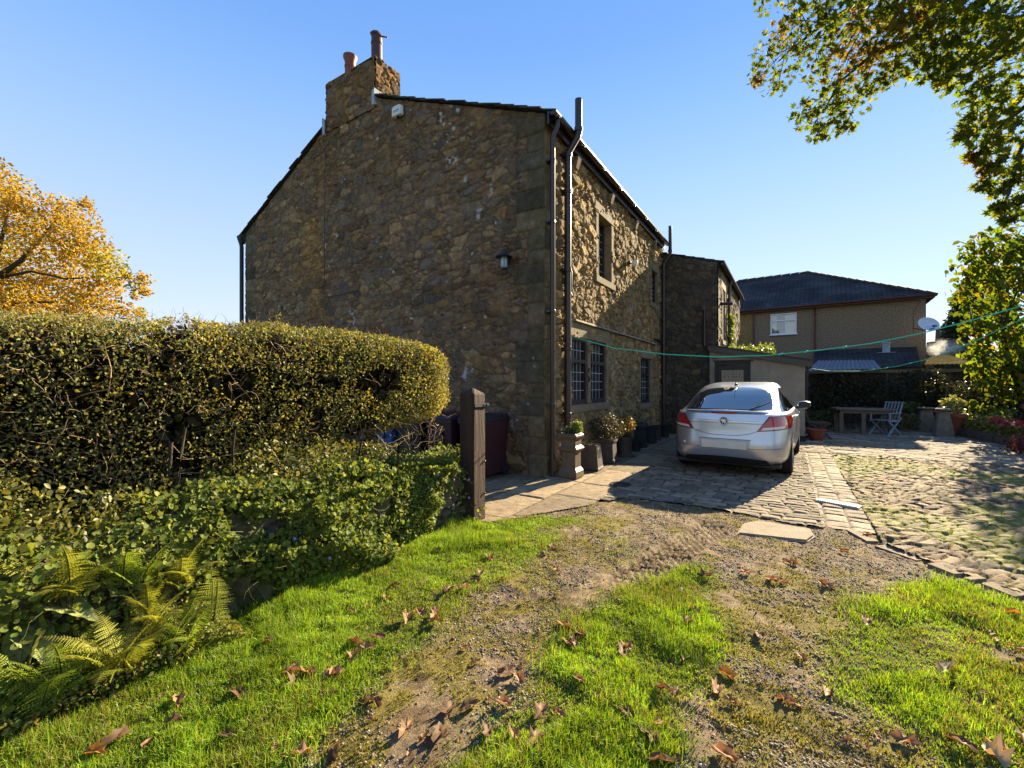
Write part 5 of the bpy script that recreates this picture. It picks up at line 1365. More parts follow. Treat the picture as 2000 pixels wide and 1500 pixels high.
def ring(z, n=60):
    yr, yf, w, nx = cz(z); pts = []
    ts = [math.sin(u*math.pi/2) for u in np.linspace(-1, 1, n)]
    ts = [math.copysign(1-(1-abs(t))**1.35, t) for t in ts]
    for t in ts: pts.append((t*w, rear_y(t*w, z), z))
    for t in reversed(ts[1:-1]): pts.append((t*w, front_y(t*w, z), z))
    return pts
zs = sorted(set(list(np.linspace(.20, .95, 22)) + [.965, .978, .985, .99, .998, 1.005, 1.02] + list(np.linspace(1.04, 1.44, 14)) + [1.452, 1.465, 1.478, 1.486, 1.49]))
V = []; F = []; rg = [ring(z) for z in zs]; m_ = len(rg[0])
for r in rg: V += r
for i in range(len(rg)-1):
    for k in range(m_):
        a, b_ = i*m_+k, i*m_+(k+1) % m_; F.append((a, b_, b_+m_, a+m_))
F.append(tuple((len(rg)-1)*m_+k for k in range(m_))); F.append(tuple(reversed(range(m_))))
body = MB().add(V, F).build("body", M_paint, car, smooth=True)
def rpatch(name, fn, nu, nv, matr, off=.004, parent=None, side=1):
    """patch on the rear: fn(u,v)->(x,z)"""
    V = []; 
    for i in range(nu+1):
        for j in range(nv+1):
            x, z = fn(i/nu, j/nv); e = .004
            y = rear_y(x, z)
            tx = Vector((2*e, rear_y(x+e, z)-rear_y(x-e, z), 0)); tz = Vector((0, rear_y(x, z+e)-rear_y(x, z-e), 2*e))
            n = tx.cross(tz); n.normalize()
            if n.y > 0: n = -n
            V.append(tuple(Vector((x, y, z)) + n*off))
    F = [(i*(nv+1)+j, (i+1)*(nv+1)+j, (i+1)*(nv+1)+j+1, i*(nv+1)+j+1) for i in range(nu) for j in range(nv)]
    return MB().add(V, F).build(name, matr, parent or car, smooth=True)
# rear window
def rw(u, v):
    z = 1.045 + v*.335; hwid = np.interp(z, [1.045, 1.12, 1.30, 1.38], [.655, .645, .575, .50]) 
    arch = -.012*(2*u-1)**2 - .035*abs(2*u-1)**5*(v > .8)
    return (2*u-1)*hwid, z + arch*v
rwin = rpatch("rear_window", rw, 28, 14, M_glassc, .006)
def rws(u, v): x, z = rw(u, v); return (x*1.045, 1.035 + (z-1.045)*1.065)
rpatch("rear_window_seal", rws, 28, 14, M_trim, .003)
# bright sky-lit parcel shelf strip seen through the glass is left to reflection
# side windows
def side_x(y, z):
    yr, yf, w, n = cz(z); yc = (yr+yf)/2; L = (yf-yr)/2
    q = min(1, abs(y-yc)/L)
    return w*max(0.0, 1-q**(n*1.9))**(1/n)
for sd in (-1, 1):
    V = []; nu, nv = 30, 8
    for i in range(nu+1):
        for j in range(nv+1):
            z = 1.0 + .38*j/nv; yr, yf, w, n = cz(z); y = yr+.34 + (yf-.30-yr-.34)*i/nu
            V.append((sd*(side_x(y, z)+.005), y, z))
    F = [(i*(nv+1)+j, (i+1)*(nv+1)+j, (i+1)*(nv+1)+j+1, i*(nv+1)+j+1) for i in range(nu) for j in range(nv)]
    MB().add(V, F).build("side_window", M_glassc, car, smooth=True)
    V = []
    for i in range(nu+1):
        for j in range(3):
            z = .975 + .016*j; yr, yf, w, n = cz(z); y = yr+.42 + (yf-.5-yr-.42)*i/nu; V.append((sd*(side_x(y, z)+.007), y, z))
    F = [(i*3+j, (i+1)*3+j, (i+1)*3+j+1, i*3+j+1) for i in range(nu) for j in range(2)]
    MB().add(V, F).build("window_trim", M_chrome, car, smooth=True)
    for yy in (.60, 1.62):
        h_ = MB(); x0 = side_x(yy, .90); h_.tube([(sd*(x0-.01), yy-.11, .90), (sd*(x0+.035), yy-.08, .905), (sd*(x0+.035), yy+.08, .905), (sd*(x0-.01), yy+.11, .90)], .014, 8); h_.build("door_handle", M_paint, car, smooth=True)
    # mirrors
    mr = MB(); mr.lathe([(.001, -.11), (.06, -.095), (.082, -.03), (.085, .04), (.06, .10), (.001, .115)], 16, Matrix.Translation((sd*1.02, 1.83, 1.05)) @ Matrix.Rotation(R(90), 4, 'Y') @ Matrix.Diagonal((.85, .75, 1.0, 1)))
    mb_ = mr.build("door_mirror", M_paint, car, smooth=True)
    mg = MB(); mg.add([(sd*(.93), 1.763, .985), (sd*1.12, 1.763, .995), (sd*1.125, 1.765, 1.085), (sd*1.05, 1.767, 1.112), (sd*.935, 1.767, 1.10)], [(0,1,2,3,4)] if sd > 0 else [(4,3,2,1,0)]); mg.build("mirror_glass", M_trim, mb_)
    ms = MB(); ms.tube([(sd*.83, 1.85, .98), (sd*.95, 1.84, 1.01)], [.03, .028], 8); ms.build("mirror_arm", M_trim, mb_)
# tail lamps: angular, wrapping round the corner
def lamp(sd, k0, k1, name, matr, off):
    def fn(u, v):
        z = .735 + .215*v
        xi = np.interp(v, [0, .12, 1], [.475, .50, .645]); xo = np.interp(v, [0, .15, .6, 1], [.895, .905, .906, .882])
        z += .035*u*(1-v) + .0*u
        zz = .735 + (z-.735)
        return sd*(xi + (xo-xi)*u), k0 + (k1-k0)*0 + zz
    return fn
for sd in (-1, 1):
    base = lamp(sd, 0, 0, '', None, 0)
    tl = rpatch("tail_lamp", lambda u, v: base(u, v), 18, 12, M_red, .008)
    rpatch("clear_lens", lambda u, v: base(.10+.70*u, .04+.19*v+.01*u), 12, 5, M_clear, .011, tl)
    rpatch("lamp_surround", lambda u, v: (base(u, v)[0] - sd*.012*(1-2*u), base(u, v)[1] + .018*(v-.5)), 18, 12, M_trim, .004, tl)
# boot lid: spoiler lip, chrome bar, painted crease shade, shut lines
def rbar(name, x0, x1, zf, h, off, matr, n=30, d=None):
    V = []; F = []
    for i in range(n+1):
        x = x0+(x1-x0)*i/n; z = zf(x)
        for (dz, o) in ((-h/2, .001), (-h*.35, off), (h*.35, off), (h/2, .001)):
            V.append((x, rear_y(x, z+dz)-o, z+dz))
    F = [(i*4+j, (i+1)*4+j, (i+1)*4+j+1, i*4+j+1) for i in range(n) for j in range(3)]
    return MB().add(V, F).build(name, matr, car, smooth=True)
V = []; F = []; n = 36
for i in range(n+1):
    x = -.70 + 1.40*i/n; q = 1-abs(x/.70)**4
    y0 = rear_y(x, 1.03); dz = -.018*(x/.7)**2
    sec = [(y0+.06, 1.042), (y0-.02, 1.036), (y0-.15*q-.03, 1.028+.012*q), (y0-.165*q-.03, 1.016+.008*q), (y0-.12*q-.03, .992), (rear_y(x, .965)+.004, .958)]
    V += [(x, a, b+dz) for a, b in sec]
m6 = 6
F = [(i*m6+j, (i+1)*m6+j, (i+1)*m6+j+1, i*m6+j+1) for i in range(n) for j in range(m6-1)] + [tuple(range(m6)), tuple(n*m6+k for k in reversed(range(m6)))]
MB().add(V, F).build("spoiler", M_paint, car, smooth=True)
b = MB(); yb = rear_y(0, 1.0)-.165
V = [(x, -.9-.172-.002*0+ .03*abs(x/.2)**2, z) for x in np.linspace(-.19, .19, 9) for z in (.988, 1.012)]
V = [(x, rear_y(0, 1.03)-.198+.02*(x/.19)**2, z) for x, _, z in V]
b.add(V, [(i*2, (i+1)*2, (i+1)*2+1, i*2+1) for i in range(8)]); b.build("brake_light", M_red, car)
rbar("chrome_bar", -.50, .50, lambda x: .868+.0*x, .030, .022, M_chrome)
rpatch("boot_crease_shade", lambda u, v: ((2*u-1)*.62, .835 + .012*v), 24, 2, mat("crease_shade_paint", (.34,.35,.37), .4, .5, metal=.5, var=.1), .0035)  # flat band, the crease's shade put into a darker paint
shut = mat("shut_and_shade_line", (.03, .03, .035), .6, .3, var=0)
def line(name, pts, w=.007, off=.0035):
    V = []; F = []
    for i, (x, z) in enumerate(pts):
        a, c = pts[max(0, i-1)], pts[min(len(pts)-1, i+1)]; dx, dz = c[0]-a[0], c[1]-a[1]; L = math.hypot(dx, dz); nx_, nz_ = -dz/L*w/2, dx/L*w/2
        for s in (-1, 1): V.append((x+s*nx_, rear_y(x+s*nx_, z+s*nz_)-off, z+s*nz_))
    F = [(i*2, i*2+2, i*2+3, i*2+1) for i in range(len(pts)-1)]
    return MB().add(V, F).build(name, shut, car)
line("boot_shut_line", [(x, .655+.075*abs(x/.47)**3) for x in np.linspace(-.47, .47, 30)])
line("bumper_crease_shade", [(x, .455+.02*abs(x/.85)**2) for x in np.linspace(-.85, .85, 40)], .005, .002)  # dark strip drawn for the shade of a crease, surface left smooth
# bumper: plate recess shade painted as a flat darker patch, lower black valance
rpatch("plate_recess_shade", lambda u, v: ((2*u-1)*(.385-.03*(1-v)), .44 + .155*v), 14, 6, mat("recess_shade_paint", (.36,.36,.37), .4, .5, metal=.4, var=.1), .004)
rpatch("recess_edge_shade", lambda u, v: ((2*u-1)*.39, .592 + .008*v), 14, 1, shut, .006)  # dark strip painted for the shade under the recess's top edge
pb = MB(); y0 = rear_y(0, .50)-.018; pb.box(-.335, .335, y0-.006, y0+.012, .452, .572)
pb.build("number_plate", mat("blank_plate", (.60, .55, .45), .5, .4, var=.12, vscale=3), car, bevel=.004)
rpatch("lower_valance", lambda u, v: ((2*u-1)*(.66-.06*v), .205 + .09*v+.03*(1-(2*u-1)**2)*v), 20, 4, M_trim, .006)
for x in (-.62, -.33, .33, .62):
    pk = MB(); y = rear_y(x, .50); pk.lathe([(.024, 0), (.024, .004), (.018, .006)], 14, Matrix.Translation((x, y-.001, .505)) @ Matrix.Rotation(R(90), 4, 'X')); pk.build("parking_sensor", mat("sensor_silver", (.5,.5,.51), .4, .5, metal=.5, var=0), car)
# round badge with a simple beast-like emblem
bd = empty("badge", (0, rear_y(0, .87)-.022, .87)); bd.parent = car
b = MB(); b.lathe([(.068, -.006), (.068, .006), (.062, .016), (.053, .012), (.052, .0)], 28, Matrix.Rotation(R(90), 4, 'X'), cap=False); b.build("ring", M_chrome, bd, smooth=True)
b = MB(); b.lathe([(.055, 0), (.055, .006)], 24, Matrix.Rotation(R(90), 4, 'X')); b.build("disc", mat("badge_dark", (.05,.05,.06), .3, .5, var=0), bd)
gp = [(x*.95, z*.95) for x, z in [(-.046,.020),(-.030,.034),(-.010,.040),(.004,.030),(.016,.040),(.034,.034),(.030,.020),(.042,.008),(.030,.002),(.036,-.016),(.026,-.036),(.012,-.046),(.016,-.026),(.008,-.010),(-.004,-.018),(-.006,-.040),(-.020,-.034),(-.016,-.014),(-.026,.004),(-.036,.006)]]
b = MB(); n = len(gp); b.add([(x, -.008, z) for x, z in gp] + [(x, -.014, z) for x, z in gp], [tuple(range(n)), tuple(reversed(range(n, 2*n)))] + [(i, (i+1) % n, (i+1) % n+n, i+n) for i in range(n)]); b.build("emblem", M_chrome, bd)
def text_mesh(name, body_, size, loc, rot, matr, parent, ext=.002, sx=1.0):
    cu = bpy.data.curves.new(name, 'FONT'); cu.body = body_; cu.size = size; cu.extrude = ext; cu.align_x = 'CENTER'
    o = bpy.data.objects.new(name, cu); COL.objects.link(o); cu.materials.append(matr)
    bpy.context.view_layer.update()
    me = bpy.data.meshes.new_from_object(o.evaluated_get(bpy.context.evaluated_depsgraph_get())); bpy.data.objects.remove(o)
    o = bpy.data.objects.new(name, me); COL.objects.link(o); me.materials.clear(); me.materials.append(matr)
    o.location = loc; o.rotation_euler = rot; o.scale = (sx, 1, 1); o.parent = parent; return o
text_mesh("lettering", "INSIGNIA", .046, (-.36, rear_y(-.36, .705)-.006, .695), (R(90), 0, R(-3)), M_chrome, car, .002, 1.25)
# wiper, aerial
b = MB(); 
def onr(x, z, o=.02): return (x, rear_y(x, z)-o, z)
b.tube([onr(.36, 1.055, .02), onr(.47, 1.10, .035), onr(.60, 1.16, .03)], [.014, .009, .006], 6); b.tube([onr(.40, 1.085, .028), onr(.62, 1.20, .018)], .006, 5); b.build("rear_wiper", M_trim, car)
b = MB(); b.lathe([(.03, 0), (.022, .03), (.006, .045)], 10, Matrix.Translation((-.04, .62, 1.425))); b.tube([(-.04, .62, 1.455), (-.05, .30, 1.68)], [.005, .003], 6); b.build("roof_aerial", M_trim, car)
# front lamps and grille (out of sight from here, but there)
for sd in (-1, 1):
    V = []; nu = 8
    for i in range(nu+1):
        for j in range(4):
            x = sd*(.50+.36*i/nu); z = .62+.16*j/3; V.append((x, front_y(x, z)+.006, z))
    MB().add(V, [(i*4+j, (i+1)*4+j, (i+1)*4+j+1, i*4+j+1) for i in range(nu) for j in range(3)]).build("headlight", M_clear, car, smooth=True)
b = MB(); V = [(x, front_y(x, z)+.006, z) for x in np.linspace(-.4, .4, 9) for z in (.58, .72)]
b.add(V, [(i*2, (i+1)*2, (i+1)*2+1, i*2+1) for i in range(8)]); b.build("grille", M_trim, car)
V = []
for i in range(15):
    for j in range(7):
        z = 1.03+.36*j/6; w = np.interp(z, [1.03, 1.39], [.70, .52]); x = (2*i/14-1)*w; V.append((x, front_y(x, z)+.006, z))
MB().add(V, [(i*7+j, (i+1)*7+j, (i+1)*7+j+1, i*7+j+1) for i in range(14) for j in range(6)]).build("windscreen", M_glassc, car, smooth=True)
# wheels
for (sx, wy) in ((-1, 0), (1, 0), (-1, 2.737), (1, 2.737)):
    T = Matrix.Translation((sx*.79, wy, .325)) @ Matrix.Rotation(R(90*sx), 4, 'Y')
    b = MB(); b.lathe([(.20, -.115), (.30, -.115), (.322, -.10), (.325, -.06), (.325, .07), (.318, .105), (.295, .122), (.225, .128), (.215, .10)], 40, T); wh = b.build("wheel", M_tyre, car, smooth=True)
    b = MB(); b.lathe([(.215, .09), (.222, .122), (.20, .118), (.19, .06), (.05, .07), (.045, .10), (.001, .10)], 40, T)
    for k in range(7):
        a = k*2*math.pi/7; b.box(-.02, .02, .04, .20, .08, .108, T @ Matrix.Rotation(a, 4, 'Z'))
    b.build("rim", mat("alloy", (.5,.5,.52), .3, .5, metal=.8, var=.05) if (sx, wy) == (-1, 0) else bpy.data.materials["alloy"], wh, smooth=True)
    V = []; n = 24   # dark wheel arch lip on the body side
    for k in range(n+1):
        a = math.pi*(-.12+1.24*k/n)
        for rr in (.335, .375): 
            y, z = wy+rr*math.cos(a), .325+rr*math.sin(a); V.append((sx*(side_x(y, max(.2, z))+.004), y, z))
    MB().add(V, [(2*k, 2*k+2, 2*k+3, 2*k+1) for k in range(n)]).build("wheel_arch", M_trim, car)
b = MB(); b.box(-.78, .78, -.70, 3.4, .17, .215); b.build("underbody", M_trim, car)
# ================================================================== post, bins, pots, furniture, washing lines
M_post = mat("dark_stained_oak", (.050, .027, .018), .75, .3, var=.45, vscale=9, bump=.9, bscale=22, stretch=(1, 1, .12))
px_, py_ = G(925, 1020)
post = empty("gate_post", (px_-.02, py_+.10, 0), HA+R(-1), "dark brown square timber gate post with pointed top at the end of the hedge", "post")
b = MB(); h_ = .098; V = [(-h_,-h_,-.05),(h_,-h_,-.05),(h_,h_,-.05),(-h_,h_,-.05),(-h_,-h_,1.345),(h_,-h_,1.345),(h_,h_,1.345),(-h_,h_,1.345),(0,0,1.415)]
b.add(V, [(3,2,1,0),(0,1,5,4),(1,2,6,5),(2,3,7,6),(3,0,4,7),(4,5,8),(5,6,8),(6,7,8),(7,4,8)]); b.build("timber", M_post, post, bevel=.007)
b = MB(); b.box(-h_-.004, h_+.045, -h_-.014, -h_-.001, 1.205, 1.245); b.box(h_+.0, h_+.05, -h_-.022, -h_+.004, 1.215, 1.235); b.tube([(h_-.04, -h_-.02, 1.225), (h_-.04, -h_-.01, 1.225)], .012, 8); b.build("latch_bracket", M_iron, post, bevel=.003)
b = MB()
for z in (.28, .62): b.lathe([(.010, 0), (.010, .012), (.004, .016)], 8, Matrix.Translation((h_-.02, -h_, z)) @ Matrix.Rotation(R(90), 4, 'X'))
b.lathe([(.014, 0), (.012, .03), (.004, .035)], 8, Matrix.Translation((h_, -.02, .30)) @ Matrix.Rotation(R(90), 4, 'Y')); b.build("bolt_heads", M_iron, post)

def wheelie(t, off, bodycol, lidcol, label, rz=0):
    o = Vector((HC.x - UY*t - UX*off, HC.y + UX*t - UY*off, 0))
    r = empty("wheelie_bin", o, HA - math.pi/2 + rz, label, "bin", "wheeled bins along the gable wall"); r.scale = (.94, .94, .93)   # local -y faces away from the gable
    b = MB(); b.frustum(0, 0, .06, .93, .24, .26, .285, .32); b.box(-.30, .30, -.335, .335, .90, .95)
    b.box(-.10, .10, -.34, -.325, .55, .75)
    b.build("body", bodycol, r, bevel=.018)
    l = MB(); V = [(-.31,-.36,.955),(.31,-.36,.955),(.31,.34,.955),(-.31,.34,.955),(-.28,-.32,1.00),(.28,-.32,1.00),(.28,.30,1.05),(-.28,.30,1.05)]
    l.add(V, [(0,3,2,1),(4,5,6,7),(0,1,5,4),(1,2,6,5),(2,3,7,6),(3,0,4,7)]); l.tube([(-.27, .36, 1.0), (.27, .36, 1.0)], .016, 8); l.build("lid", lidcol, r, bevel=.015)
    for sx in (-1, 1):
        w = MB(); w.lathe([(.10, -.03), (.105, 0), (.10, .03)], 20, Matrix.Translation((sx*.235, .27, .105)) @ Matrix.Rotation(R(90), 4, 'Y')); w.build("wheel", M_tyre, r, smooth=True)
    return r
M_mar = mat("maroon_plastic", (.034, .010, .016), .45, .4, var=.15); M_bbl = mat("black_bin_plastic", (.014, .015, .017), .45, .4, var=.15); M_blu = mat("blue_plastic", (.012, .07, .24), .4, .4, var=.15)
wheelie(.86, .40, M_mar, M_bbl, "maroon wheeled bin with a black lid just right of the timber post")
wheelie(1.52, .44, M_mar, M_mar, "all maroon wheeled bin between the hedge end and the timber post")
wheelie(2.18, .46, M_bbl, M_bbl, "black wheeled bin tucked behind the hedge end")
wheelie(2.80, .50, M_blu, M_blu, "blue wheeled bin glimpsed through the bare hedge foot")
wheelie(3.55, .50, M_mar, M_bbl, "maroon wheeled bin behind the hedge, left of the blue bin")

# ---- planters along the cottage front
M_pot = mat("salt_glazed_stoneware", (.105, .066, .038), .5, .45, var=.3, vscale=8, bump=.25, bscale=40, patch=((.10,.085,.03), 5, .58))
M_pot2 = mat("dark_stoneware", (.060, .045, .035), .6, .4, var=.3, vscale=8, bump=.25, bscale=40)
M_pot3 = mat("black_planter", (.022, .024, .028), .5, .4, var=.2)
g = np.random.default_rng(61)
def tuft(parent, c, rad, hgt, N, palette, size, tmpl=OVAL, base=.0, matr=None, name="plant"):
    u = g.normal(size=(N, 3)); u /= np.linalg.norm(u, axis=1, keepdims=True); r = g.random(N)**.4
    P = np.array(c) + np.stack([u[:, 0]*rad*r, u[:, 1]*rad*r, hgt*(.5+.5*u[:, 2]*r)+base], 1)
    return leaf_mesh(name, P, g.uniform(size*.6, size*1.3, N), pick(g, N, palette, .3), matr or M_leaf, parent, tmpl, g, normal=np.array([0, 0, .5]))
def planter(s, p, prof, sq, label, matr, rz=0.0, n=20):
    o = hw(s, p); r = empty("planter_pot", o, HA+rz, label, "plant pot", "pots along the cottage wall")
    b = MB(); b.lathe(prof, n, None, sq); b.build("pot", matr, r, bevel=.008 if sq else 0, smooth=not sq)
    zt_ = prof[-1][1]; b = MB(); rr = prof[-1][0]*.88; b.lathe([(rr, zt_-.0), (rr*.3, zt_+.012)], n, None, sq); b.build("soil", mat("potting_soil", (.03,.022,.016), .95, .1) if "potting_soil" not in bpy.data.materials else bpy.data.materials["potting_soil"], r)
    return r
r = planter(.22, .36, [(.135, 0), (.15, .02), (.145, .12), (.115, .16), (.112, .40), (.155, .44), (.155, .47), (.12, .50), (.118, .60), (.15, .63), (.15, .67), (.128, .69)], True, "tall square chimney pot planter with ivy at the corner of the cottage", M_pot, 0)
tuft(r, (.06, -.06, .66), .10, .22, 520, [(.17,.22,.04),(.12,.17,.03),(.22,.26,.07)], .035)
tuft(r, (-.05, .05, .66), .10, .13, 260, [(.05,.06,.05),(.07,.085,.06)], .03)
r = planter(1.02, .36, [(.17, 0), (.175, .03), (.165, .05), (.13, .40), (.135, .42)], True, "low empty square tapered stoneware pot second from the corner", M_pot2, .1)
r = planter(1.78, .38, [(.16, 0), (.175, .02), (.165, .07), (.14, .08), (.125, .36), (.15, .39), (.15, .43)], True, "square tapered pot holding the large dark twiggy shrub", M_pot2, .05)
tuft(r, (0, 0, .40), .34, .50, 2600, [(.055,.050,.022),(.07,.045,.02),(.04,.045,.02)], .026)
b = MB()
for i in range(16):
    a = i*2.4; b.tube([(0, 0, .4), (.12*math.cos(a), .12*math.sin(a), .62), (.30*math.cos(a)*(.5+.5*random.random()), .30*math.sin(a), .85)], [.006, .004, .002], 4)
b.build("stems", M_bark, r)
r = planter(2.62, .42, [(.19, 0), (.19, .04), (.15, .06), (.15, .30), (.17, .34), (.165, .40)], False, "round dark pot with the orange and green heather", M_pot2)
tuft(r, (.03, -.03, .40), .19, .42, 1700, [(.27,.12,.02),(.22,.09,.015),(.20,.17,.02),(.13,.14,.02)], .03, KITE)
r = planter(4.05, .34, [(.15, 0), (.15, .06), (.12, .08), (.12, .42), (.15, .44), (.15, .50), (.12, .56)], True, "tall dark square pot below the far ground floor window", M_pot3, .08)
r = planter(4.85, .34, [(.13, 0), (.11, .38), (.125, .40)], True, "plain dark square pot with a cane in it", M_pot3, .02)
b = MB(); b.tube([(.02, 0, .35), (.03, .0, .72)], .008, 5); b.build("cane", M_wood_fr, r)
r = planter(5.55, .32, [(.12, 0), (.10, .34), (.12, .37)], False, "small round dark pot just before the wide tub at the far end", M_pot2)
r = planter(6.25, .34, [(.14, 0), (.15, .30), (.17, .33)], False, "wide black tub near the far drainpipe", M_pot3)
r = planter(3.45, .40, [(.10, 0), (.12, .20), (.13, .22)], False, "small black plastic pot between the heather and tall dark pot", M_pot3)

# ---- garden table, chairs, tubs
M_teak = mat("weathered_timber", (.12, .095, .07), .8, .25, var=.3, vscale=6, bump=.3, bscale=30, stretch=(.2, 1, 1))
M_teakd = mat("dark_timber", (.05, .032, .025), .7, .3, var=.3)
M_steam = mat("blue_grey_timber", (.20, .23, .27), .7, .3, var=.2)
tl, tr = at(1628, 797, 13.2), at(1742, 797, 12.6); tc_ = (tl+tr)/2; ta = math.atan2(tr.y-tl.y, tr.x-tl.x); tw = (tr-tl).length
tab = empty("garden_table", (tc_.x, tc_.y, 0), ta, "long weathered timber table at the back of the courtyard", "table")
b = MB(); 
for i in range(5): b.box(-tw/2, tw/2, -.42+i*.17, -.26+i*.17, .69, .735)
b.build("tabletop", M_teak, tab, bevel=.006)
b = MB(); b.box(-tw/2+.1, tw/2-.1, -.34, -.31, .59, .688); b.box(-tw/2+.1, tw/2-.1, .31, .34, .59, .688); b.build("apron", M_teak, tab)
for x, y in ((-tw/2+.12, -.33), (tw/2-.12, -.33), (-tw/2+.12, .33), (tw/2-.12, .33), (-.05, -.33), (.12, .30)):
    b = MB(); b.box(x-.05, x+.05, y-.05, y+.05, 0, .60); b.build("leg", M_teak, tab, bevel=.005)
def folding_chair(loc, rz, matr, label, recl=.35, arms=True):
    c = empty("folding_chair", loc, rz, label, "chair"); L = .5
    b = MB()
    for i in range(5): b.box(-.24, .24, -.24+i*.095, -.165+i*.095, .42, .44)
    b.box(-.25, -.22, -.25, .24, .39, .418); b.box(.22, .25, -.25, .24, .39, .418); b.build("seat", matr, c)
    b = MB(); t = math.sin(recl); u = math.cos(recl)
    for i in range(6): x = -.20+i*.08; b.bar((x, .22, .44), (x, .22+.55*t, .44+.55*u), .05, .016, up=(1, 0, 0))
    for z in (.08, .53): b.bar((-.24, .22+z*t-.01, .44+z*u), (.24, .22+z*t-.01, .44+z*u), .045, .02)
    b.build("backrest", matr, c)
    for sx in (-.235, .235):
        b = MB(); b.bar((sx, -.28, 0), (sx, .30, .50), .03, .045); b.build("leg", matr, c)
        b = MB(); b.bar((sx*.9, .34, 0), (sx*.9, -.22, .41), .03, .045); b.build("leg", matr, c)
        if arms: b = MB(); b.bar((sx, -.22, .62), (sx, .30, .64), .05, .022); b.bar((sx, -.20, .41), (sx, -.20, .61), .03); b.build("arm", matr, c)
    return c
q = at(1728, 838, 12.4); folding_chair((q.x, q.y, 0), R(-70), M_steam, "blue grey reclining folding chair at the right end of the table", .42)
x, y = G(1594, 858); folding_chair((x+.18, y+.25, 0), R(72), M_teakd, "dark folding chair with pale seat beside the porch corner", .30, False)
x, y = G(1590, 858); tub = empty("terracotta_bowl", (x-.05, y-.15, 0), 0, "round reddish terracotta bowl at the foot of the porch corner", "bowl")
b = MB(); b.lathe([(.12, 0), (.15, .03), (.20, .24), (.225, .25), (.225, .29), (.20, .29), (.18, .20), (.02, .18)], 24); b.build("bowl", M_terra, tub, smooth=True)
def stone_stand(px, py, top_y, label, w=.20):
    x, y = G(px, py); z = CAM_H+(750-top_y)/FPX*y
    r = empty("staddle_stone", (x, y, 0), HA, label, "stone planter")
    b = MB(); b.lathe([(w*1.15, 0), (w*1.0, z*.35), (w*.72, z*.75), (w*.70, z-.09)], 16, None, True); b.build("pillar", M_teak if False else mat("weathered_stone", (.17,.14,.10), .95, .15, var=.35, bump=.5), r, bevel=.015)
    b = MB(); b.lathe([(w*.75, z-.09), (w*1.05, z-.06), (w*1.1, z-.02), (w*.8, z)], 16); b.build("cap", bpy.data.materials["weathered_stone"], r, smooth=True)
    return r
stone_stand(1808, 842, 795, "left weathered stone mushroom stand by the flower bed")
stone_stand(1842, 852, 797, "right weathered stone stand beside the terracotta pot", .17)
def tpot(px, py, hz, r, label, plant, group="terracotta pots in the courtyard"):
    x, y = G(px, py); o = empty("terracotta_pot", (x, y, 0), 0, label, "plant pot", group)
    b = MB(); b.lathe([(r*.62, 0), (r*.9, hz*.8), (r*1.05, hz*.82), (r*1.05, hz), (r*.9, hz), (r*.8, hz*.85), (.01, hz*.84)], 20); b.build("pot", M_terra, o, smooth=True)
    if plant: tuft(o, (0, 0, hz), *plant)
    return o
tpot(1862, 850, .62, .24, "tall terracotta pot with pale variegated plant by the flower bed", (.26, .48, 420, [(.24,.25,.08),(.14,.17,.04),(.33,.32,.16)], .09))
tpot(1777, 838, .5, .22, "terracotta pot with green plant behind the left stone stand", (.3, .4, 360, [(.07,.10,.03),(.10,.13,.03)], .08))
x, y = G(2035, 872); 
o_ = empty("terracotta_pot", (x-.0, y, 0), 0, "large rusty terracotta pot at the right edge below the small tree", "plant pot", "terracotta pots in the courtyard")
b = MB(); b.lathe([(.20, .0), (.22, .45), (.27, .85), (.31, .87), (.31, .97), (.27, .97), (.22, .9), (.01, .88)], 20); b.build("pot", M_terra, o_, smooth=True)

# flower bed with low kerb wall
bed = empty("flower_bed", (*G(1910, 858), 0), 0, "raised flower bed with low dark stone edging on the right of the courtyard", "flower bed")
bo = np.array((*G(1910, 858), 0)); e0 = np.array((*G(1832, 842), 0)); e1_ = np.array((*G(2040, 884), 0))
b = MB(); d = e1_-e0; Lb = np.linalg.norm(d); n = 9
for i in range(n):
    a = e0-bo+d*(i/n); c = e0-bo+d*((i+.97)/n); b.bar((a[0], a[1], .10), (c[0], c[1], .10+random.uniform(-.015, .015)), .22, .24)
b.build("edging", mat("edging_stone", (.10,.08,.06), .95, .1, var=.4, bump=.6), bed, bevel=.02)
N = 2600; t = g.random(N); q = g.random(N); bk = np.array([.55, .84, 0]); P = (e0-bo) + d*t[:, None] + bk*(.15+1.7*q)[:, None]; P[:, 2] = .12 + (.28+.25*q)*g.random(N)**.6*(.5+fbm(t*14, q*6, 900))
leaf_mesh("foliage", P, g.uniform(.05, .11, N), pick(g, N, [(.16,.19,.03),(.10,.13,.03),(.22,.22,.05),(.07,.10,.025)], .3), M_leaf, bed, OVAL, g, normal=np.array([0, -.2, .8]), jitter=.7)
N = 260; t = np.concatenate([g.normal(.05, .03, 90), g.normal(.8, .12, 170)]); q = g.random(N)*.8; P = (e0-bo) + d*t[:, None] + bk*(.1+1.2*q)[:, None]; P[:, 2] = .42+.18*g.random(N)
leaf_mesh("blossom", P, g.uniform(.04, .08, N), pick(g, N, [(.42,.04,.08),(.5,.18,.22),(.40,.03,.03)], .2), M_leafdry, bed, ROUND, g)
b = MB(); p0 = e0-bo+bk*.1; b.add([tuple(e0-bo+np.array([0,0,.16])), tuple(e1_-bo+np.array([0,0,.16])), tuple(e1_-bo+bk*2.2+np.array([0,0,.2])), tuple(e0-bo+bk*2.2+np.array([0,0,.2]))], [(0,1,2,3)]); b.build("soil", bpy.data.materials["potting_soil"], bed)

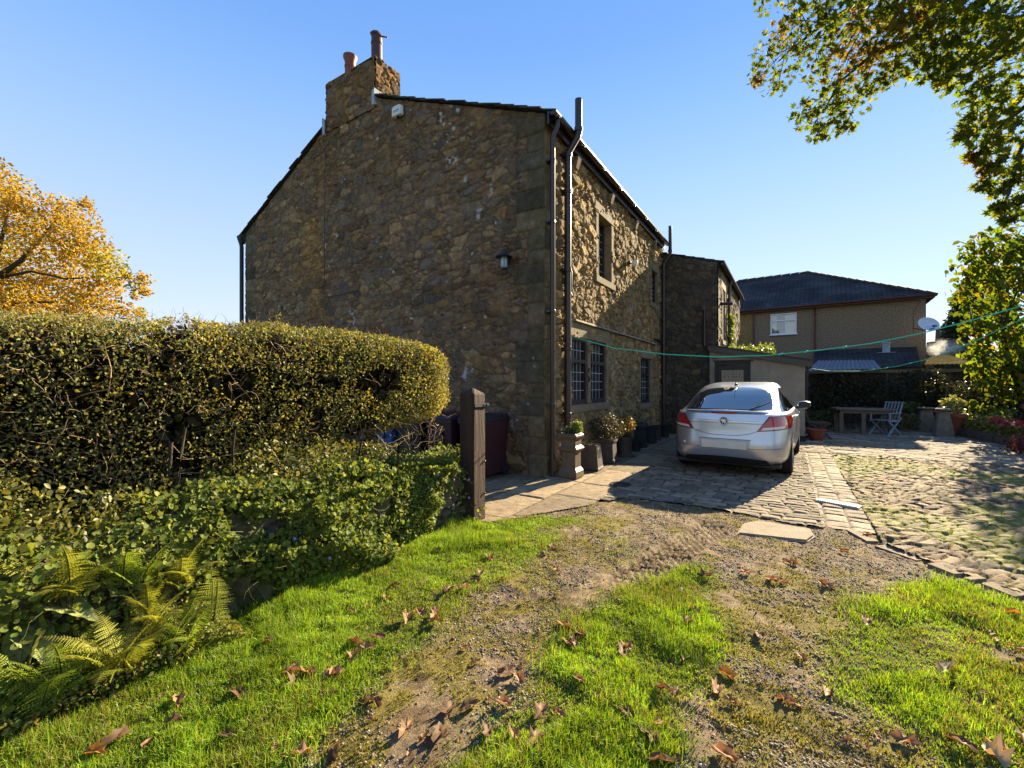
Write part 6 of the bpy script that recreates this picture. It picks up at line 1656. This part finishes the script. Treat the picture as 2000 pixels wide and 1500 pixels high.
# trellis on the back wall
tq = at(1790, 770, 14.9); tre = empty("wall_trellis", (tq.x, tq.y-.05, .55), math.atan2(ug.y, ug.x), "square wooden trellis on the dark back wall", "trellis")
b = MB()
for i in range(6): b.box(-.9+i*.36-.012, -.9+i*.36+.012, -.02, 0, 0, 1.35)
for j in range(5): b.box(-.95, .95, -.042, -.021, .08+j*.3, .105+j*.3)
b.build("lattice", M_teak, tre)

# ---- green washing lines, tied to the drainpipe, the porch corner and the tree
def rope(name, pts, label, rad=.007):
    P = [Vector(p) for p in pts]; o = empty(name, P[0], 0, label, "washing line"); Q = []
    for i in range(len(P)-1):
        for k in range(8): Q.append(P[i].lerp(P[i+1], k/8))
    Q.append(P[-1]); Q = [v - P[0] for v in Q]
    b = MB(); b.tube(Q, rad, 6); 
    for k in (.42, .47, .55): 
        i = int(k*len(Q)); b.lathe([(.004, -.03), (.012, -.012), (.013, .01), (.004, .03)], 6, Matrix.Translation(Q[i]) @ Matrix.Rotation(R(70), 4, 'Y'))
    b.build("cord", mat("green_cord", (.05, .52, .33), .5, .4, var=.15) if "green_cord" not in bpy.data.materials else bpy.data.materials["green_cord"], o, smooth=True)
    return o
TRUNK = Vector((6.6, 3.9, 0))
def span(A, B, pix):
    out = []
    for (px, py) in pix:
        r = (px-1000)/FPX; t = (r*A.y-A.x)/((B.x-A.x)-r*(B.y-A.y)); Y = A.y+(B.y-A.y)*t; out.append(at(px, py, Y))
    return out
A = hw(.66, .10, 2.26); l1 = [A] + span(A, TRUNK, [(1200,680),(1300,692),(1400,697),(1500,694),(1600,684),(1700,671),(1800,651),(1900,625),(2000,596)]); e = l1[-1]; f = l1[-2]; d = (TRUNK-e); s_ = (e.z-f.z)/((e-f).xy.length); l1.append(Vector((TRUNK.x-.12, TRUNK.y+.08, e.z+s_*d.xy.length)))
rope("washing_line", l1, "upper green washing line strung from the drainpipe across the yard")
A = hw(PX0-.03, 3.60, 1.92); A2 = at(1578, 719, A.y); l2 = [A, A2+Vector((.02, 0, 0))] + span(A2, TRUNK, [(1620,725),(1680,725),(1750,716),(1830,697),(1900,668),(2000,622)]); e = l2[-1]; f = l2[-2]; d = (TRUNK-e); s_ = (e.z-f.z)/((e-f).xy.length); l2.append(Vector((TRUNK.x-.12, TRUNK.y+.08, e.z+s_*d.xy.length)))
rope("washing_line", l2, "lower green washing line looping up from the porch corner")
ZR = l1[-1].z
# ================================================================== trees, climbers, steam
g = np.random.default_rng(91)
M_tleaf = leaf_mat("tree_leaf", .58, .65, .1, (1.35, 1.3, .35))
# overhanging maple on the right, trunk just outside the frame
tree = empty("maple_tree", TRUNK, 0, "overhanging maple with backlit green and gold leaves filling the upper right corner", "tree"); TO = np.array(TRUNK)
clus = [(1490,140,26,7.6),(1500,95,30,7.6),(1530,60,34,7.4),(1480,155,14,7.7),(1520,165,26,7.5),(1555,110,36,7.3),(1575,55,42,7.1),(1560,15,34,7.0),(1610,90,40,7.0),(1630,35,48,6.8),(1600,140,28,7.1),
 (1660,120,44,6.7),(1690,60,50,6.5),(1700,10,46,6.2),(1720,110,42,6.4),(1640,170,38,6.8),(1600,215,42,7.0),(1570,222,22,7.1),(1625,240,34,6.9),(1600,262,18,7.0),(1665,200,34,6.7),(1650,250,18,6.8),
 (1760,60,54,6.2),(1770,120,40,6.1),(1740,20,50,6.0),(1820,40,60,5.8),(1830,105,46,5.7),(1800,10,50,5.6),(1880,60,60,5.5),(1890,120,50,5.4),(1870,150,34,5.4),(1900,15,50,5.2),(1950,50,60,5.1),(1960,120,56,5.0),(1990,60,50,4.8),
 (1940,180,48,5.0),(1900,180,30,5.2),(1985,190,46,4.8),(1900,240,38,5.1),(1880,262,18,5.2),(1940,245,44,4.9),(1985,270,46,4.6),(1925,290,36,4.8),(1960,320,34,4.6),(1905,305,14,4.9),(1995,340,36,4.4),(1930,330,20,4.7),(1920,362,14,4.7),(1885,374,9,4.8),(1960,370,24,4.5),(1950,405,16,4.4),(1985,400,26,4.3),(1975,428,14,4.3),(1895,380,8,4.8),
 (1845,140,26,5.6),(1815,135,22,5.8),(1740,150,22,6.3),(1700,160,26,6.5),(1500,0,26,7.3),(1640,0,40,6.6)]
# more of the crown beyond the frame
for i in range(60): clus.append((g.uniform(1560, 2700), g.uniform(-500, -10), g.uniform(50, 90), g.uniform(4.4, 7.5)))
for i in range(24): clus.append((g.uniform(2130, 2700), g.uniform(-200, 330), g.uniform(50, 90), g.uniform(4.0, 5.6)))
Ps = []; Cs = []; Sz = []
for (px, py, r, Y) in clus:
    if r < 13: continue
    c = np.array(at(px, py, Y)); rw_ = r/FPX*Y; inn = (px < 2050 and py > -40)
    r = r*(.86 if py > 150 and px > 1850 else 1); rw_ = r/FPX*Y; n = int(26 + .062*r*r*(.95 if px < 1850 else .72)) if inn else 80
    u = g.normal(size=(n, 3)); u /= np.linalg.norm(u, axis=1, keepdims=True); rr = g.random(n)**.45
    p = c + u*(rr*rw_)[:, None]*np.array([1.05, 1.3, .95])
    if inn and not (px < 1570): 
        pass
    Ps.append(p); Sz.append(g.uniform(.045, .105, n)); 
    tone = g.random()
    pl = [(.085,.12,.016),(.12,.14,.018),(.065,.09,.014),(.16,.16,.02)] if tone < .84 else [(.17,.10,.02),(.13,.085,.02),(.16,.13,.025)]
    Cs.append(pick(g, n, pl, .3))
P = np.concatenate(Ps); 
# keep the gap of open sky around the sun
pxs = 1000+FPX*P[:, 0]/P[:, 1]; pys = 750-FPX*(P[:, 2]-CAM_H)/P[:, 1]
leaf_mesh("crown", P-TO, np.concatenate(Sz), np.concatenate(Cs), M_tleaf, tree, MAPLE, g, normal=np.array([0, 0, .6]))
print("maple leaves", len(P))
b = MB()
def limb(pts, r0, r1, n=8): 
    m_ = len(pts); b.tube([tuple(Vector(p)-TRUNK) for p in pts], [r0+(r1-r0)*i/(m_-1) for i in range(m_)], n)
top = Vector((6.4, 4.2, 4.3))
limb([TRUNK+Vector((0,0,-.1)), TRUNK+Vector((-.02,.05,1.2)), TRUNK+Vector((.03,.1,2.6)), top, (6.1, 4.6, 6.2), (5.7, 5.0, 8.0)], .20, .08, 12)
limb([top, at(2060, 60, 5.2), at(1900, 30, 5.8), at(1760, -10, 6.4)], .085, .04)
limb([at(1900, 30, 5.8), at(1800, 70, 6.1), at(1700, 110, 6.5), at(1640, 160, 6.8), at(1610, 215, 7.0)], .04, .010, 6)
limb([(6.0, 4.7, 6.4), at(1800, -60, 6.2), at(1690, 0, 6.7), at(1610, 45, 7.1), at(1560, 85, 7.3), at(1520, 120, 7.5)], .06, .010, 7)
limb([at(1610, 45, 7.1), at(1570, 40, 7.2), at(1530, 50, 7.4)], .014, .005, 5)
limb([at(1560, 85, 7.3), at(1530, 100, 7.4), at(1490, 110, 7.6)], .010, .004, 5)
limb([at(1690, 0, 6.7), at(1680, 60, 6.6), at(1650, 120, 6.8)], .016, .006, 5)
limb([top, at(2040, 180, 4.9), at(1960, 240, 4.9), at(1910, 300, 4.9)], .05, .010, 6)
limb([at(2040, 180, 4.9), at(1990, 300, 4.6), at(1970, 380, 4.4), at(1950, 410, 4.4)], .03, .006, 6)
limb([at(2060, 60, 5.2), at(1960, 110, 5.2), at(1880, 150, 5.4), at(1840, 145, 5.6)], .035, .008, 6)
limb([at(1760, -10, 6.4), at(1720, 60, 6.4), at(1690, 140, 6.6)], .02, .006, 5)
for i in range(26):
    px, py, r, Y = clus[i]; px2, py2, _, Y2 = clus[(i+3) % 58]
    if abs(px-px2) < 130: limb([at(px, py, Y), at((px+px2)/2+random.uniform(-8,8), (py+py2)/2-6, (Y+Y2)/2), at(px2, py2, Y2)], .008, .003, 4)
b.build("trunk", M_bark, tree, smooth=True)

# small broad leaved tree at the right edge
ORG = at(1985, 800, 12.5); st = empty("small_magnolia", (ORG.x+.45, ORG.y, 0), 0, "small tree with big glowing green leaves at the right edge of the courtyard", "tree"); O = np.array((ORG.x+.45, ORG.y, 0))
cl2 = [(1900,480,28),(1930,470,34),(1960,500,46),(1985,470,36),(1890,520,34),(1930,540,50),(1975,560,56),(1880,570,28),(1900,600,40),(1950,620,56),(1985,650,50),(1905,650,34),(1930,690,44),(1960,720,50),(1915,720,26),(1985,740,46),(1950,760,30),(1900,690,16),(1995,520,50),(1925,745,18),(1950,800,24),(1930,810,20),(1905,790,12),(1910,825,12)]
for i in range(40): cl2.append((g.uniform(2000, 2230), g.uniform(420, 800), g.uniform(36, 60)))
Ps = []; Cs = []
for (px, py, r) in cl2:
    Y = g.uniform(11.9, 13.1); c = np.array(at(px, py, Y)); rw_ = r/FPX*Y; n = int(14+r*r*.058)
    u = g.normal(size=(n, 3)); u /= np.linalg.norm(u, axis=1, keepdims=True); rr = g.random(n)**.5
    Ps.append(c+u*(rr*rw_)[:, None]); Cs.append(pick(g, n, [(.085,.125,.016),(.11,.15,.018),(.06,.095,.016),(.15,.17,.022),(.10,.13,.016),(.16,.12,.02)], .25))
P = np.concatenate(Ps)
leaf_mesh("crown", P-O, g.uniform(.11, .23, len(P)), np.concatenate(Cs), M_tleaf, st, OVAL, g, normal=np.array([0, -.2, .9]), jitter=.7, dirs=np.array([0, -.2, -.5]))
b = MB()
def limb2(pts, r0, r1, n=7): m_ = len(pts); b.tube([tuple(np.array(p)-O) for p in pts], [r0+(r1-r0)*i/(m_-1) for i in range(m_)], n)
f0 = Vector((O[0], O[1], 0))
limb2([f0, at(1995, 780, 12.5), at(1975, 720, 12.5), at(1958, 640, 12.5), at(1950, 560, 12.5), at(1945, 480, 12.5)], .06, .012)
limb2([at(1975, 720, 12.5), at(1940, 690, 12.5), at(1905, 660, 12.5), at(1885, 560, 12.5)], .03, .008)
limb2([at(1958, 640, 12.5), at(1990, 560, 12.5), at(1995, 480, 12.5)], .03, .008)
limb2([at(1995, 780, 12.5), at(1950, 760, 12.5), at(1915, 740, 12.5)], .02, .006)
limb2([f0, at(2030, 700, 12.5), at(2080, 560, 12.5)], .05, .012)
b.build("trunk", M_bark, st, smooth=True)

# dark conifer beyond it
cq = at(1915, 700, 26); con = empty("dark_conifer", (cq.x, cq.y, 0), 0, "dark conifer beyond the small glowing tree", "tree"); O = np.array((cq.x, cq.y, 0))
N = 9000; t = g.random(N)**.8; a = g.uniform(0, 2*np.pi, N); rad = (2.6*(1-t)**.8+.1)*np.sqrt(g.uniform(.3, 1, N)); 
P = np.stack([rad*np.cos(a), rad*np.sin(a), 1.2+7.4*t + .25*np.sin(a*5+t*30)], 1)
leaf_mesh("foliage", P, g.uniform(.14, .34, N), pick(g, N, [(.018,.028,.014),(.026,.036,.016),(.03,.045,.02)], .3), M_leaf, con, KITE, g, dirs=np.stack([np.cos(a), np.sin(a), -.4+0*a], 1))
b = MB(); b.tube([(0, 0, -.1), (0, 0, 5), (0, 0, 8.6)], [.22, .12, .03], 8); b.build("trunk", M_bark, con)

# golden tree behind the hedge on the left
gq = at(-70, 700, 20); gt = empty("golden_tree", (gq.x, gq.y, 0), 0, "golden autumn tree glowing behind the hedge on the left", "tree"); O = np.array((gq.x, gq.y, 0))
cl3 = [(20,380,46),(-40,370,60),(70,420,50),(120,410,30),(150,430,38),(160,470,46),(110,470,56),(40,450,60),(190,500,36),(210,520,36),(150,530,56),(90,540,60),(30,560,64),(200,560,36),(225,550,14),(280,545,16),(265,560,16),(250,540,8),(285,570,10),(240,535,8),(160,590,46),(210,600,30),(100,600,60),(250,610,22),(275,612,12),(40,610,60),(-40,480,80),(-40,560,80),(-40,620,70),(170,400,14),(265,580,8)]
for i in range(46): cl3.append((g.uniform(-520, -40), g.uniform(330, 660), g.uniform(50, 80)))
for i in range(10): cl3.append((g.uniform(-400, 200), g.uniform(620, 700), g.uniform(40, 60)))
Ps = []; Cs = []
for (px, py, r) in cl3:
    Y = g.uniform(18.4, 21.6); c = np.array(at(px, py, Y)); rw_ = r/FPX*Y; n = int(50+r*r*.36*(1 if px > -60 else .3))
    u = g.normal(size=(n, 3)); u /= np.linalg.norm(u, axis=1, keepdims=True); rr = g.random(n)**.45
    Ps.append(c+u*(rr*rw_)[:, None]); tone = g.random()
    Cs.append(pick(g, n, [(.40,.27,.03),(.43,.31,.035),(.37,.22,.025),(.29,.27,.03)] if tone < .7 or py < 470 else [(.34,.31,.03),(.26,.28,.03),(.44,.35,.03)], .25))
P = np.concatenate(Ps)
leaf_mesh("crown", P-O, g.uniform(.09, .20, len(P)), np.concatenate(Cs), leaf_mat("golden_leaf", .5, .55, .25, (1.4, 1.1, .4)), gt, KITE, g, normal=np.array([.4, 0, .6]))
print("gold", len(P))
b = MB()
def limb3(pts, r0, r1, n=8): m_ = len(pts); b.tube([tuple(np.array(p)-O) for p in pts], [r0+(r1-r0)*i/(m_-1) for i in range(m_)], n)
limb3([(O[0], O[1], -.1), at(-72, 640, 20), at(-60, 560, 20), at(-80, 470, 20), at(-60, 380, 20)], .40, .08, 10)
limb3([at(-65, 590, 20), at(-10, 545, 19.8), at(40, 510, 19.6), at(75, 470, 19.6), at(110, 430, 19.6)], .16, .03)
limb3([at(-60, 560, 20), at(-5, 500, 20), at(10, 440, 20), at(20, 380, 20)], .12, .03)
limb3([at(-10, 545, 19.8), at(60, 530, 19.7), at(130, 545, 19.5), at(200, 540, 19.4), at(275, 545, 19.3)], .07, .012, 6)
limb3([at(-65, 620, 20), at(40, 590, 19.6), at(130, 590, 19.4), at(250, 612, 19.3)], .09, .012, 6)
b.build("trunk", M_bark, gt, smooth=True)

# climbers and shrubs on the back wall
def shrub(name, px0, px1, py0, py1, Y, N, label, palette, size, depth=.6, cat="shrub", matr=None):
    a, c = at(px0, py1, Y), at(px1, py0, Y); r = empty(name, ((a.x+c.x)/2, Y, max(0, a.z)), 0, label, cat); O = np.array(r.location)
    x = g.uniform(a.x, c.x, N); z = g.uniform(max(0, a.z), c.z, N); y = Y+g.uniform(-depth/2, depth/2, N)
    t = (x-a.x)/(c.x-a.x); tz = (z-max(0, a.z))/(c.z-max(0, a.z)); m = tz < (.62+.38*fbm(x*1.3, y*0+px0, 950, 3)*1.3)*np.clip(np.minimum(t, 1-t)*7+.4, 0, 1)
    P = np.stack([x, y, z], 1)[m]-O; leaf_mesh("foliage", P, g.uniform(size*.6, size*1.3, len(P)), pick(g, len(P), palette, .3), matr or M_leaf, r, OVAL, g)
    b = MB()
    for i in range(9):
        xx = random.uniform(a.x, c.x)-O[0]; b.tube([(xx*.8, 0, -O[2]*0), (xx, -.1, (c.z-O[2])*.5), (xx+random.uniform(-.2, .2), -.1, (c.z-O[2])*.8)], [.014, .009, .004], 4)
    b.build("stems", M_bark, r)
    return r
dk = [(.022,.03,.014),(.03,.038,.016),(.04,.045,.02),(.03,.025,.014)]
shrub("wall_climber", 1577, 1690, 726, 812, 14.7, 3600, "tangled dark climber on the back wall behind the table", dk, .09, .7, "climbing plant")
shrub("wall_climber", 1690, 1752, 724, 826, 14.6, 1800, "thinner dark climber between the table and the trellis", dk, .085, .5, "climbing plant")
shrub("wall_climber", 1755, 1852, 722, 815, 14.3, 2600, "dark climber over the trellis on the back wall", dk, .085, .5, "climbing plant")
shrub("wall_climber", 1840, 1960, 722, 835, 13.6, 3200, "dense dark climber right of the trellis behind the flower bed", dk, .09, .8, "climbing plant")
shrub("wall_climber", 1960, 2180, 715, 840, 13.2, 3200, "dark climber behind the small glowing tree", dk, .09, .8, "climbing plant")
shrub("border_plant", 1583, 1640, 792, 838, 13.7, 700, "low green border plant left of the table", [(.06,.09,.025),(.10,.12,.03)], .07, .5, "plant")
shrub("border_plant", 1745, 1790, 800, 838, 13.4, 700, "light green feathery border plant right of the folding chair", [(.10,.13,.03),(.13,.15,.04)], .06, .5, "plant")
shrub("border_plant", 1645, 1720, 800, 836, 13.9, 700, "pinkish flowering border plant under the table", [(.05,.07,.025),(.16,.04,.07),(.06,.08,.03)], .06, .4, "plant")
r = shrub("border_plant", 1984, 2060, 850, 885, 8.9, 900, "red leaved plant at the right edge by the bed", [(.12,.015,.025),(.16,.03,.035),(.06,.06,.02)], .06, .6, "plant")

# steam from the flue beyond the wall
def steam():
    m = bpy.data.materials.new("steam_volume"); m.use_nodes = True; nt = m.node_tree; nt.nodes.remove(nt.nodes["Principled BSDF"])
    v = N_(nt, "ShaderNodeVolumePrincipled"); v.inputs["Color"].default_value = (.95,.95,.95,1); v.inputs["Anisotropy"].default_value = .3
    tc = N_(nt, "ShaderNodeTexCoord"); n = N_(nt, "ShaderNodeTexNoise"); n.inputs["Scale"].default_value = 1.6; n.inputs["Detail"].default_value = 3; nt.links.new(tc.outputs["Object"], n.inputs["Vector"])
    ln = N_(nt, "ShaderNodeVectorMath", operation='LENGTH'); nt.links.new(tc.outputs["Object"], ln.inputs[0])
    m1 = N_(nt, "ShaderNodeMapRange"); m1.inputs[1].default_value = .2; m1.inputs[2].default_value = 1.0; m1.inputs[3].default_value = 1; m1.inputs[4].default_value = 0; nt.links.new(ln.outputs["Value"], m1.inputs[0])
    m2 = N_(nt, "ShaderNodeMapRange"); m2.inputs[1].default_value = .38; m2.inputs[2].default_value = .7; m2.inputs[3].default_value = 0; m2.inputs[4].default_value = 1.3; nt.links.new(n.outputs[0], m2.inputs[0])
    mu = N_(nt, "ShaderNodeMath", operation='MULTIPLY'); nt.links.new(m1.outputs[0], mu.inputs[0]); nt.links.new(m2.outputs[0], mu.inputs[1]); nt.links.new(mu.outputs[0], v.inputs["Density"])
    nt.links.new(v.outputs[0], nt.nodes["Material Output"].inputs["Volume"]); return m
b = MB(); b.lathe([(.01, -1), (.5, -.87), (.87, -.5), (1, 0), (.87, .5), (.5, .87), (.01, 1)], 16)
so = b.build("steam", steam(), None, smooth=True); c = at(1848, 680, 24); so.location = c; so.scale = (.95, .9, .62)
put(so, "white puff of steam drifting above the mossy shed roof", "steam", None, "stuff")
